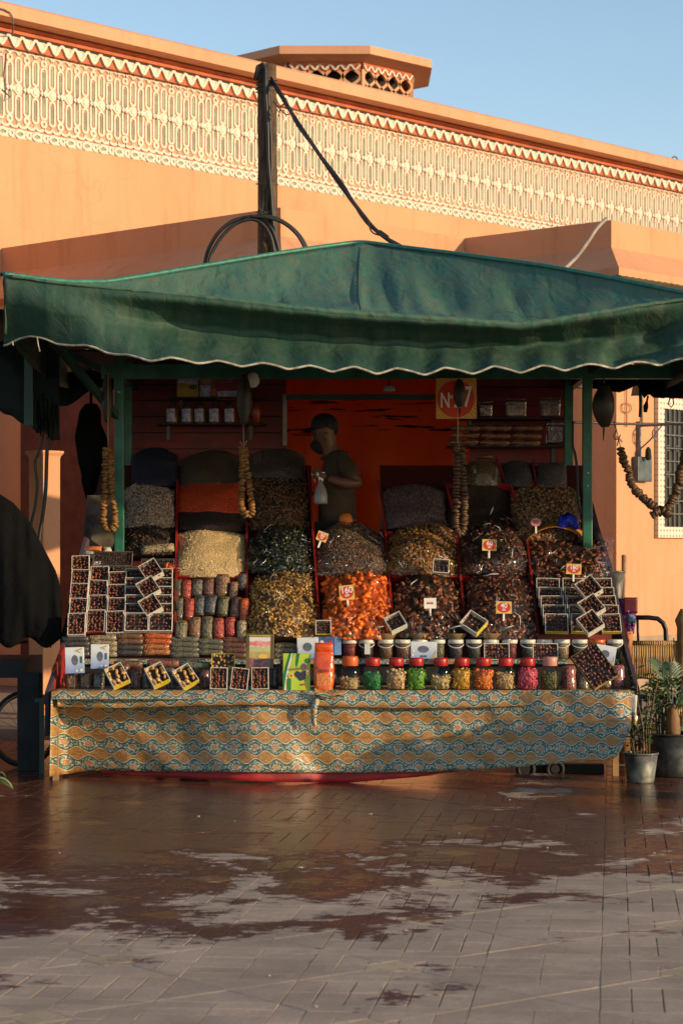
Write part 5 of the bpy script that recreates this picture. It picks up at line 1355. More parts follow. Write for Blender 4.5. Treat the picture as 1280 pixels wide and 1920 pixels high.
for (px, lid, piece, c, psz, fill, n, nm) in jar_specs:
    p = at(px, 1294, 14.43); p.z = z1
    p.x += random.uniform(-.006, .006); p.y += random.uniform(-.012, .012)
    root = empty('candy_jar', p, random.uniform(0, 6), f'clear plastic screw-top jar of {nm} on the lowest shelf', 'jar', 'row of screw-top jars at the table edge')
    link('jar_body', ME_JAR, root); link('lid', LIDS[lid], root, (0, 0, JH * .99))
    n = int(n * 1.5); a = RNG.uniform(0, 2 * PI, n); r_ = (JR * .91) * np.sqrt(RNG.uniform(.55, 1, n)); z_ = RNG.uniform(.012, JH * fill, n)
    r_ = np.where(z_ > JH * .8, r_ * .75, r_)
    L = np.stack([r_ * np.cos(a), r_ * np.sin(a), z_], -1)
    o = scatter('contents', piece, L, rot_mats(n), psz * RNG.uniform(.8, 1.15, n), pm(c, island=.35, rough=.4, sss=.15, hue=.03 if 'red candied' in nm else .012), root); o['kind'] = 'stuff'
    b = MB(); b.lathe([(.001, .006), (JR * .82, .006), (JR * .84, JH * fill * .8), (JR * .4, JH * fill * .92), (.001, JH * fill * .95)], 14); b.build('filling', PBR('filling', tuple(k * .7 for k in c), .8), root)
# ---- buckets with white lids on the upper shelf
M_LIDW = PBR('white_plastic', (.60, .57, .50), .4, var=.1)
kb = pxm(14.93)
b = MB(); b.lathe([(11.5 * kb, .002), (12 * kb, .004), (13.6 * kb, 30 * kb)], 22); ME_BK = None
b2 = MB(); b2.lathe([(12.2 * kb, .001), (12.6 * kb, .003), (14.2 * kb, 31 * kb)], 22, cap=False); ME_SHELL = b2.mesh('bucket_shell', M_CLEAR)
b3 = MB(); b3.lathe([(14.4 * kb, 28 * kb), (15 * kb, 29 * kb), (15 * kb, 34 * kb), (14.2 * kb, 35.5 * kb), (12 * kb, 35 * kb)], 24); ME_BLID = b3.mesh('bucket_lid', M_LIDW); ME_BLIDO = ME_BLID.copy(); ME_BLIDO.materials[0] = M_LIDO
b4 = MB(); b4.tube([(15 * kb * math.cos(PI * t / 12), -15.2 * kb * math.sin(PI * t / 12) * .6 - 6 * kb * math.sin(PI * t / 12), 29 * kb - 9 * kb * math.sin(PI * t / 12)) for t in range(13)], .0035, 6); ME_BH = b4.mesh('bucket_handle', M_LIDW)
def wicker():
    g = G('wicker'); x, y, z = g.xyz(g.obj()); a = g.m('ARCTAN2', y, x)
    wv = g.m('MULTIPLY', g.m('SINE', g.m('MULTIPLY', a, 44)), g.m('SINE', g.m('MULTIPLY', z, 900)))
    c = g.mix(g.ramp(wv, -.5, .5), (.20, .11, .04), (.42, .27, .11)); return g.done(g.pr(c, .7, 0, g.bump(wv, .004, .8)))
b5 = MB(); b5.lathe([(11 * kb, 0), (13 * kb, .001), (20 * kb, 10 * kb), (20.5 * kb, 11.5 * kb), (19.5 * kb, 11.5 * kb), (12 * kb, .006), (.001, .005)], 26); ME_WK = b5.mesh('wicker_basket', wicker())
bk = [(655, 'red berries', ((.20, .02, .02), (.34, .05, .04)), 0, 1, 0), (687, 'dark purple berries with a hanging white label', ((.03, .015, .02), (.06, .03, .04)), 0, 0, 1), (723, 'brown spice', ((.16, .09, .045), (.25, .15, .08)), 0, 1, 1), (755, 'pinkish brown spice', ((.17, .08, .06), (.26, .14, .11)), 0, 0, 1), (787, 'pale leaves, behind the blue carton', ((.2, .17, .1), (.3, .27, .17)), 0, 1, 0), (820, 'green-grey seeds', ((.13, .12, .06), (.22, .2, .11)), 0, 0, 0), (854, 'purple-grey buds under a wicker basket', ((.05, .035, .05), (.11, .08, .1)), 0, 1, 1), (888, 'dark grey leaves', ((.05, .05, .045), (.1, .1, .085)), 0, 0, 1),
      (920, 'brown-grey bark', ((.09, .07, .05), (.16, .12, .09)), 0, 1, 1), (955, 'crimson buds', ((.16, .02, .025), (.28, .05, .05)), 0, 0, 0), (989, 'charcoal seeds', ((.04, .04, .037), (.08, .08, .07)), 0, 0, 1), (1020, 'mid-grey herbs', ((.12, .11, .09), (.2, .19, .15)), 0, 0, 0), (1053, 'beige grains', ((.3, .2, .11), (.42, .3, .17)), 0, 0, 1), (1086, 'grey-green herbs', ((.10, .10, .07), (.18, .18, .13)), 0, 0, 1), (1119, 'brown roots under an orange lid', ((.16, .08, .05), (.24, .13, .08)), 1, 0, 1), (1152, 'pale grey herbs at the right end', ((.16, .15, .12), (.25, .24, .2)), 0, 0, 1)]
for (px, nm, c, ol, wk, hd) in bk:
    p = at(px, 1236, 14.93); p.z = z2
    root = empty('spice_bucket', p, random.uniform(-.3, .3), f'small clear bucket of {nm} on the upper shelf', 'bucket', 'row of lidded buckets on the upper shelf')
    b = MB(); b.lathe([(11.6 * kb, .003), (13.4 * kb, 27 * kb), (8 * kb, 28 * kb)], 20); b.build('contents', grain(c[0], c[1], 120, .1), root)
    link('bucket_shell', ME_SHELL, root); link('bucket_lid', ME_BLIDO if ol else ME_BLID, root)
    if hd: link('bucket_handle', ME_BH, root)
    if px == 687:
        b = MB(); b.box((-.012, -.062, .03), (.025, -.06, .10)); b.build('hang_label', M_LABELW, root)
    if wk:
        o = link('wicker_basket', ME_WK, None, (p.x, p.y, p.z + 35.5 * kb)); tag(o, f'shallow wicker basket on the lid of the bucket of {nm.split(" under")[0].split(", behind")[0]}', 'basket', 'wicker baskets standing on bucket lids')

# ---- printed cartons and packets
M_BLUEW = None
def printed_box(px, py, wpx, hpx, Y, yaw, roll, label, art, name='product_carton', D_=.04, pitch=-6, base=None):
    k = pxm(Y); W_, H_ = wpx * k, hpx * k
    root = empty(name, at(px, py, Y), 0, label, 'carton', 'printed cartons on the counter')
    root.matrix_world = Matrix.Translation(at(px, py, Y)) @ Matrix.Rotation(R(yaw), 4, 'Z') @ Matrix.Rotation(R(pitch), 4, 'X') @ Matrix.Rotation(R(roll), 4, 'Y')
    b = MB(); b.box((-W_ / 2, 0, -H_ / 2), (W_ / 2, D_, H_ / 2)); o = b.build('carton_body', base, root); mod_bevel(o, .002)
    for i, (pts, m, nm) in enumerate(art):
        b = MB(); d = .0006 * (i + 1)
        b.prism([(x * W_, -d, z * H_) for x, z in pts], (0, d * .9, 0)); b.build(nm, m, root)
    return root
def ell(cx, cz, rx, rz, n=18, wob=0): return [(cx + rx * math.cos(2 * PI * i / n) * (1 + wob * math.sin(i * 2.4)), cz + rz * math.sin(2 * PI * i / n) * (1 + wob * math.sin(i * 2.4))) for i in range(n)]
def rct(x0, z0, x1, z1): return [(x0, z0), (x1, z0), (x1, z1), (x0, z1)]
def bw():
    g = G('blue_white_print'); x, y, z = g.xyz(g.obj())
    f = g.ramp(g.m('ADD', z, g.m('MULTIPLY', g.noise(g.obj(), 14, 2), .06)), -.05, .09)
    return g.done(g.pr(g.mix(f, (.22, .29, .50), (.60, .62, .64)), .35))
M_BW = bw(); M_INK = PBR('blue_grey_print', (.10, .115, .16), .45, vs=20); M_GRN = PBR('dark_green_print', (.05, .10, .085), .45); M_GOLDP = PBR('gold_print', (.55, .36, .05), .4, .3)
vart = [(ell(.02, .0, .19, .21, 8), M_INK, 'window_print'), (rct(.29, -.12, .42, .14), M_GRN, 'badge_print'), ([(.0, .36), (.3, .44), (.42, .47), (.40, .40), (.2, .36), (.36, .3), (.33, .27), (.12, .33)], M_GOLDP, 'gold_ribbon_print'), (ell(.12, -.40, .06, .045), M_LABELW, 'dot_print'), (ell(.36, -.39, .08, .06), M_LABELW, 'dot_print')]
printed_box(140, 1238, 35, 49, 14.46, 0, -2, 'upright pale blue and white carton with dark oval, leftmost on the counter', vart, base=M_BW)
printed_box(187, 1231, 33, 46, 14.5, 0, 0, 'upright pale blue and white carton with dark oval, second from the left', vart, base=M_BW)
hart = [(ell(-.02, .05, .22, .21, 12), M_INK, 'window_print'), (rct(-.14, -.42, .12, -.30), M_GRN, 'badge_print'), ([(.3, -.42), (.44, -.44), (.46, .0), (.40, -.2)], M_GOLDP, 'gold_ribbon_print'), (ell(-.40, -.05, .05, .10), M_LABELW, 'dot_print'), (ell(-.42, -.3, .04, .08), M_LABELW, 'dot_print')]
printed_box(794, 1219, 49, 32, 14.56, 0, 1, 'landscape pale blue carton with dark oval in front of the buckets', hart, base=M_BW)
printed_box(577, 1215, 40, 40, 14.85, 0, -2, 'pale blue and white carton behind the orange packet', hart, base=M_BW)
printed_box(1134, 1228, 38, 36, 14.54, 0, 10, 'tilted pale blue and white carton behind the chocolate tray', hart, base=M_BW)
M_BLUEC = PBR('blue_carton', (.06, .12, .34), .4, vs=10, var=.3)
printed_box(617, 1211, 45, 34, 14.88, 0, 0, 'dark blue carton with white spots behind the orange packet', [(ell(-.3, .2, .08, .12), M_LABELW, 'dot_print'), (ell(.05, .25, .05, .08), M_REDI, 'dot_print'), (rct(.22, -.5, .5, .5), PBR('light_blue_print', (.16, .28, .5), .4), 'side_print'), (ell(-.05, -.2, .07, .1), M_LABELW, 'dot_print')], base=M_BLUEC)
M_OLG = PBR('olive_frame', (.12, .085, .025), .4, .2)
def photo_print():
    g = G('fruit_picture'); v = g.obj(); x, y, z = g.xyz(v)
    vo = g.vor(v, 55); r = g.xyz(vo.outputs['Color'])[0]; n = g.m('ADD', z, g.m('MULTIPLY', g.noise(v, 20, 2), .03))
    c = g.mix(g.ramp(n, .075, .085), g.mix(r, (.55, .10, .12), (.72, .38, .36)), (.62, .60, .52))
    c2 = g.mix(r, (.42, .42, .16), (.60, .55, .28)); c3 = g.mix(r, (.55, .36, .12), (.30, .28, .08)); c4 = g.mix(r, (.16, .035, .07), (.32, .12, .12))
    c = g.mix(g.ramp(n, .045, .05), c2, c); c = g.mix(g.ramp(n, .01, .02), c3, c); c = g.mix(g.ramp(n, -.035, -.025), c4, c)
    return g.done(g.pr(c, .3))
printed_box(487, 1221, 52, 66, 14.5, 0, 1, 'large olive-framed carton with a picture of pink, green and yellow fruit', [(rct(-.38, -.46, .38, .40), photo_print(), 'fruit_picture'), (rct(-.38, .42, .38, .455), M_GOLDP, 'gold_line'), (ell(.12, -.15, .17, .07, 12), PBR('lemon_print', (.66, .42, .05), .4), 'lemon_print'), (ell(-.12, .06, .26, .07, 12), PBR('pale_green_print', (.48, .5, .24), .4), 'slice_print')], base=M_OLG)
M_LIME = PBR('lime_film', (.40, .50, .035), .35, vs=6, var=.15); M_DGR = PBR('deep_green_print', (.015, .16, .03), .4); M_PLUM = PBR('plum_print', (.025, .02, .045), .3)
gart = [([(-.5, -.1), (-.5, -.5), (-.36, -.5), (-.44, -.3), (-.38, -.05), (-.1, .5), (-.28, .5), (-.42, .15)], M_DGR, 'green_band'), ([(-.46, -.5), (-.36, -.5), (-.40, -.3), (-.3, 0), (-.14, .5), (-.19, .5), (-.36, .05)], M_LABELW, 'white_band'), ([(.0, .5), (.12, .5), (.04, .2), (.0, .12), (-.04, .2)], M_DGR, 'green_leaf'), (ell(.4, .3, .1, .07), M_DGR, 'green_leaf'),
        (ell(.04, -.06, .12, .085, 12, .1), M_PLUM, 'plum_print'), (ell(.18, -.14, .15, .09, 12, .1), M_PLUM, 'plum_print'), (ell(.30, -.04, .13, .08, 12, .1), M_PLUM, 'plum_print'), (ell(.28, .14, .10, .09, 12, .1), PBR('violet_print', (.16, .06, .16), .4), 'plum_print'), (ell(-.2, -.1, .11, .07), PBR('apricot_print', (.62, .38, .08), .4), 'slice_print'), (ell(-.2, -.1, .05, .03), PBR('stone_print', (.25, .1, .03), .4), 'stone_print'), (ell(.42, -.02, .08, .08), bpy.data.materials['apricot_print'], 'slice_print'),
        (rct(-.31, -.47, -.20, -.18), M_DGR, 'green_strip'), (ell(.25, -.33, .09, .025), M_REDI, 'red_mark')]
gb = printed_box(556, 1260, 51, 70, 14.38, 0, 0, 'lime green bag printed with dark plums, left of the orange packet', gart, 'plum_bag', .03, -4, M_LIME)
lettering('Pruneaux', .026, PBR('brown_print', (.30, .10, .06), .5), gb, Matrix.Translation((-.0, -.011, .022)) @ UPR @ Matrix.Rotation(R(8), 4, 'Z'))
# orange packet, gusseted
pk = empty('orange_packet', at(607, 1294, 14.38), 0, 'tall glossy orange packet with rolled top beside the lime green bag', 'packet')
k = pxm(14.38)
M_ORP = PBR('orange_foil', (.62, .075, .008), .22, vs=9, var=.15, bump=.5, bs=16, bd=.02, coat=.4)
def pkt(u, v):
    a = 2 * PI * u; wv = interp([(0, 17), (.15, 19), (.5, 19.5), (.75, 18), (.8, 17), (1, 16.5)], v); dv = interp([(0, 14), (.5, 12), (.78, 6), (.8, 3.5), (.93, 5), (1, 2)], v)
    cx = math.copysign(abs(math.cos(a)) ** .6, math.cos(a)); cy = math.copysign(abs(math.sin(a)) ** .8, math.sin(a))
    return (cx * wv * k * (1 + .03 * wr(v * 6, u * 6, 1, 1)), cy * dv * k * (1 + .12 * wr(v * 9, u * 7, 4, 1)) + (-.012 if .8 < v < .97 else 0), v * 89 * k)
b = MB(); b.grid(pkt, 36, 30); b.build('pouch_body', M_ORP, pk)
b = MB(); b.grid(lambda u, v: ((u - .5) * 26 * k, -.046 - .004 * math.sin(PI * u) - .003 * v, (8 + 24 * v) * k), 8, 8); b.build('snack_window', PBR('snack_picture', (.60, .30, .08), .3, vs=60, col2=(.62, .10, .03)), pk)
lettering('PIKISTA', 7.5 * k, PBR('maroon_print', (.20, .02, .03), .4), pk, Matrix.Translation((0, -.052, 37 * k)) @ UPR, sx=.8)
# pale twist ends poking out of the film, painted in as glints
b = MB()
M_GLINT = PBR('glint_film_twist', (.6, .58, .55), .12, var=.05, coat=.6)
for (px, py, dx, dy) in ((918, 965, 6, -14), (926, 984, 14, 12), (905, 985, 16, -4), (840, 1180, 26, -7), (940, 1182, 22, -9), (905, 1080, 30, -4), (700, 1180, 20, -6)):
    p = at(px, py, Ysl(py) - .22); q = at(px + dx, py + dy, Ysl(py) - .24)
    b.tube([p, p.lerp(q, .5) + Vector((.004, 0, .006)), q], [.002, .005, .001], 5)
o = b.build('glint_twists', M_GLINT); o['kind'] = 'stuff'

# ---- rear shelves
def shelf(px0, px1, py, Y, nm):
    a = at(px0, py, Y); c = at(px1, py, Y); b = MB(); b.box((a.x, Y - .16, a.z - .008), (c.x, Y + .1, a.z + .004)); b.build('shelf', M_BLACK, stall, -SL)
    for px in (px0 + 20, px1 - 30):
        x = (px - 640) * Y / F; b = MB(); b.box((x - .012, Y - .02, a.z - .12), (x + .012, Y + .12, a.z - .01)); b.build('shelf_bracket', PBR('bracket_grey', (.10, .11, .10), .5), stall, -SL)
shelf(296, 500, 796, 16.9, 'l'); shelf(320, 500, 748, 16.9, 'u'); shelf(860, 1066, 786, 16.9, 'r'); shelf(836, 1066, 838, 16.9, 'r2')
kS = pxm(16.78)
M_AMB = PBR('honey_jar', (.16, .07, .03), .25, var=.3, coat=.4); M_LIL = PBR('lilac_label', (.42, .40, .60), .5, vs=30, var=.4)
b = MB(); b.lathe([(11 * kS, 0), (12 * kS, 4 * kS), (12 * kS, 26 * kS), (7 * kS, 33 * kS), (5 * kS, 36 * kS)], 16); ME_BO = b.mesh('bottle_body', M_AMB)
b = MB(); b.lathe([(5.5 * kS, 36 * kS), (5.5 * kS, 42 * kS), (2 * kS, 43 * kS)], 12); ME_CP = b.mesh('bottle_cap', M_BLACK)
b = MB(); b.grid(lambda u, v: (12.3 * kS * math.sin((u - .5) * 1.5 - .35), -12.3 * kS * math.cos((u - .5) * 1.5 - .35), (4 + 24 * v) * kS), 8, 2); ME_LB = b.mesh('label', M_LIL)
for i, px in enumerate((324, 352, 375, 402, 430)):
    p = at(px, 795, 16.78); p.z += .0
    o = empty('bottle', p, .1 * i, f'dark bottle with lilac label, {["leftmost", "second", "middle", "fourth", "rightmost"][i]} of five on the left rear shelf', 'bottle', 'bottles on the left rear shelf')
    link('bottle_body', ME_BO, o); link('bottle_cap', ME_CP, o); link('label', ME_LB, o)
p = at(480, 797, 16.78)
b = MB(); b.lathe([(8 * kS, 0), (8 * kS, 30 * kS), (4 * kS, 42 * kS)], 12, c=p); tag(b.build('sauce_bottle', PBR('red_sauce', (.28, .04, .02), .25)), 'slim red-brown bottle right of the bottle row on the left rear shelf', 'bottle')
def carton(px0, px1, py0, py1, Y, c, label, art):
    a = at(px0, py1, Y); d = at(px1, py0, Y); W_, H_ = d.x - a.x, d.z - a.z
    root = empty('shelf_carton', ((a.x + d.x) / 2, Y, (a.z + d.z) / 2), 0, label, 'carton', 'cartons on the upper rear shelf')
    b = MB(); b.box((-W_ / 2, 0, -H_ / 2), (W_ / 2, .12, H_ / 2)); b.build('carton_body', PBR('carton_print', c, .45, vs=6), root)
    for i, (pts, m, nm) in enumerate(art):
        b = MB(); b.prism([(x * W_, -.001 * (i + 1), z * H_) for x, z in pts], (0, .0009, 0)); b.build(nm, m, root)
    return root
c1 = carton(332, 372, 707, 745, 16.78, (.42, .25, .03), 'yellow carton with lilac stickers, left on the upper rear shelf', [(rct(-.45, .2, -.15, .5), M_LIL, 'sticker'), (rct(-.1, .15, .42, .42), M_LIL, 'sticker'), (ell(.25, .0, .2, .12), PBR('green_patch', (.07, .1, .03), .5), 'leaf_print')])
c2 = carton(374, 406, 707, 747, 16.8, (.22, .10, .03), 'brown carton with a lilac sticker, middle of the upper rear shelf', [(rct(-.45, -.42, .15, .12), M_LIL, 'sticker'), (ell(-.1, .3, .25, .14), PBR('peach_patch', (.35, .2, .12), .5), 'fruit_print'), (ell(.35, -.2, .14, .2), M_LIDO, 'fruit_print')])
c3 = carton(406, 448, 707, 749, 16.79, (.20, .02, .03), 'dark red carton with pale lower band, right on the upper rear shelf', [(rct(-.46, -.45, .40, -.12), M_LIL, 'sticker')])
lettering('thé vert', .035, PBR('pink_print', (.4, .12, .12), .5), c3, Matrix.Translation((-.02, -.004, .05)) @ UPR)
# tubs on the right rear shelf
M_TUB = film_mat('tub_plastic', .3, (.8, .78, .9), .15, 20, .004, .4)
for (px, py, w_, h_, c, nm) in ((966, 783, 38, 32, (.50, .20, .03), 'clear tub of orange sweets, left of the pair on the upper right shelf'), (1030, 783, 36, 34, (.42, .12, .06), 'clear tub of reddish sweets beside the right post on the upper shelf'), (910, 783, 24, 26, (.30, .05, .03), 'small clear tub just right of the number sign'), (1040, 833, 30, 36, (.30, .06, .03), 'clear tub of dark red sweets at the right of the snack tubes')):
    k = pxm(16.78); p = at(px, py, 16.78)
    o = empty('sweet_tub', p, 0, nm, 'tub', 'clear tubs on the right rear shelves')
    b = MB(); b.box((-w_ * k / 2 * .86, -.05, .004), (w_ * k / 2 * .86, .05, h_ * k * .72)); q = b.build('sweets', grain(tuple(x * .7 for x in c), c, 60, .0), o); mod_bevel(q, .015)
    b = MB(); b.box((-w_ * k / 2, -.06, 0), (w_ * k / 2, .06, h_ * k), 0, None, -.06); q = b.build('tub_shell', M_TUB, o); mod_bevel(q, .012)
    b = MB(); b.box((-w_ * k / 2 * 1.06, -.066, h_ * k), (w_ * k / 2 * 1.06, .066, h_ * k + .012)); b.build('tub_lid', M_TUB, o)
# rows of nougat-like snack tubes
k = pxm(16.72)
b = MB()
for i in range(13):
    pass
def sausage(L_, R_):
    b = MB(); pts = []; rs = []
    for i in range(25):
        t = i / 24; pts.append((t * L_, 0, 0)); rs.append(R_ * (.62 + .38 * abs(math.sin(PI * t * 2))) * (1 + .1 * wr(t * 9, L_ * 9, 0, 1)))
    b.tube(pts, rs, 10); return b.mesh('snack_tube', grain((.16, .055, .03), (.34, .14, .08), 90, .8))
ME_SN = sausage(55 * k, 6.5 * k)
for j, (y, nm) in enumerate(((803, 'top'), (817, 'middle'), (830, 'bottom'))):
    for i in range(3):
        o = link('snack_tube', ME_SN, None, at(845 + i * 58 - j * 2, y, 16.72), (0, R(random.uniform(-1.5, 1.5)), 0)); tag(o, f'knobbly brown snack tube, {["left", "centre", "right"][i]} one in the {nm} row on the right rear shelf', 'snack tube', 'snack tubes on the right rear shelf')
# ================================================================== PERSON
def skin_obj(name, verts, edges, radii, mat, parent, sub=2, root=0, smooth=True):
    me = bpy.data.meshes.new(name); bm = bmesh.new()
    lay = bm.verts.layers.skin.verify()
    vs = []
    for i, (p, r) in enumerate(zip(verts, radii)):
        v = bm.verts.new(p); r2 = r if isinstance(r, tuple) else (r, r)
        v[lay].radius = r2; v[lay].use_root = (i == root); vs.append(v)
    for a, b in edges: bm.edges.new((vs[a], vs[b]))
    bm.to_mesh(me); bm.free(); me.materials.append(mat)
    o = link(name, me, parent)
    s = o.modifiers.new('skin', 'SKIN'); s.use_smooth_shade = True
    mod_sub(o, sub)
    return o
YM = 16.25
pz0 = .72
man = empty('person', at(632, YH, YM) * 1, 0, 'bearded man in black cap and olive-brown shirt inside the stall, holding a spray bottle', 'person')
man.location.z = pz0; ML = man.location.copy()
def mp(px, py, dy=0.0): p = at(px, py, YM); p.y += dy; return p - ML
M_SKIN = PBR('skin', (.13, .048, .022), .5, var=.12, vs=20, sss=.1); M_HAIR = PBR('dark_beard', (.006, .004, .004), .8, var=.4, vs=60, bump=.6, bs=160)
M_SHIRT = PBR('olive_brown_shirt', (.055, .027, .012), .85, var=.25, vs=9, bump=.5, bs=22, bd=.015); M_TROU = PBR('dark_trousers', (.02, .018, .018), .85); M_CAP_ = PBR('black_cap', (.004, .004, .005), .75, var=.2)
hz = lambda z: z
pel = Vector((.0, 0, .95)); neck0 = mp(625, 853); chest = mp(632, 890); waist = mp(632, 985)
# torso profile leans a little; x runs to the left of the picture = forwards
V = [pel, waist * 1.0, chest, neck0, mp(618, 843), mp(609, 820),                     # 0 pelvis 1 waist 2 chest 3 neck base 4 neck 5 head mid
     mp(608, 806), mp(608, 793),                                                      # 6 upper head, 7 crown
     mp(644, 862, -.13), mp(656, 888, -.22), mp(673, 911, -.24), mp(640, 907, -.27), mp(614, 898, -.25),  # near arm: shoulder, mid, elbow, forearm, wrist
     mp(634, 862, .14), mp(628, 905, .20), mp(622, 940, .18), mp(602, 925, .10),      # far arm
     Vector((.0, -.10, .88)), Vector((-.01, -.11, .48)), Vector((.03, -.11, .09)), Vector((-.12, -.12, .035)),
     Vector((.0, .10, .88)), Vector((.02, .11, .48)), Vector((.05, .11, .09)), Vector((-.10, .12, .035))]
E = [(0, 1), (1, 2), (2, 3), (3, 4), (4, 5), (5, 6), (6, 7), (2, 8), (8, 9), (9, 10), (10, 11), (11, 12), (2, 13), (13, 14), (14, 15), (15, 16), (0, 17), (17, 18), (18, 19), (19, 20), (0, 21), (21, 22), (22, 23), (23, 24)]
RD = [(.15, .13), (.125, .15), (.13, .15), .080, .062, (.088, .078), (.108, .090), (.076, .07), .062, .050, .042, .041, .028, .06, .05, .043, .03, .085, .058, .042, .035, .085, .058, .042, .035]
body = skin_obj('body', V, E, RD, M_SKIN, man)
# face: nose, brow, ear, lips
b = MB()
b.tube([mp(589.5, 812, -.0), mp(587.5, 818), mp(585, 824), mp(589.5, 827)], [.008, .013, .019, .008], 8)
b.tube([mp(591, 809, -.045), mp(587.5, 808, 0), mp(591, 809, .045)], [.008, .012, .008], 6)
b.tube([mp(588, 834, -.02), mp(585.5, 835, 0), mp(588, 834, .02)], [.006, .010, .006], 6)
b.build('face_features', M_SKIN, man)
b = MB(); b.lathe([(.001, -.012), (.016, -.008), (.020, 0), (.017, .010), (.006, .008)], 10, M=Matrix.Translation(mp(611, 819, -.088)) @ Matrix.Rotation(PI / 2, 4, 'X') @ Matrix.Scale(1.45, 4, (0, 1, 0))); b.build('ear', M_SKIN, man)
b = MB(); b.lathe([(.001, -.006), (.008, 0), (.001, .006)], 8, M=Matrix.Translation(mp(592, 814, -.045)) @ Matrix.Rotation(PI / 2, 4, 'X')); b.build('eye', PBR('eye_dark', (.03, .02, .015), .2), man)
skin_obj('beard', [mp(614, 824), mp(605, 831), mp(597, 836), mp(592, 832), mp(590, 826)], [(0, 1), (1, 2), (2, 3), (3, 4)], [(.050, .098), (.056, .094), (.048, .075), (.038, .06), (.022, .045)], M_HAIR, man, 2)
skin_obj('hair', [mp(617, 806), mp(619, 820)], [(0, 1)], [(.066, .078), (.046, .07)], M_HAIR, man, 2)
# cap with peak
b = MB()
hc = mp(608, 803)
cd_ = [(.116, -.012), (.118, .01), (.114, .045), (.098, .08), (.065, .105), (.02, .117), (.001, .118)]
b.lathe(cd_, 20, 0, M=Matrix.Translation(hc) @ Matrix.Rotation(R(3), 4, 'Y') @ Matrix.Diagonal((.86, .74, .93, 1))); capo = b.build('cap', M_CAP_, man)
b = MB(); b.grid(lambda u, v: hc + Vector((-.078 - .095 * v * math.sin(PI * (.15 + .7 * u)) ** .5, (u - .5) * .15 * (1 - .25 * v), -.008 + .014 * math.sin(PI * u) - .012 * v)), 12, 6); pk_ = b.build('cap_peak', M_CAP_, man); mod_solid(pk_, .006)
# clothes
SV = [pel + Vector((0, 0, -.06)), waist, chest, neck0 + Vector((.01, 0, .0)), V[8], V[9], V[9].lerp(V[10], .62), V[13], V[14], V[14].lerp(V[15], .5)]
skin_obj('shirt', SV, [(0, 1), (1, 2), (2, 3), (2, 4), (4, 5), (5, 6), (2, 7), (7, 8), (8, 9)], [(.172, .155), (.150, .172), (.150, .170), (.085, .085), .082, .070, .066, .08, .068, .062], M_SHIRT, man, 2, 0)
b = MB(); b.tube([neck0 + Vector((.075 * math.cos(t) - .01, .075 * math.sin(t), .0 + .025 * math.cos(t))) for t in [2 * PI * i / 14 for i in range(14)]], .014, 7, closed=True); b.build('shirt_collar', M_SHIRT, man)
skin_obj('trousers', [pel + Vector((0, 0, .02)), V[17], V[18], V[19] + Vector((0, 0, -.01)), V[21], V[22], V[23] + Vector((0, 0, -.01))], [(0, 1), (1, 2), (2, 3), (0, 4), (4, 5), (5, 6)], [(.16, .14), .10, .078, .07, .10, .078, .07], M_TROU, man)
for k in (20, 24):
    b = MB(); p = V[k]; b.box((p.x - .07, p.y - .045, 0), (p.x + .18, p.y + .045, .085), 0, None, .15); q = b.build('shoe', M_CAP_, man); mod_bevel(q, .02, 3)
# near hand: palm and five fingers closed round the bottle neck
wr_ = mp(614, 898, -.25); pc = mp(603, 893, -.25)
HVt = [wr_, pc, mp(598, 891, -.25)]
hand = skin_obj('hand', HVt, [(0, 1), (1, 2)], [(.026, .022), (.036, .022), (.034, .018)], M_SKIN, man, 2)
for i, (z_, ln) in enumerate(((.022, 1.0), (.006, 1.06), (-.010, 1.0), (-.025, .85))):
    c = mp(597, 892, -.25) + Vector((0, 0, z_))
    pts = [c, c + Vector((-.026 * ln, -.018, .002)), c + Vector((-.040 * ln, .006, 0)), c + Vector((-.030 * ln, .030, -.003))]
    skin_obj('finger', pts, [(0, 1), (1, 2), (2, 3)], [.0095, .009, .0085, .0075], M_SKIN, man, 1)
c = mp(601, 889, -.255)
skin_obj('thumb', [c, c + Vector((-.012, -.03, .018)), c + Vector((-.034, -.034, .024)), c + Vector((-.05, -.022, .02))], [(0, 1), (1, 2), (2, 3)], [.013, .0115, .010, .008], M_SKIN, man, 1)
fh = mp(600, 924, .09)
skin_obj('far_hand', [mp(602, 925, .10), fh, fh + Vector((-.05, -.01, .0)), fh + Vector((-.085, -.015, -.02))], [(0, 1), (1, 2), (2, 3)], [(.026, .02), (.036, .02), (.03, .015), (.012, .01)], M_SKIN, man, 2)
# spray bottle held in the hand
sb = empty('spray_bottle', at(601, 945, YM - .25) , 0, 'white-headed translucent spray bottle held in the man\'s near hand', 'bottle')
k = pxm(YM - .25)
b = MB(); b.lathe([(.001, 0), (13 * k, .001), (13.5 * k, 4 * k), (13 * k, 16 * k), (10 * k, 28 * k), (5 * k, 37 * k), (4 * k, 45 * k)], 18); b.build('bottle_body', PBR('frosted_plastic', (.26, .22, .19), .3, var=.05), sb)
b = MB(); b.box((-13 * k, -.014, 52 * k), (8 * k, .014, 60 * k)); b.box((-4 * k, -.012, 43 * k), (5 * k, .012, 52 * k)); b.box((-17 * k, -.008, 54 * k), (-13 * k, .008, 58 * k)); q = b.build('spray_head', PBR('white_sprayer', (.66, .63, .58), .4, var=.05), sb); mod_bevel(q, .004)
b = MB(); b.tube([(-10 * k, 0, 52 * k), (-12 * k, 0, 46 * k), (-10 * k, 0, 41 * k)], .004, 6); b.build('trigger', PBR('grey_trigger', (.4, .38, .35), .4), sb)

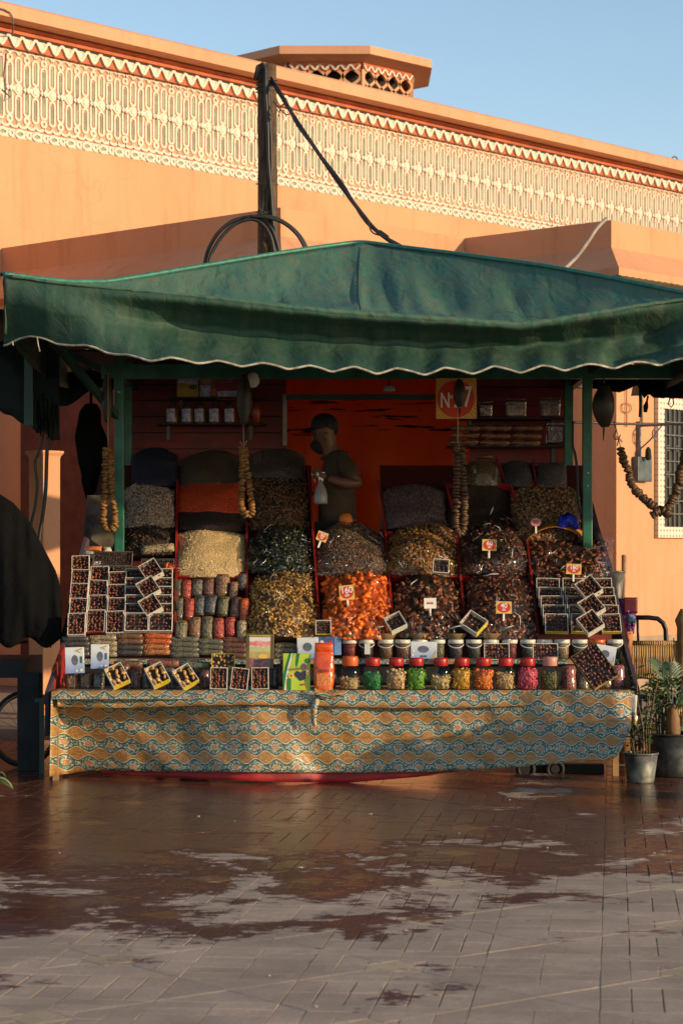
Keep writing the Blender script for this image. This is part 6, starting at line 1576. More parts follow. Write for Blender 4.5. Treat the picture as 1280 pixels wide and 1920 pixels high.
# ================================================================== HANGING STRINGS OF FIGS AND SCOOPS
M_FIG = PBR('dried_fig', (.22, .10, .022), .5, var=.5, vs=30, rand=.35, sss=.1, col2=(.17, .07, .015)); M_FIGD = PBR('dark_dried_fig', (.085, .038, .013), .5, var=.5, vs=30, rand=.4, col2=(.06, .028, .012)); M_TWINE = PBR('pale_twine', (.36, .28, .17), .8)
b = MB(); b.lathe([(.001, -.5), (.6, -.48), (.95, -.25), (1.0, .05), (.85, .35), (.5, .5), (.12, .42), (.001, .36)], 12); v_ = np.array(b.v)
ME_FIG = b.mesh('fig', M_FIG); ME_FIGD = b.mesh('fig', M_FIGD)
def fig_string(pts_px, Y, rpx, label, cords, me=None, step=.40, group='strings of dried figs hanging at the front', dyf=None):
    P3 = [at(x, y, Y) for x, y in pts_px]
    root = empty('fig_string', P3[0], 0, label, 'fig string', group); c = P3[0]
    # resample
    dense = []
    n = len(P3)
    for i in range(n - 1):
        p0 = P3[max(i - 1, 0)]; p1 = P3[i]; p2 = P3[i + 1]; p3 = P3[min(i + 2, n - 1)]
        for t in [q / 20 for q in range(20)]:
            dense.append(.5 * ((2 * p1) + (-p0 + p2) * t + (2 * p0 - 5 * p1 + 4 * p2 - p3) * t * t + (-p0 + 3 * p1 - 3 * p2 + p3) * t ** 3))
    dense.append(P3[-1])
    r = rpx * pxm(Y); acc = 0; nxt = 0
    for i in range(1, len(dense)):
        seg = (dense[i] - dense[i - 1]); acc += seg.length
        if acc >= nxt:
            nxt = acc + r * step * random.uniform(.9, 1.25)
            d = seg.normalized(); q = d.to_track_quat('Z', 'Y')
            o = link('fig', me or ME_FIG, root); s = r * random.uniform(.85, 1.12)
            j = Vector((random.gauss(0, .0035), random.gauss(0, .0035), random.gauss(0, .0035)))
            tl = Matrix.Rotation(random.gauss(0, .22), 4, 'X') @ Matrix.Rotation(random.gauss(0, .22), 4, 'Y') @ Matrix.Rotation(random.uniform(0, 6), 4, 'Z')
            o.matrix_local = Matrix.Translation(dense[i] - c + j) @ q.to_matrix().to_4x4() @ tl @ Matrix.Diagonal((s, s, s * .85, 1))
    b = MB()
    b.tube([p - c for p in dense[::4]], .003, 5)
    for cp in cords: b.tube([at(x, y, Y) - c for x, y in cp], .0035, 5)
    b.build('cord', M_TWINE, root)
    return root
fig_string([(200, 840), (198, 880), (197, 930), (194, 970), (196, 988), (206, 994), (216, 985), (213, 950), (209, 900), (207, 842)], 15.55, 6.5, 'looped fig string hanging beside the left green post', [[(203, 700), (203, 790), (203, 838)]])
fig_string([(455, 838), (455, 870), (453, 910), (452, 945), (458, 962), (468, 966), (473, 952), (468, 915), (463, 880), (459, 840)], 15.5, 6.5, 'looped fig string hanging in the middle of the stall above the cream heap', [[(457, 700), (456, 780), (457, 838)], [(450, 828), (457, 838), (463, 826)]])
fig_string([(856, 835), (857, 880), (856, 930), (854, 985), (861, 1000), (869, 990), (870, 950), (868, 900), (864, 838)], 15.5, 7.5, 'looped fig string hanging below the number sign', [[(857, 716), (858, 780), (858, 835)]], ME_FIGD)
fig_string([(1163, 842), (1168, 862), (1176, 884), (1184, 908), (1196, 926), (1212, 940), (1228, 952), (1240, 962), (1250, 955), (1262, 932), (1270, 908), (1276, 880), (1284, 850), (1292, 815)], 15.0, 8.5, 'big drooping swag of dark figs tied in a knot at the far right', [[(1152, 795), (1157, 815), (1160, 830), (1163, 840)]], ME_FIGD)
fig_string([(1221, 966), (1232, 958), (1246, 958), (1252, 968)], 14.97, 8.5, 'short knotted end of figs at the lowest point of the right swag', [], ME_FIGD)
M_SCOOP = PBR('dark_leather', (.030, .020, .012), .5, var=.5, vs=12, bump=.3, bs=60); M_SCOOP2 = PBR('hammered_tin', (.07, .055, .035), .35, .6, var=.4, vs=10, bump=.5, bs=50)
def scoop(px, py0, py1, wpx, Y, yaw, label):
    k = pxm(Y); h_ = (py1 - py0) * k; w_ = wpx * k
    root = empty('hanging_scoop', at(px, py0, Y), yaw, label, 'scoop', 'pointed scoops hung from the front beam')
    def fn(u, v):
        a = (u - .5) * PI * .95; wv = math.sin(PI * min(1, (v * .86 + .07))) ** .75 * (1.0 if v < .75 else 1)
        return (w_ / 2 * wv * math.sin(a) * 1.0, -w_ * .55 * wv * math.cos(a) + .02, -h_ * v)
    b = MB(); b.grid(fn, 16, 18); o = b.build('scoop_bowl', M_SCOOP, root); mod_solid(o, .005)
    b = MB(); b.tube([fn(0, v / 18) for v in range(19)], .005, 5); b.tube([fn(1, v / 18) for v in range(19)], .005, 5); b.tube([(0, 0, 0), (0, 0, .05)], .004, 5)
    b.tube([(-.006, 0, -h_), (.0, -.004, -h_ - .09), (.008, 0, -h_)], .004, 5); b.build('scoop_rim', M_SCOOP2, root)
    return root
scoop(203, 703, 792, 20, 15.6, .5, 'narrow dark pointed scoop hanging left of the left post')
scoop(459, 703, 796, 26, 15.5, .3, 'dark pointed scoop hanging beside the globe lamp')
scoop(861, 712, 762, 21, 15.45, 0, 'dark scoop hanging in front of the number sign, hiding the digit 2')
rs = scoop(1131, 722, 800, 46, 15.0, -.9, 'broad hammered scoop hanging right of the right post')
b = MB(); b.tube([at(1150, 790, 15), at(1152, 800, 14.995), at(1155, 806, 15), at(1149, 818, 15), at(1153, 824, 15.004), at(1158, 824, 15), at(1162, 815, 15), at(1158, 826, 15), at(1156, 836, 15)], .004, 5, cap=False); o = tag(b.build('wire_hook', M_WIRE), 'bent wire hook joining the right scoop to the fig swag', 'hook')

# ================================================================== POLE, CABLES, ROPES
YP = 18.9
pole = empty('wooden_pole', at(500, YH, YP), 0, 'weathered wooden pole bound with wires rising behind the green canopy', 'pole'); pole.location.z = 0; PLo = pole.location.copy()
k = pxm(YP)
M_POLE = None
def pole_mat():
    g = G('weathered_pole'); v = g.obj(); x, y, z = g.xyz(v)
    n = g.noise(g.vec(g.m('MULTIPLY', x, 9), g.m('MULTIPLY', y, 9), g.m('MULTIPLY', z, 1.3)), 5, 5, .65)
    c = g.mix(g.ramp(n, .35, .68), (.030, .018, .010), (.16, .085, .035)); 
    return g.done(g.pr(c, .8, 0, g.bump(n, .03, .8)))
b = MB(); nn = 46
pts = []
for i in range(nn):
    z = at(0, 122, YP).z * i / (nn - 1); pts.append(Vector((.006 * math.sin(z * 1.7) + .01 * (1 - i / nn), .005 * math.cos(z * 2.3), z)))
b.tube(pts, [(.094 - .012 * i / nn) * (1 + .05 * wr(i * .4, 0, 0, 1)) for i in range(nn)], 12); b.build('shaft', pole_mat(), pole)
def PP(px, py, dy=-.10): return at(px, py, YP + dy) - PLo
b = MB()
for (py, n_) in ((150, 2), (160, 2), (168, 2), (345, 1), (398, 2)):
    for q in range(n_):
        zc = at(0, py + q * 3, YP).z; b.tube([(.092 * math.cos(t), .092 * math.sin(t), zc + .012 * math.sin(t + q)) for t in [2 * PI * i / 16 for i in range(16)]], .004, 5, closed=True)
b.tube([PP(492, 395), PP(483, 388), PP(494, 380), PP(490, 402), PP(500, 405), PP(486, 398)], .004, 5)
b.build('binding_wire', M_WIRE, pole)
b = MB()
b.tube([PP(478, 150), PP(483, 125), PP(492, 119), PP(498, 128), PP(498, 170), PP(502, 240), PP(503, 300), PP(508, 360), PP(512, 420), PP(514, 480)], .016, 7)
b.tube([PP(484, 150), PP(490, 126), PP(500, 131), PP(503, 180), PP(508, 260), PP(509, 320), PP(506, 390)], .012, 7)
b.build('pole_cable', M_CABLE, pole)
def cable(pts, r, label, name='cable', mat=None, cat='cable', parent=None, n=7):
    b = MB()
    P = [Vector(p) for p in pts]; dense = []
    m = len(P)
    for i in range(m - 1):
        p0, p1, p2, p3 = P[max(i - 1, 0)], P[i], P[i + 1], P[min(i + 2, m - 1)]
        for t in [q / 6 for q in range(6)]:
            dense.append(.5 * ((2 * p1) + (-p0 + p2) * t + (2 * p0 - 5 * p1 + 4 * p2 - p3) * t * t + (-p0 + 3 * p1 - 3 * p2 + p3) * t ** 3))
    dense.append(P[-1]); b.tube(dense, r, n)
    return tag(b.build(name, mat or M_CABLE), label, cat)
coil = empty('cable_coil', at(480, 450, YP - .2), 0, 'coil of thick black cable arching behind the canopy at the pole', 'cable coil'); CL = coil.location.copy()
def arc(pl, r, nm='cable_turn'):
    b = MB(); P = [at(x, y, Y) - CL for x, y, Y in pl]; dense = []
    m = len(P)
    for i in range(m - 1):
        p0, p1, p2, p3 = P[max(i - 1, 0)], P[i], P[i + 1], P[min(i + 2, m - 1)]
        for t in [q / 8 for q in range(8)]:
            dense.append(.5 * ((2 * p1) + (-p0 + p2) * t + (2 * p0 - 5 * p1 + 4 * p2 - p3) * t * t + (-p0 + 3 * p1 - 3 * p2 + p3) * t ** 3))
    dense.append(P[-1]); b.tube(dense, r, 8); b.build(nm, M_CABLE, coil)
yb_ = YP - .16
arc([(383, 500, yb_), (390, 470, yb_), (408, 438, yb_), (436, 415, yb_), (470, 407, yb_), (495, 414, yb_), (512, 435, yb_), (524, 475, yb_), (526, 500, yb_)], .0165)
arc([(391, 500, yb_ - .03), (397, 475, yb_ - .03), (415, 445, yb_ - .03), (440, 421, yb_ - .03), (470, 411, yb_ - .03), (492, 420, yb_ - .03), (508, 445, yb_ - .03), (515, 480, yb_ - .03)], .0155)
arc([(478, 406, yb_ - .02), (500, 405, yb_ - .02), (525, 413, yb_ - .02), (550, 430, yb_ - .02), (568, 452, yb_ - .02), (580, 480, yb_ - .02)], .017)
arc([(470, 405, yb_ - .05), (500, 408, yb_ - .05), (528, 417, yb_ - .05), (552, 435, yb_ - .05), (566, 455, yb_ - .05), (576, 478, yb_ - .05)], .012)
M_ROPE = PBR('dark_twisted_cable', (.026, .022, .017), .7, var=.6, vs=40, bump=1.0, bs=45, bd=.02)
rp = [at(509, 150, YP - .05), at(530, 185, YP - .3), at(560, 232, YP - .6), at(600, 292, YP - 1.0), at(640, 350, YP - 1.5), at(680, 403, YP - 1.9), at(705, 432, YP - 2.1), at(748, 464, YP - 2.4)]
cable(rp, .0165, 'twisted dark cable running from the pole top down to the canopy peak', 'stay_cable', M_ROPE)
cable([p + Vector((.016 * math.sin(i * 2.1), -.02, .014 * math.cos(i * 1.7))) for i, p in enumerate(rp)] , .010, 'thin wire wound along the twisted stay cable', 'stay_wire', M_CABLE)
cable([at(690, 415, YP - 2.05), at(697, 435, YP - 2.1), at(715, 442, YP - 2.15), at(728, 444, YP - 2.2), at(712, 432, YP - 2.1)], .006, 'loose loop of thin wire at the lower end of the stay cable', 'wire_loop')
cable([at(513, 190, YP - .1), at(520, 200, YP - .15), at(538, 215, YP - .2), at(548, 205, YP - .2), at(530, 196, YP - .2), at(522, 218, YP - .15)], .005, 'thin wire tangle sticking out right of the pole top', 'wire_tangle')
cable([at(1136, 410, 19.5), at(1118, 428, 19.3), at(1100, 455, 19.1), at(1078, 484, 18.9), at(1050, 510, 18.7)], .017, 'pale grey rope slung from the wing down behind the canopy', 'rope', PBR('pale_rope', (.30, .24, .19), .8, bump=.6, bs=60), 'rope')
sA, zA = wallpt(1134, 411, N2)
cable([at(1073, 792, 22.5), at(1120, 793, 22.6), at(1170, 795, 22.8), at(1240, 795, 23.0), at(1290, 796, 23.0)], .014, 'black cable strung level across the salmon wall at the right', 'wall_cable')
cable([at(1073, 790, 15.85), at(1073, 835, 15.85), at(1077, 850, 15.85), at(1081, 880, 15.85), at(1083, 940, 15.85), at(1090, 965, 15.85)], .010, 'thin black cable hanging beside the right rear post', 'post_cable')

# ================================================================== LEFT NEIGHBOUR
M_BTARP = PBR('black_tarpaulin', (.0035, .0035, .004), .9, var=.3, vs=5, bump=.5, bs=7, bd=.04, spec=.12)
M_DKC = PBR('dark_green_canvas', (.008, .018, .015), .8, var=.3, vs=3, bump=.5, bs=6, bd=.03)
na = empty('neighbour_awning', at(-60, YH, 16.3), 0, 'dark ragged canopy of the neighbouring stall at the left edge', 'awning'); na.location.z = 2.5; NL = na.location.copy()
def side_sheet(u, v):
    # a slack sheet whose lower hem runs down to the right, seen from below
    x0, x1 = -170, 112; px = x0 + (x1 - x0) * u
    yb = 676 + (px + 170) * .545 + 2 * math.sin(px * .2); yt = 640
    if px > 66: yb += 4 * math.sin(px * 1.1)
    y = yt + (max(yb, 650) - yt) * v
    return at(px, y, 16.2 + .12 * wr(u * 5, v * 2, 3, 1)) - NL
b = MB(); b.grid(side_sheet, 60, 12); o = b.build('ragged_sheet', M_DKC, na); mod_solid(o, .006)
b = MB(); b.grid(lambda u, v: Vector((-7 + 5.0 * u, 15.0 + 7 * v, 3.05 + .05 * math.sin(u * 9) + .1 * (1 - abs(2 * u - 1)))) - NL, 16, 12); o = b.build('canopy_sheet', M_DKC, na); mod_solid(o, .006)
b = MB(); b.grid(lambda u, v: at(104 + 110 * u, 690 + 70 * v * (1 - .5 * u) + 8 * math.sin(u * 7), 17.6 + .1 * math.sin(u * 5)) - NL, 16, 6); o = b.build('rear_flap', M_DKC, na); mod_solid(o, .006)
x = (56 - 640) * 16.0 / F
b = MB(); b.box((x - .033, 15.95, at(0, 800, 16).z), (x + .033, 16.0, 2.95), 0, Matrix.Translation(-NL)); o = b.build('hanging_post', M_GREEND, na); mod_bevel(o, .005)
b = MB()
for i in range(26):
    px = 70 + 40 * random.random(); y0_ = 735 + 60 * random.random()
    b.tube([at(px, y0_, 16.1) - NL, at(px + random.uniform(-3, 3), y0_ + 20, 16.08) - NL, at(px + random.uniform(-4, 4), y0_ + random.uniform(30, 48), 16.1) - NL], [.004, .005, .001], 4)
b.build('frayed_fringe', M_BTARP, na)
cable([at(80, 815, 16.0), at(72, 850, 16.0), at(66, 870, 16.0), at(70, 910, 16.0), at(66, 950, 16.0), at(58, 990, 16.0), at(56, 1060, 16.0)], .011, 'thin black cable hanging at the left edge, outer one of two', 'hanging_cable')
cable([at(90, 820, 16.0), at(88, 860, 16.0), at(86, 920, 16.0), at(80, 970, 16.0), at(74, 1010, 16.0), at(72, 1060, 16.0)], .014, 'thicker black cable hanging at the left edge, inner one of two', 'hanging_cable')
# black-draped cart
SIL = [(-260, 905), (-60, 890), (0, 926), (25, 942), (55, 975), (80, 1022), (105, 1070), (114, 1100), (116, 1130), (108, 1175), (96, 1215)]
dc = empty('draped_cart', at(-60, YH, 15.4), 0, 'large cart covered by a black tarpaulin at the left edge of the photo', 'cart'); dc.location.z = 0; DL = dc.location.copy()
def drape(u, v):
    # u along the silhouette (left to right), v from front skirt up over the top to the back
    n = len(SIL) - 1; t = u * n; i = min(int(t), n - 1); f = t - i
    px = SIL[i][0] + (SIL[i + 1][0] - SIL[i][0]) * f; py = SIL[i][1] + (SIL[i + 1][1] - SIL[i][1]) * f
    if v < .5:
        q = v / .5; y = 1205 + (py - 1205) * q + 10 * math.sin(px * .09) * (1 - q); Y = 15.0 + .18 * q * q + .05 * wr(px * .02, q * 2, 1, 1) + .02 * wr(px * .06, q * 2, 7, 1)
    else:
        q = (v - .5) / .5; y = py + (1190 - py) * max(0, q - .5) * 2 * .7; Y = 15.18 + 1.0 * q
    return at(px, y, Y) - DL
b = MB(); b.grid(drape, 70, 36); o = b.build('black_cover', M_BTARP, dc); mod_solid(o, .005)
b = MB(); b.box((-.6, -.2, .62), (.42, .7, .74)); b.build('cart_bed', M_BLACK, dc)
xx = (54 - 640) * 15.05 / F - DL.x
b = MB(); b.box((xx - .075, -.36, 0), (xx + .075, -.2, .66)); o = b.build('cart_leg', PBR('grey_painted_leg', (.022, .02, .019), .9, vs=7, var=.4, bump=.4, bs=30), dc); mod_bevel(o, .006)
M_TYRE = PBR('black_rubber', (.012, .012, .012), .7)
wl_ = at(47, 1290, 15.35) - DL; rw = 72 * pxm(15.35); wl_.z = rw + .0
def wheel(c, r, parent, yaw):
    Mx = Matrix.Translation(c) @ Matrix.Rotation(yaw, 4, 'Z')
    w_ = empty('wheel', (0, 0, 0), parent=parent); w_.matrix_local = Mx
    b = MB(); b.tube([(r * .955 * math.cos(t), 0, r * .955 * math.sin(t)) for t in [2 * PI * i / 40 for i in range(40)]], r * .05, 8, closed=True); b.build('tyre', M_TYRE, w_)
    b = MB(); b.tube([(r * .87 * math.cos(t), 0, r * .87 * math.sin(t)) for t in [2 * PI * i / 40 for i in range(40)]], r * .03, 6, closed=True); b.build('rim', PBR('dull_steel', (.16, .15, .14), .5, .6), w_)
    b = MB()
    for i in range(18):
        t = 2 * PI * i / 18; b.tube([(0.02 * math.cos(t + 1.2), 0, .02 * math.sin(t + 1.2)), (r * .87 * math.cos(t), 0, r * .87 * math.sin(t))], .0016, 4)
    b.lathe([(.02, -.03), (.03, -.02), (.03, .02), (.02, .03)], 10, 0, M=Matrix.Rotation(PI / 2, 4, 'X')); b.build('spokes', M_IRON, w_)
    return w_
wheel(wl_, rw, dc, .6)
b = MB(); b.tube([at(20, 1212, 15.3) - DL, at(32, 1206, 15.3) - DL, at(52, 1203, 15.3) - DL], .01, 6); b.build('mudguard_stay', M_IRON, dc)
# green-legged side table between the cart and the stall
st = empty('side_table', at(86, YH, 15.0), 0, 'narrow dark green steel side table squeezed between cart and stall', 'table'); st.location.z = 0
b = MB(); zt = at(0, 1308, 15).z; b.box((-.06, -.1, zt - .025), (.08, .5, zt)); b.build('table_top', M_GREEND, st)
for (x, y) in ((-.015, -.08), (.065, -.08), (-.015, .46), (.065, .46)):
    b = MB(); b.box((x - .015, y - .015, 0), (x + .015, y + .015, zt - .025)); b.build('leg', M_GREEND, st)
# black cloth bundle hanging between the stall and the arcade
def bundle(u, v):
    a = 2 * PI * u
    cx = interp([(0, 171), (.2, 167), (.45, 171), (.75, 177), (1, 166)], v); r = interp([(0, 10), (.08, 20), (.2, 22), (.35, 29), (.6, 27), (.8, 20), (1, 4)], v)
    p = at(cx, 757 + 180 * v, 16.9); k = pxm(16.9)
    rr_ = r * k * (1 + .09 * math.sin(a * 5 + v * 4) + .08 * wr(math.cos(a), math.sin(a), v * 3, 1))
    return p + Vector((rr_ * math.cos(a), rr_ * .7 * math.sin(a), 0))
b = MB(); b.grid(bundle, 36, 30); b.tube([at(171, 690, 16.9), at(171, 760, 16.9)], .012, 6); tag(b.build('hanging_bundle', M_BTARP), 'tall black cloth bundle hanging just left of the left post', 'bundle')
# leaf of a plant poking in at the left edge
lf = empty('potted_plant', at(-40, 1470, 13.2), 0, 'plant at the left edge of which one light-edged green leaf enters the photo', 'plant'); lf.location.z = 0
M_LEAFV = PBR('variegated_leaf', (.05, .11, .025), .45, var=.3, vs=15); M_LEAFE = PBR('pale_leaf_edge', (.34, .36, .18), .45)
def leaf_grid(L_, W_, droop, mats, parent, loc, rz, pitch, name='leaf'):
    b = MB()
    def fn(u, v):
        s = (u - .5) * 2; w_ = W_ * math.sin(PI * min(1, v * .92 + .05)) ** .8
        return (s * w_ / 2, L_ * v, L_ * (math.sin(pitch) * v - droop * v * v) - .12 * w_ * (1 - s * s))
    b.grid(fn, 6, 10)
    for i, f in enumerate(b.f):
        if i % 6 in (0, 5): b.m[i] = 1
    o = b.build(name, mats, parent, loc, (0, 0, rz)); return o
for i, (rz, pt, L_) in enumerate(((-1.25, .55, .26), (-.4, .9, .3), (.7, .8, .3), (2.2, .7, .3), (3.4, .8, .3), (-2.2, .8, .28))):
    leaf_grid(L_, .085, .75, [M_LEAFV, M_LEAFE], lf, (0, 0, .10), rz, pt)
b = MB(); b.lathe([(.05, 0), (.075, .10), (.08, .10), (.07, .095), (.001, .09)], 14); b.build('pot', PBR('terracotta_pot', (.35, .12, .05), .8, var=.2), lf)

# ================================================================== RIGHT NEIGHBOUR: canopy, bench, plants
nb = empty('neighbour_awning', (4.35, 15.6, 2.6), 0, 'dark canopy with ragged drooping edge belonging to the next stall, upper right edge', 'awning'); BL = nb.location.copy()
def rcan(u, v):
    X = 1.98 + 4.7 * u; Y_ = 13.6 + 3.6 * v
    if Y_ < 14.6: X = max(X, 2.55 + 0 * u)
    return Vector((X, 13.6 + 3.6 * v, 2.86 + .35 * math.sin(PI * u) * math.sin(PI * v) + .02 * wr(u * 6, v * 6, 1, 1))) - BL
b = MB(); b.grid(lambda u, v: Vector((2.44 + 4.28 * u, 13.6 + 3.6 * v, 2.84 + .35 * math.sin(PI * u) * math.sin(PI * v))) - BL, 20, 16); o = b.build('canopy_sheet', M_DKC, nb); mod_solid(o, .006)
b = MB(); b.grid(lambda u, v: Vector((2.62 + 4.1 * u, 13.6 - .02 * math.sin(u * 30), 2.84 - .15 * v - .02 * math.cos(u * 50) * v)) - BL, 60, 6); o = b.build('valance', M_DKC, nb); mod_solid(o, .004)
b = MB(); b.grid(lambda u, v: Vector((6.72 + .02 * math.sin(v * 3 + u * 30), 13.6 + 3.6 * u, 2.84 - .15 * v)) - BL, 60, 6); o = b.build('valance', M_DKC, nb); mod_solid(o, .004)
# its slack left flap, seen under our own canopy
def flap(u, v):
    px = 1108 + 300 * u
    yt = 690; yb = interp([(1108, 728), (1160, 736), (1195, 722), (1206, 748), (1215, 738), (1224, 746), (1300, 748), (1420, 752)], px) + 2.5 * wr(px * .11, 0, 0, 1)
    return at(px, yt + (yb - yt) * v, 16.35 + .10 * u - .1 * v + .05 * wr(u * 6, v * 2, 0, 1)) - BL
b = MB(); b.grid(flap, 70, 8); o = b.build('ragged_flap', M_BTARP, nb); mod_solid(o, .006)
for x, y in ((2.75, 17.1), (6.6, 13.7), (6.6, 17.1)):
    b = MB(); b.box((x - .03, y - .03, 0), (x + .03, y + .03, 2.84), 0, Matrix.Translation(-BL)); b.build('post', M_GREEND, nb)
b = MB()
b.tube([at(1214, 742, 16.2) - BL, at(1212, 752, 16.2) - BL, at(1210, 762, 16.2) - BL, at(1209, 773, 16.2) - BL], [.008, .008, .02, .014], 7); b.build('hook', M_BLACK, nb); b = MB()
b.tube([at(1255, 745, 16.2) - BL, at(1252, 758, 16.2) - BL, at(1257, 764, 16.2) - BL, at(1262, 757, 16.2) - BL, at(1260, 745, 16.2) - BL], .005, 5); b.build('hook', M_BLACK, nb)
cable([at(1199, 722, 16.5), at(1200, 760, 16.5), at(1199, 782, 16.5)], [.012] * 13 if False else .012, 'short dark green rod hanging from the right neighbour\'s canopy', 'hanging_rod', M_GREEND, 'rod')

# woven chair
YB = 15.6
ch = empty('woven_chair', at(1235, YH, YB), 0, 'rustic chair with woven straw back and timber post at the right edge', 'chair'); ch.location.z = 0; HL = ch.location.copy()
def straw():
    g = G('woven_straw'); x, y, z = g.xyz(g.obj())
    wv = g.m('SINE', g.m('MULTIPLY', g.m('ADD', x, g.m('MULTIPLY', g.noise(g.obj(), 9, 2), .02)), 420)); n = g.noise(g.vec(g.m('MULTIPLY', x, 30), y, g.m('MULTIPLY', z, 4)), 2, 4, .7)
    c = g.mix(g.ramp(n, .3, .7), (.20, .10, .028), (.50, .29, .10)); return g.done(g.pr(c, .65, 0, g.bump(g.m('ADD', wv, n), .004, .7)))
M_STRAW = straw()
def C(px, py, dy=0): return at(px, py, YB + dy) - HL
# back woven of vertical straw bundles
b = MB(); rx_ = 1.15 * pxm(YB) * 2.6
n_s = 22; ME_ST = None
x0 = C(1179, 0).x; x1 = C(1275, 0).x; zt = C(0, 1206).z; zb_ = C(0, 1268).z
for i in range(n_s):
    xx = x0 + (x1 - x0) * (i + .5) / n_s; r_ = (x1 - x0) / n_s * .56
    m_ = MB(); m_.tube([(0, 0, zb_ - (zb_ + zt) / 2 + .006 * random.random()), (.003 * random.uniform(-1, 1), -.008 - .006 * random.random(), .0), (0, 0, zt - (zb_ + zt) / 2)], [r_, r_ * 1.12, r_], 7)
    m_.build('straw_strand', M_STRAW, ch, (xx, 0, (zb_ + zt) / 2))
b = MB(); b.tube([(x0 - .01, .0, zt), (x1 + .02, 0, zt)], .018, 8); b.tube([(x0 - .01, .0, zb_), (x1 + .02, 0, zb_)], .018, 8); b.build('back_rail', M_STRAW, ch)
M_TIM = PBR('turned_timber', (.30, .155, .055), .6, vs=9, var=.4, bump=.4, bs=30)
xp = C(1280, 0).x
b = MB(); b.lathe([(.045, 0), (.048, .4), (.045, .95), (.06, 1.0), (.045, 1.03), (.02, 1.08)], 12, c=(xp, 0, 0)); b.build('chair_post', M_TIM, ch)
xq = C(1172, 0).x
b = MB(); b.lathe([(.04, 0), (.04, .93), (.02, .97)], 12, c=(xq, .05, 0)); b.build('chair_post', M_TIM, ch)
for (xx, yy) in ((xp, -.5), (xq + .02, -.45)):
    b = MB(); b.lathe([(.035, 0), (.038, .44), (.03, .47)], 12, c=(xx, yy, 0)); b.build('chair_post', M_TIM, ch) if False else None
zs = C(0, 1327).z
b = MB(); b.grid(lambda u, v: (C(1250, 0).x + .35 * u, -.05 + .5 * v, zs + .012 * math.sin(u * 40) * .3 + .006 * math.sin(v * 60)), 20, 20); o = b.build('woven_seat', M_STRAW, ch); mod_solid(o, .05)
b = MB(); b.tube([C(1262, 1196), C(1263, 1220), C(1272, 1240), C(1276, 1255), C(1266, 1262)], .004, 5); b.build('loose_straw', M_STRAW, ch)
# iron chair behind
ic = empty('iron_chair', at(1215, YH, 16.4), 0, 'black iron chair frame with rounded back behind the woven chair', 'chair'); ic.location.z = 0; IL = ic.location.copy()
def I(px, py, dy=0): return at(px, py, 16.4 + dy) - IL
M_BIR = PBR('black_iron', (.010, .009, .009), .4, .3)
b = MB(); b.tube([I(1180, 1158), I(1215, 1158), I(1232, 1160), I(1242, 1168), I(1247, 1180), I(1248, 1210), Vector((I(1248, 1210).x, 0, 0))], .018, 9); b.build('back_frame', M_BIR, ic)
b = MB(); b.tube([I(1194, 1158), I(1196, 1215)], .010, 7); b.tube([I(1180, 1158), Vector((I(1180, 0).x, 0, 0))], .016, 8); b.build('back_bar', M_BIR, ic)
b = MB(); b.box((I(1182, 0).x, -.45, .43), (I(1247, 0).x, 0, .46)); b.build('seat', M_BIR, ic)
for px in (1184, 1246):
    b = MB(); b.tube([(I(px, 0).x, -.43, 0), (I(px, 0).x, -.43, .44)], .014, 7); b.build('leg', M_BIR, ic)
# metal buckets and plants
def galv(name, dark=1.0):
    g = G(name); P = g.obj(); n = g.noise(P, 9, 5, .65, .6); n2 = g.vor(P, 40).outputs[1]
    c = g.mix(g.ramp(n, .38, .66), tuple(k * dark for k in (.075, .075, .068)), tuple(k * dark for k in (.22, .22, .19)))
    return g.done(g.pr(c, .5, .35, g.bump(n, .006, .4)))
M_GALV = galv('galvanised_steel'); M_GALVD = galv('tarnished_steel', .5)
def bucket(px, py0, py1, w0, w1, Y, label, mat, soil=True, name='metal_bucket', cat='bucket', floor=True):
    k = pxm(Y); h_ = (py1 - py0) * k
    p = at(px, py1, Y)
    if floor: p.z = 0
    root = empty(name, p, 0, label, cat)
    b = MB(); b.lathe([(w0 * k / 2, 0), (w0 * k / 2 * 1.02, .01), (w1 * k / 2, h_ - .012)], 26, cap=False); b.lathe([(w0 * k / 2 * .98, .004), (.001, .004)], 26, cap=False); o = b.build('bucket_wall', mat, root); mod_solid(o, .004)
    b = MB(); b.tube([(w1 * k / 2 * math.cos(t), w1 * k / 2 * math.sin(t), h_ - .008) for t in [2 * PI * i / 28 for i in range(28)]], .008, 7, closed=True); b.build('rim', mat, root)
    if soil:
        b = MB(); b.lathe([(w1 * k / 2 * .96, h_ - .05), (w1 * k * .25, h_ - .035), (.001, h_ - .03)], 18); b.build('soil', PBR('potting_soil', (.035, .022, .014), .9, vs=30, bump=.8, bs=60, bd=.02), root)
    return root, h_
def H_(py, Y): return at(0, py, Y).z
YPF = 14.30
pb, hpb = bucket(1200, 1409, 1466, 50, 64, YPF, 'grey galvanised bucket planter with leafy shrub at the right front corner', M_GALV, name='plant_bucket', cat='planter')
qb, hqb = bucket(1265, 1379, 1460, 92, 100, 14.75, 'larger tarnished metal planter with small palm behind the galvanised bucket', M_GALVD, name='plant_bucket', cat='planter')
M_LEAF = PBR('shrub_leaf', (.050, .095, .022), .45, var=.4, vs=20, island=.45, col2=(.022, .05, .014)); M_PALM = PBR('palm_leaf', (.050, .105, .045), .5, var=.4, vs=20, island=.4, col2=(.025, .06, .03)); M_STEM = PBR('plant_stem', (.13, .085, .035), .7)
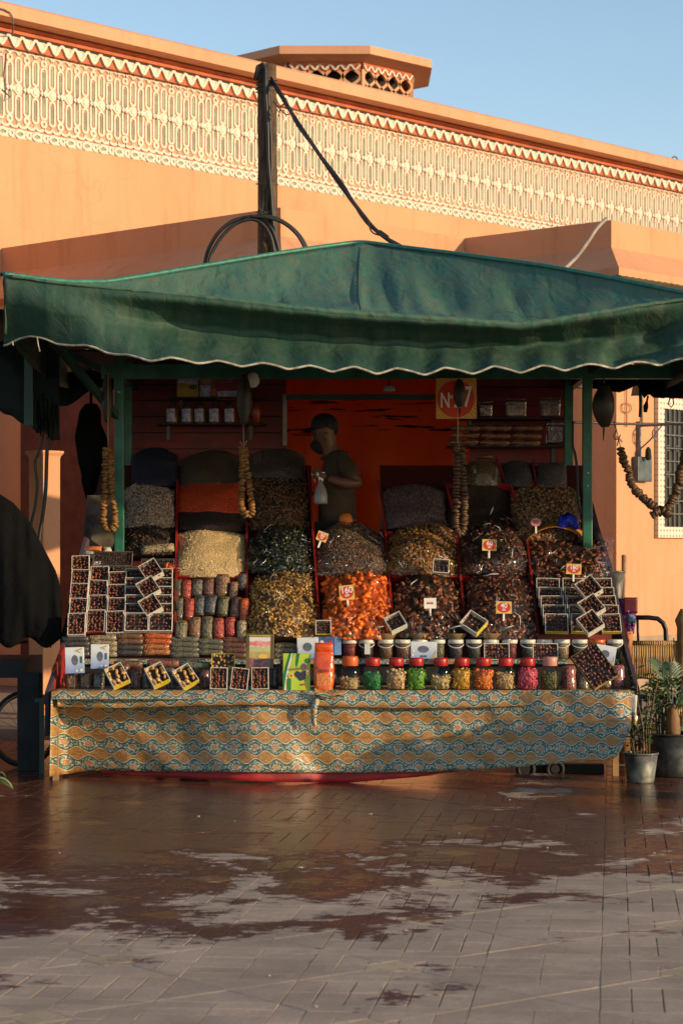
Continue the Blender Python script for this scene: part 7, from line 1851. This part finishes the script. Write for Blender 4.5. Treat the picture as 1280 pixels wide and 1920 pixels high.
def leafy(root, base, hgt, spread, n, L_, seed, mat, W_=.42):
    rnd = random.Random(seed); st_ = MB(); stems = []
    for i in range(5):
        a = rnd.uniform(0, 6.28); q = rnd.uniform(.2, 1) * spread
        P = [Vector(base) + Vector((.02 * math.cos(a), .02 * math.sin(a), 0))]
        for t in (.35, .7, 1.0): P.append(Vector(base) + Vector((q * t * math.cos(a) + rnd.gauss(0, .012), q * t * math.sin(a) + rnd.gauss(0, .012), hgt * t * rnd.uniform(.8, 1.05))))
        st_.tube(P, [.007, .006, .004, .002], 5); stems.append(P)
    st_.build('stem', M_STEM, root)
    mb = MB()
    for i in range(n):
        P = rnd.choice(stems); t = rnd.uniform(.15, 1) ** .8 * 3; k = min(int(t), 2); p = P[k].lerp(P[k + 1], t - k)
        a = rnd.uniform(0, 6.28); el = rnd.uniform(-.5, .8); d = Vector((math.cos(a) * math.cos(el), math.sin(a) * math.cos(el), math.sin(el)))
        l = L_ * rnd.uniform(.6, 1.25); s = d.cross(Vector((rnd.gauss(0, .4), rnd.gauss(0, .4), 1))).normalized() * l * W_ * .5; up = s.cross(d).normalized() * l * .12
        p0 = p + d * l * .25
        v0 = len(mb.v); mb.v += [tuple(p0), tuple(p0 + d * l * .45 + s + up), tuple(p0 + d * l * .5 - up * .4), tuple(p0 + d * l * .45 - s + up), tuple(p0 + d * l - up)]
        mb.face((v0, v0 + 1, v0 + 2), 0, smooth=False); mb.face((v0, v0 + 2, v0 + 3), 0); mb.face((v0 + 1, v0 + 4, v0 + 2), 0); mb.face((v0 + 2, v0 + 4, v0 + 3), 0)
    o = mb.build('foliage', mat, root); o['kind'] = 'stuff'
leafy(pb, (.03, 0, hpb - .05), .60, .15, 190, .050, 5, M_LEAF)
leafy(pb, (-.02, 0, hpb - .05), .34, .10, 80, .045, 9, M_LEAF)
leafy(qb, (-.10, .02, hqb - .05), .46, .12, 170, .055, 15, M_LEAF)
# little palm
b = MB(); b.lathe([(.035, 0), (.05, .05), (.045, .14), (.03, .2), (.01, .24)], 10, c=(-.02, -.03, hqb - .05)); b.build('palm_bulb', PBR('palm_fibre', (.20, .10, .035), .7, bump=.8, bs=50), qb)
pmb = MB()
for fi, (a, el, L_) in enumerate(((2.2, 1.30, .56), (.9, 1.1, .44), (.1, .8, .36), (3.2, .9, .34), (1.6, 1.38, .50), (-.9, 1.0, .36))):
    c0 = Vector((-.02, -.03, hqb + .12)); pts = []
    for i in range(13):
        t = i / 12; d = Vector((math.cos(a) * math.cos(el) * t, math.sin(a) * math.cos(el) * t, math.sin(el) * t - .35 * t * t)) * L_; pts.append(c0 + d)
    pmb.tube(pts, [.006 * (1 - i / 14) for i in range(13)], 4)
    for i in range(3, 13):
        for sg in (-1, 1):
            d = (pts[i] - pts[i - 1]).normalized(); s = d.cross(Vector((0, 0, 1))).normalized() * sg
            l = .15 * (1 - abs(i - 7) / 9); tip = pts[i] + (s * .62 + d * .75).normalized() * l + Vector((0, 0, -.25 * l)); w_ = d * .006
            v0 = len(pmb.v); pmb.v += [tuple(pts[i] - w_), tuple(pts[i] + w_), tuple(pts[i].lerp(tip, .5) + w_ + Vector((0, 0, .012))), tuple(tip)]
            pmb.face((v0, v0 + 1, v0 + 2)); pmb.face((v0, v0 + 2, v0 + 3))
o = pmb.build('palm_frond', M_PALM, qb); o['kind'] = 'stuff'
M_TC = PBR('terracotta_pot', (.42, .145, .055), .8, var=.2)
for (px, py0, py1, w_, Y, lab) in ((1221, 1358, 1384, 16, 15.3, 'small orange terracotta pot behind the leafy shrub'), (1262, 1362, 1384, 30, 15.6, 'small terracotta pot behind the palm planter')):
    k = pxm(Y); root = empty('terracotta_pot', (at(px, 0, Y).x, Y, 0), 0, lab, 'pot')
    zt = at(0, py0, Y).z
    b = MB(); b.lathe([(w_ * k * .45, .0), (w_ * k * .6, zt - .05), (w_ * k * .68, zt - .05), (w_ * k * .68, zt), (w_ * k * .58, zt), (w_ * k * .5, zt - .03), (.001, zt - .03)], 16); b.build('pot_wall', M_TC, root)
def blade(L_, W_, root, loc, rz, lean, mat):
    b = MB(); b.grid(lambda u, v: ((u - .5) * W_ * (1 - v) ** .6, lean * v * v * L_, L_ * v), 2, 10); o = b.build('leaf', mat, root, loc, (0, 0, rz)); mod_solid(o, .003); return o
snk = empty('snake_plant', (at(1262, 0, 15.0).x, 15.2, 0), 0, 'dark green blade-leaved plant behind the palm planter', 'plant')
for i in range(6): blade(random.uniform(.42, .62), .05, snk, (random.uniform(-.06, .06), random.uniform(-.05, .05), .0), random.uniform(0, 6), random.uniform(.1, .5), M_PALM)
b = MB(); b.lathe([(.08, 0), (.10, .2), (.001, .19)], 14); b.build('pot', M_GALVD, snk)
# tin bucket and gift bag standing at the back right of the counter
tb, _ = bucket(1152, 1070, 1126, 24, 36, 15.85, 'grey tin bucket behind the right-hand date cartons', M_GALV, soil=False, floor=False, name='tin_bucket')
shf = MB(); p = at(1152, 1127, 15.85); shf.box((p.x - .12, p.y - .14, p.z - .03), (p.x + .14, p.y + .14, p.z)); shf.box((p.x + .06, p.y - .02, 0), (p.x + .10, p.y + .02, p.z - .03))
tag(shf.build('bucket_stand', M_WOOD), 'plain wooden stand carrying the tin bucket beside the stall', 'stand')
gbp = at(1176, 1188, 15.35)
gbg = empty('gift_bag', gbp, 0, 'crumpled blue, violet and maroon foil bag in an orange holder beside the right cartons', 'bag')
k = pxm(15.35)
b = MB(); b.grid(lambda u, v: ((u - .5) * (24 + 14 * v) * k + .006 * wr(u * 5, v * 5, 1, 1), -.03 * math.sin(PI * u) + .03 * wr(u * 4, v * 4, 2, 1), v * 66 * k), 12, 14); o = b.build('bag_body', PBR('violet_foil', (.05, .05, .26), .25, .4, vs=14, col2=(.16, .02, .08), bump=.8, bs=26, bd=.03), gbg); mod_solid(o, .012)
b = MB(); b.grid(lambda u, v: ((u - .35) * 26 * k, -.036 - .01 * v, (38 + 30 * v) * k), 6, 6); o = b.build('maroon_flap', PBR('maroon_foil', (.12, .012, .02), .4, bump=.5, bs=20), gbg); mod_solid(o, .004)
b = MB(); b.grid(lambda u, v: ((u * 18 - 2) * k, -.045 - .01 * u, (22 + 16 * v * (1 - u)) * k), 6, 6); o = b.build('teal_flap', PBR('teal_foil', (.01, .14, .15), .35, .3, bump=.5, bs=20), gbg); mod_solid(o, .003)
b = MB(); b.lathe([(7 * k, -46 * k), (10 * k, 4 * k)], 14, cap=True); b.build('holder', PBR('orange_holder', (.45, .16, .03), .6, vs=12, var=.4), gbg)

# bushy planter added out of view to shade the right end of the cloth
ob = empty('plant_bucket', (2.62, 13.15, 0), 0, 'unseen bushy planter added to the right of the view to shade the cloth', 'planter')
b = MB(); b.lathe([(.17, 0), (.23, .34), (.20, .34), (.001, .30)], 20); b.build('bucket_wall', M_GALVD, ob)
leafy(ob, (0, 0, .28), .42, .42, 1500, .10, 21, M_LEAF, .6)
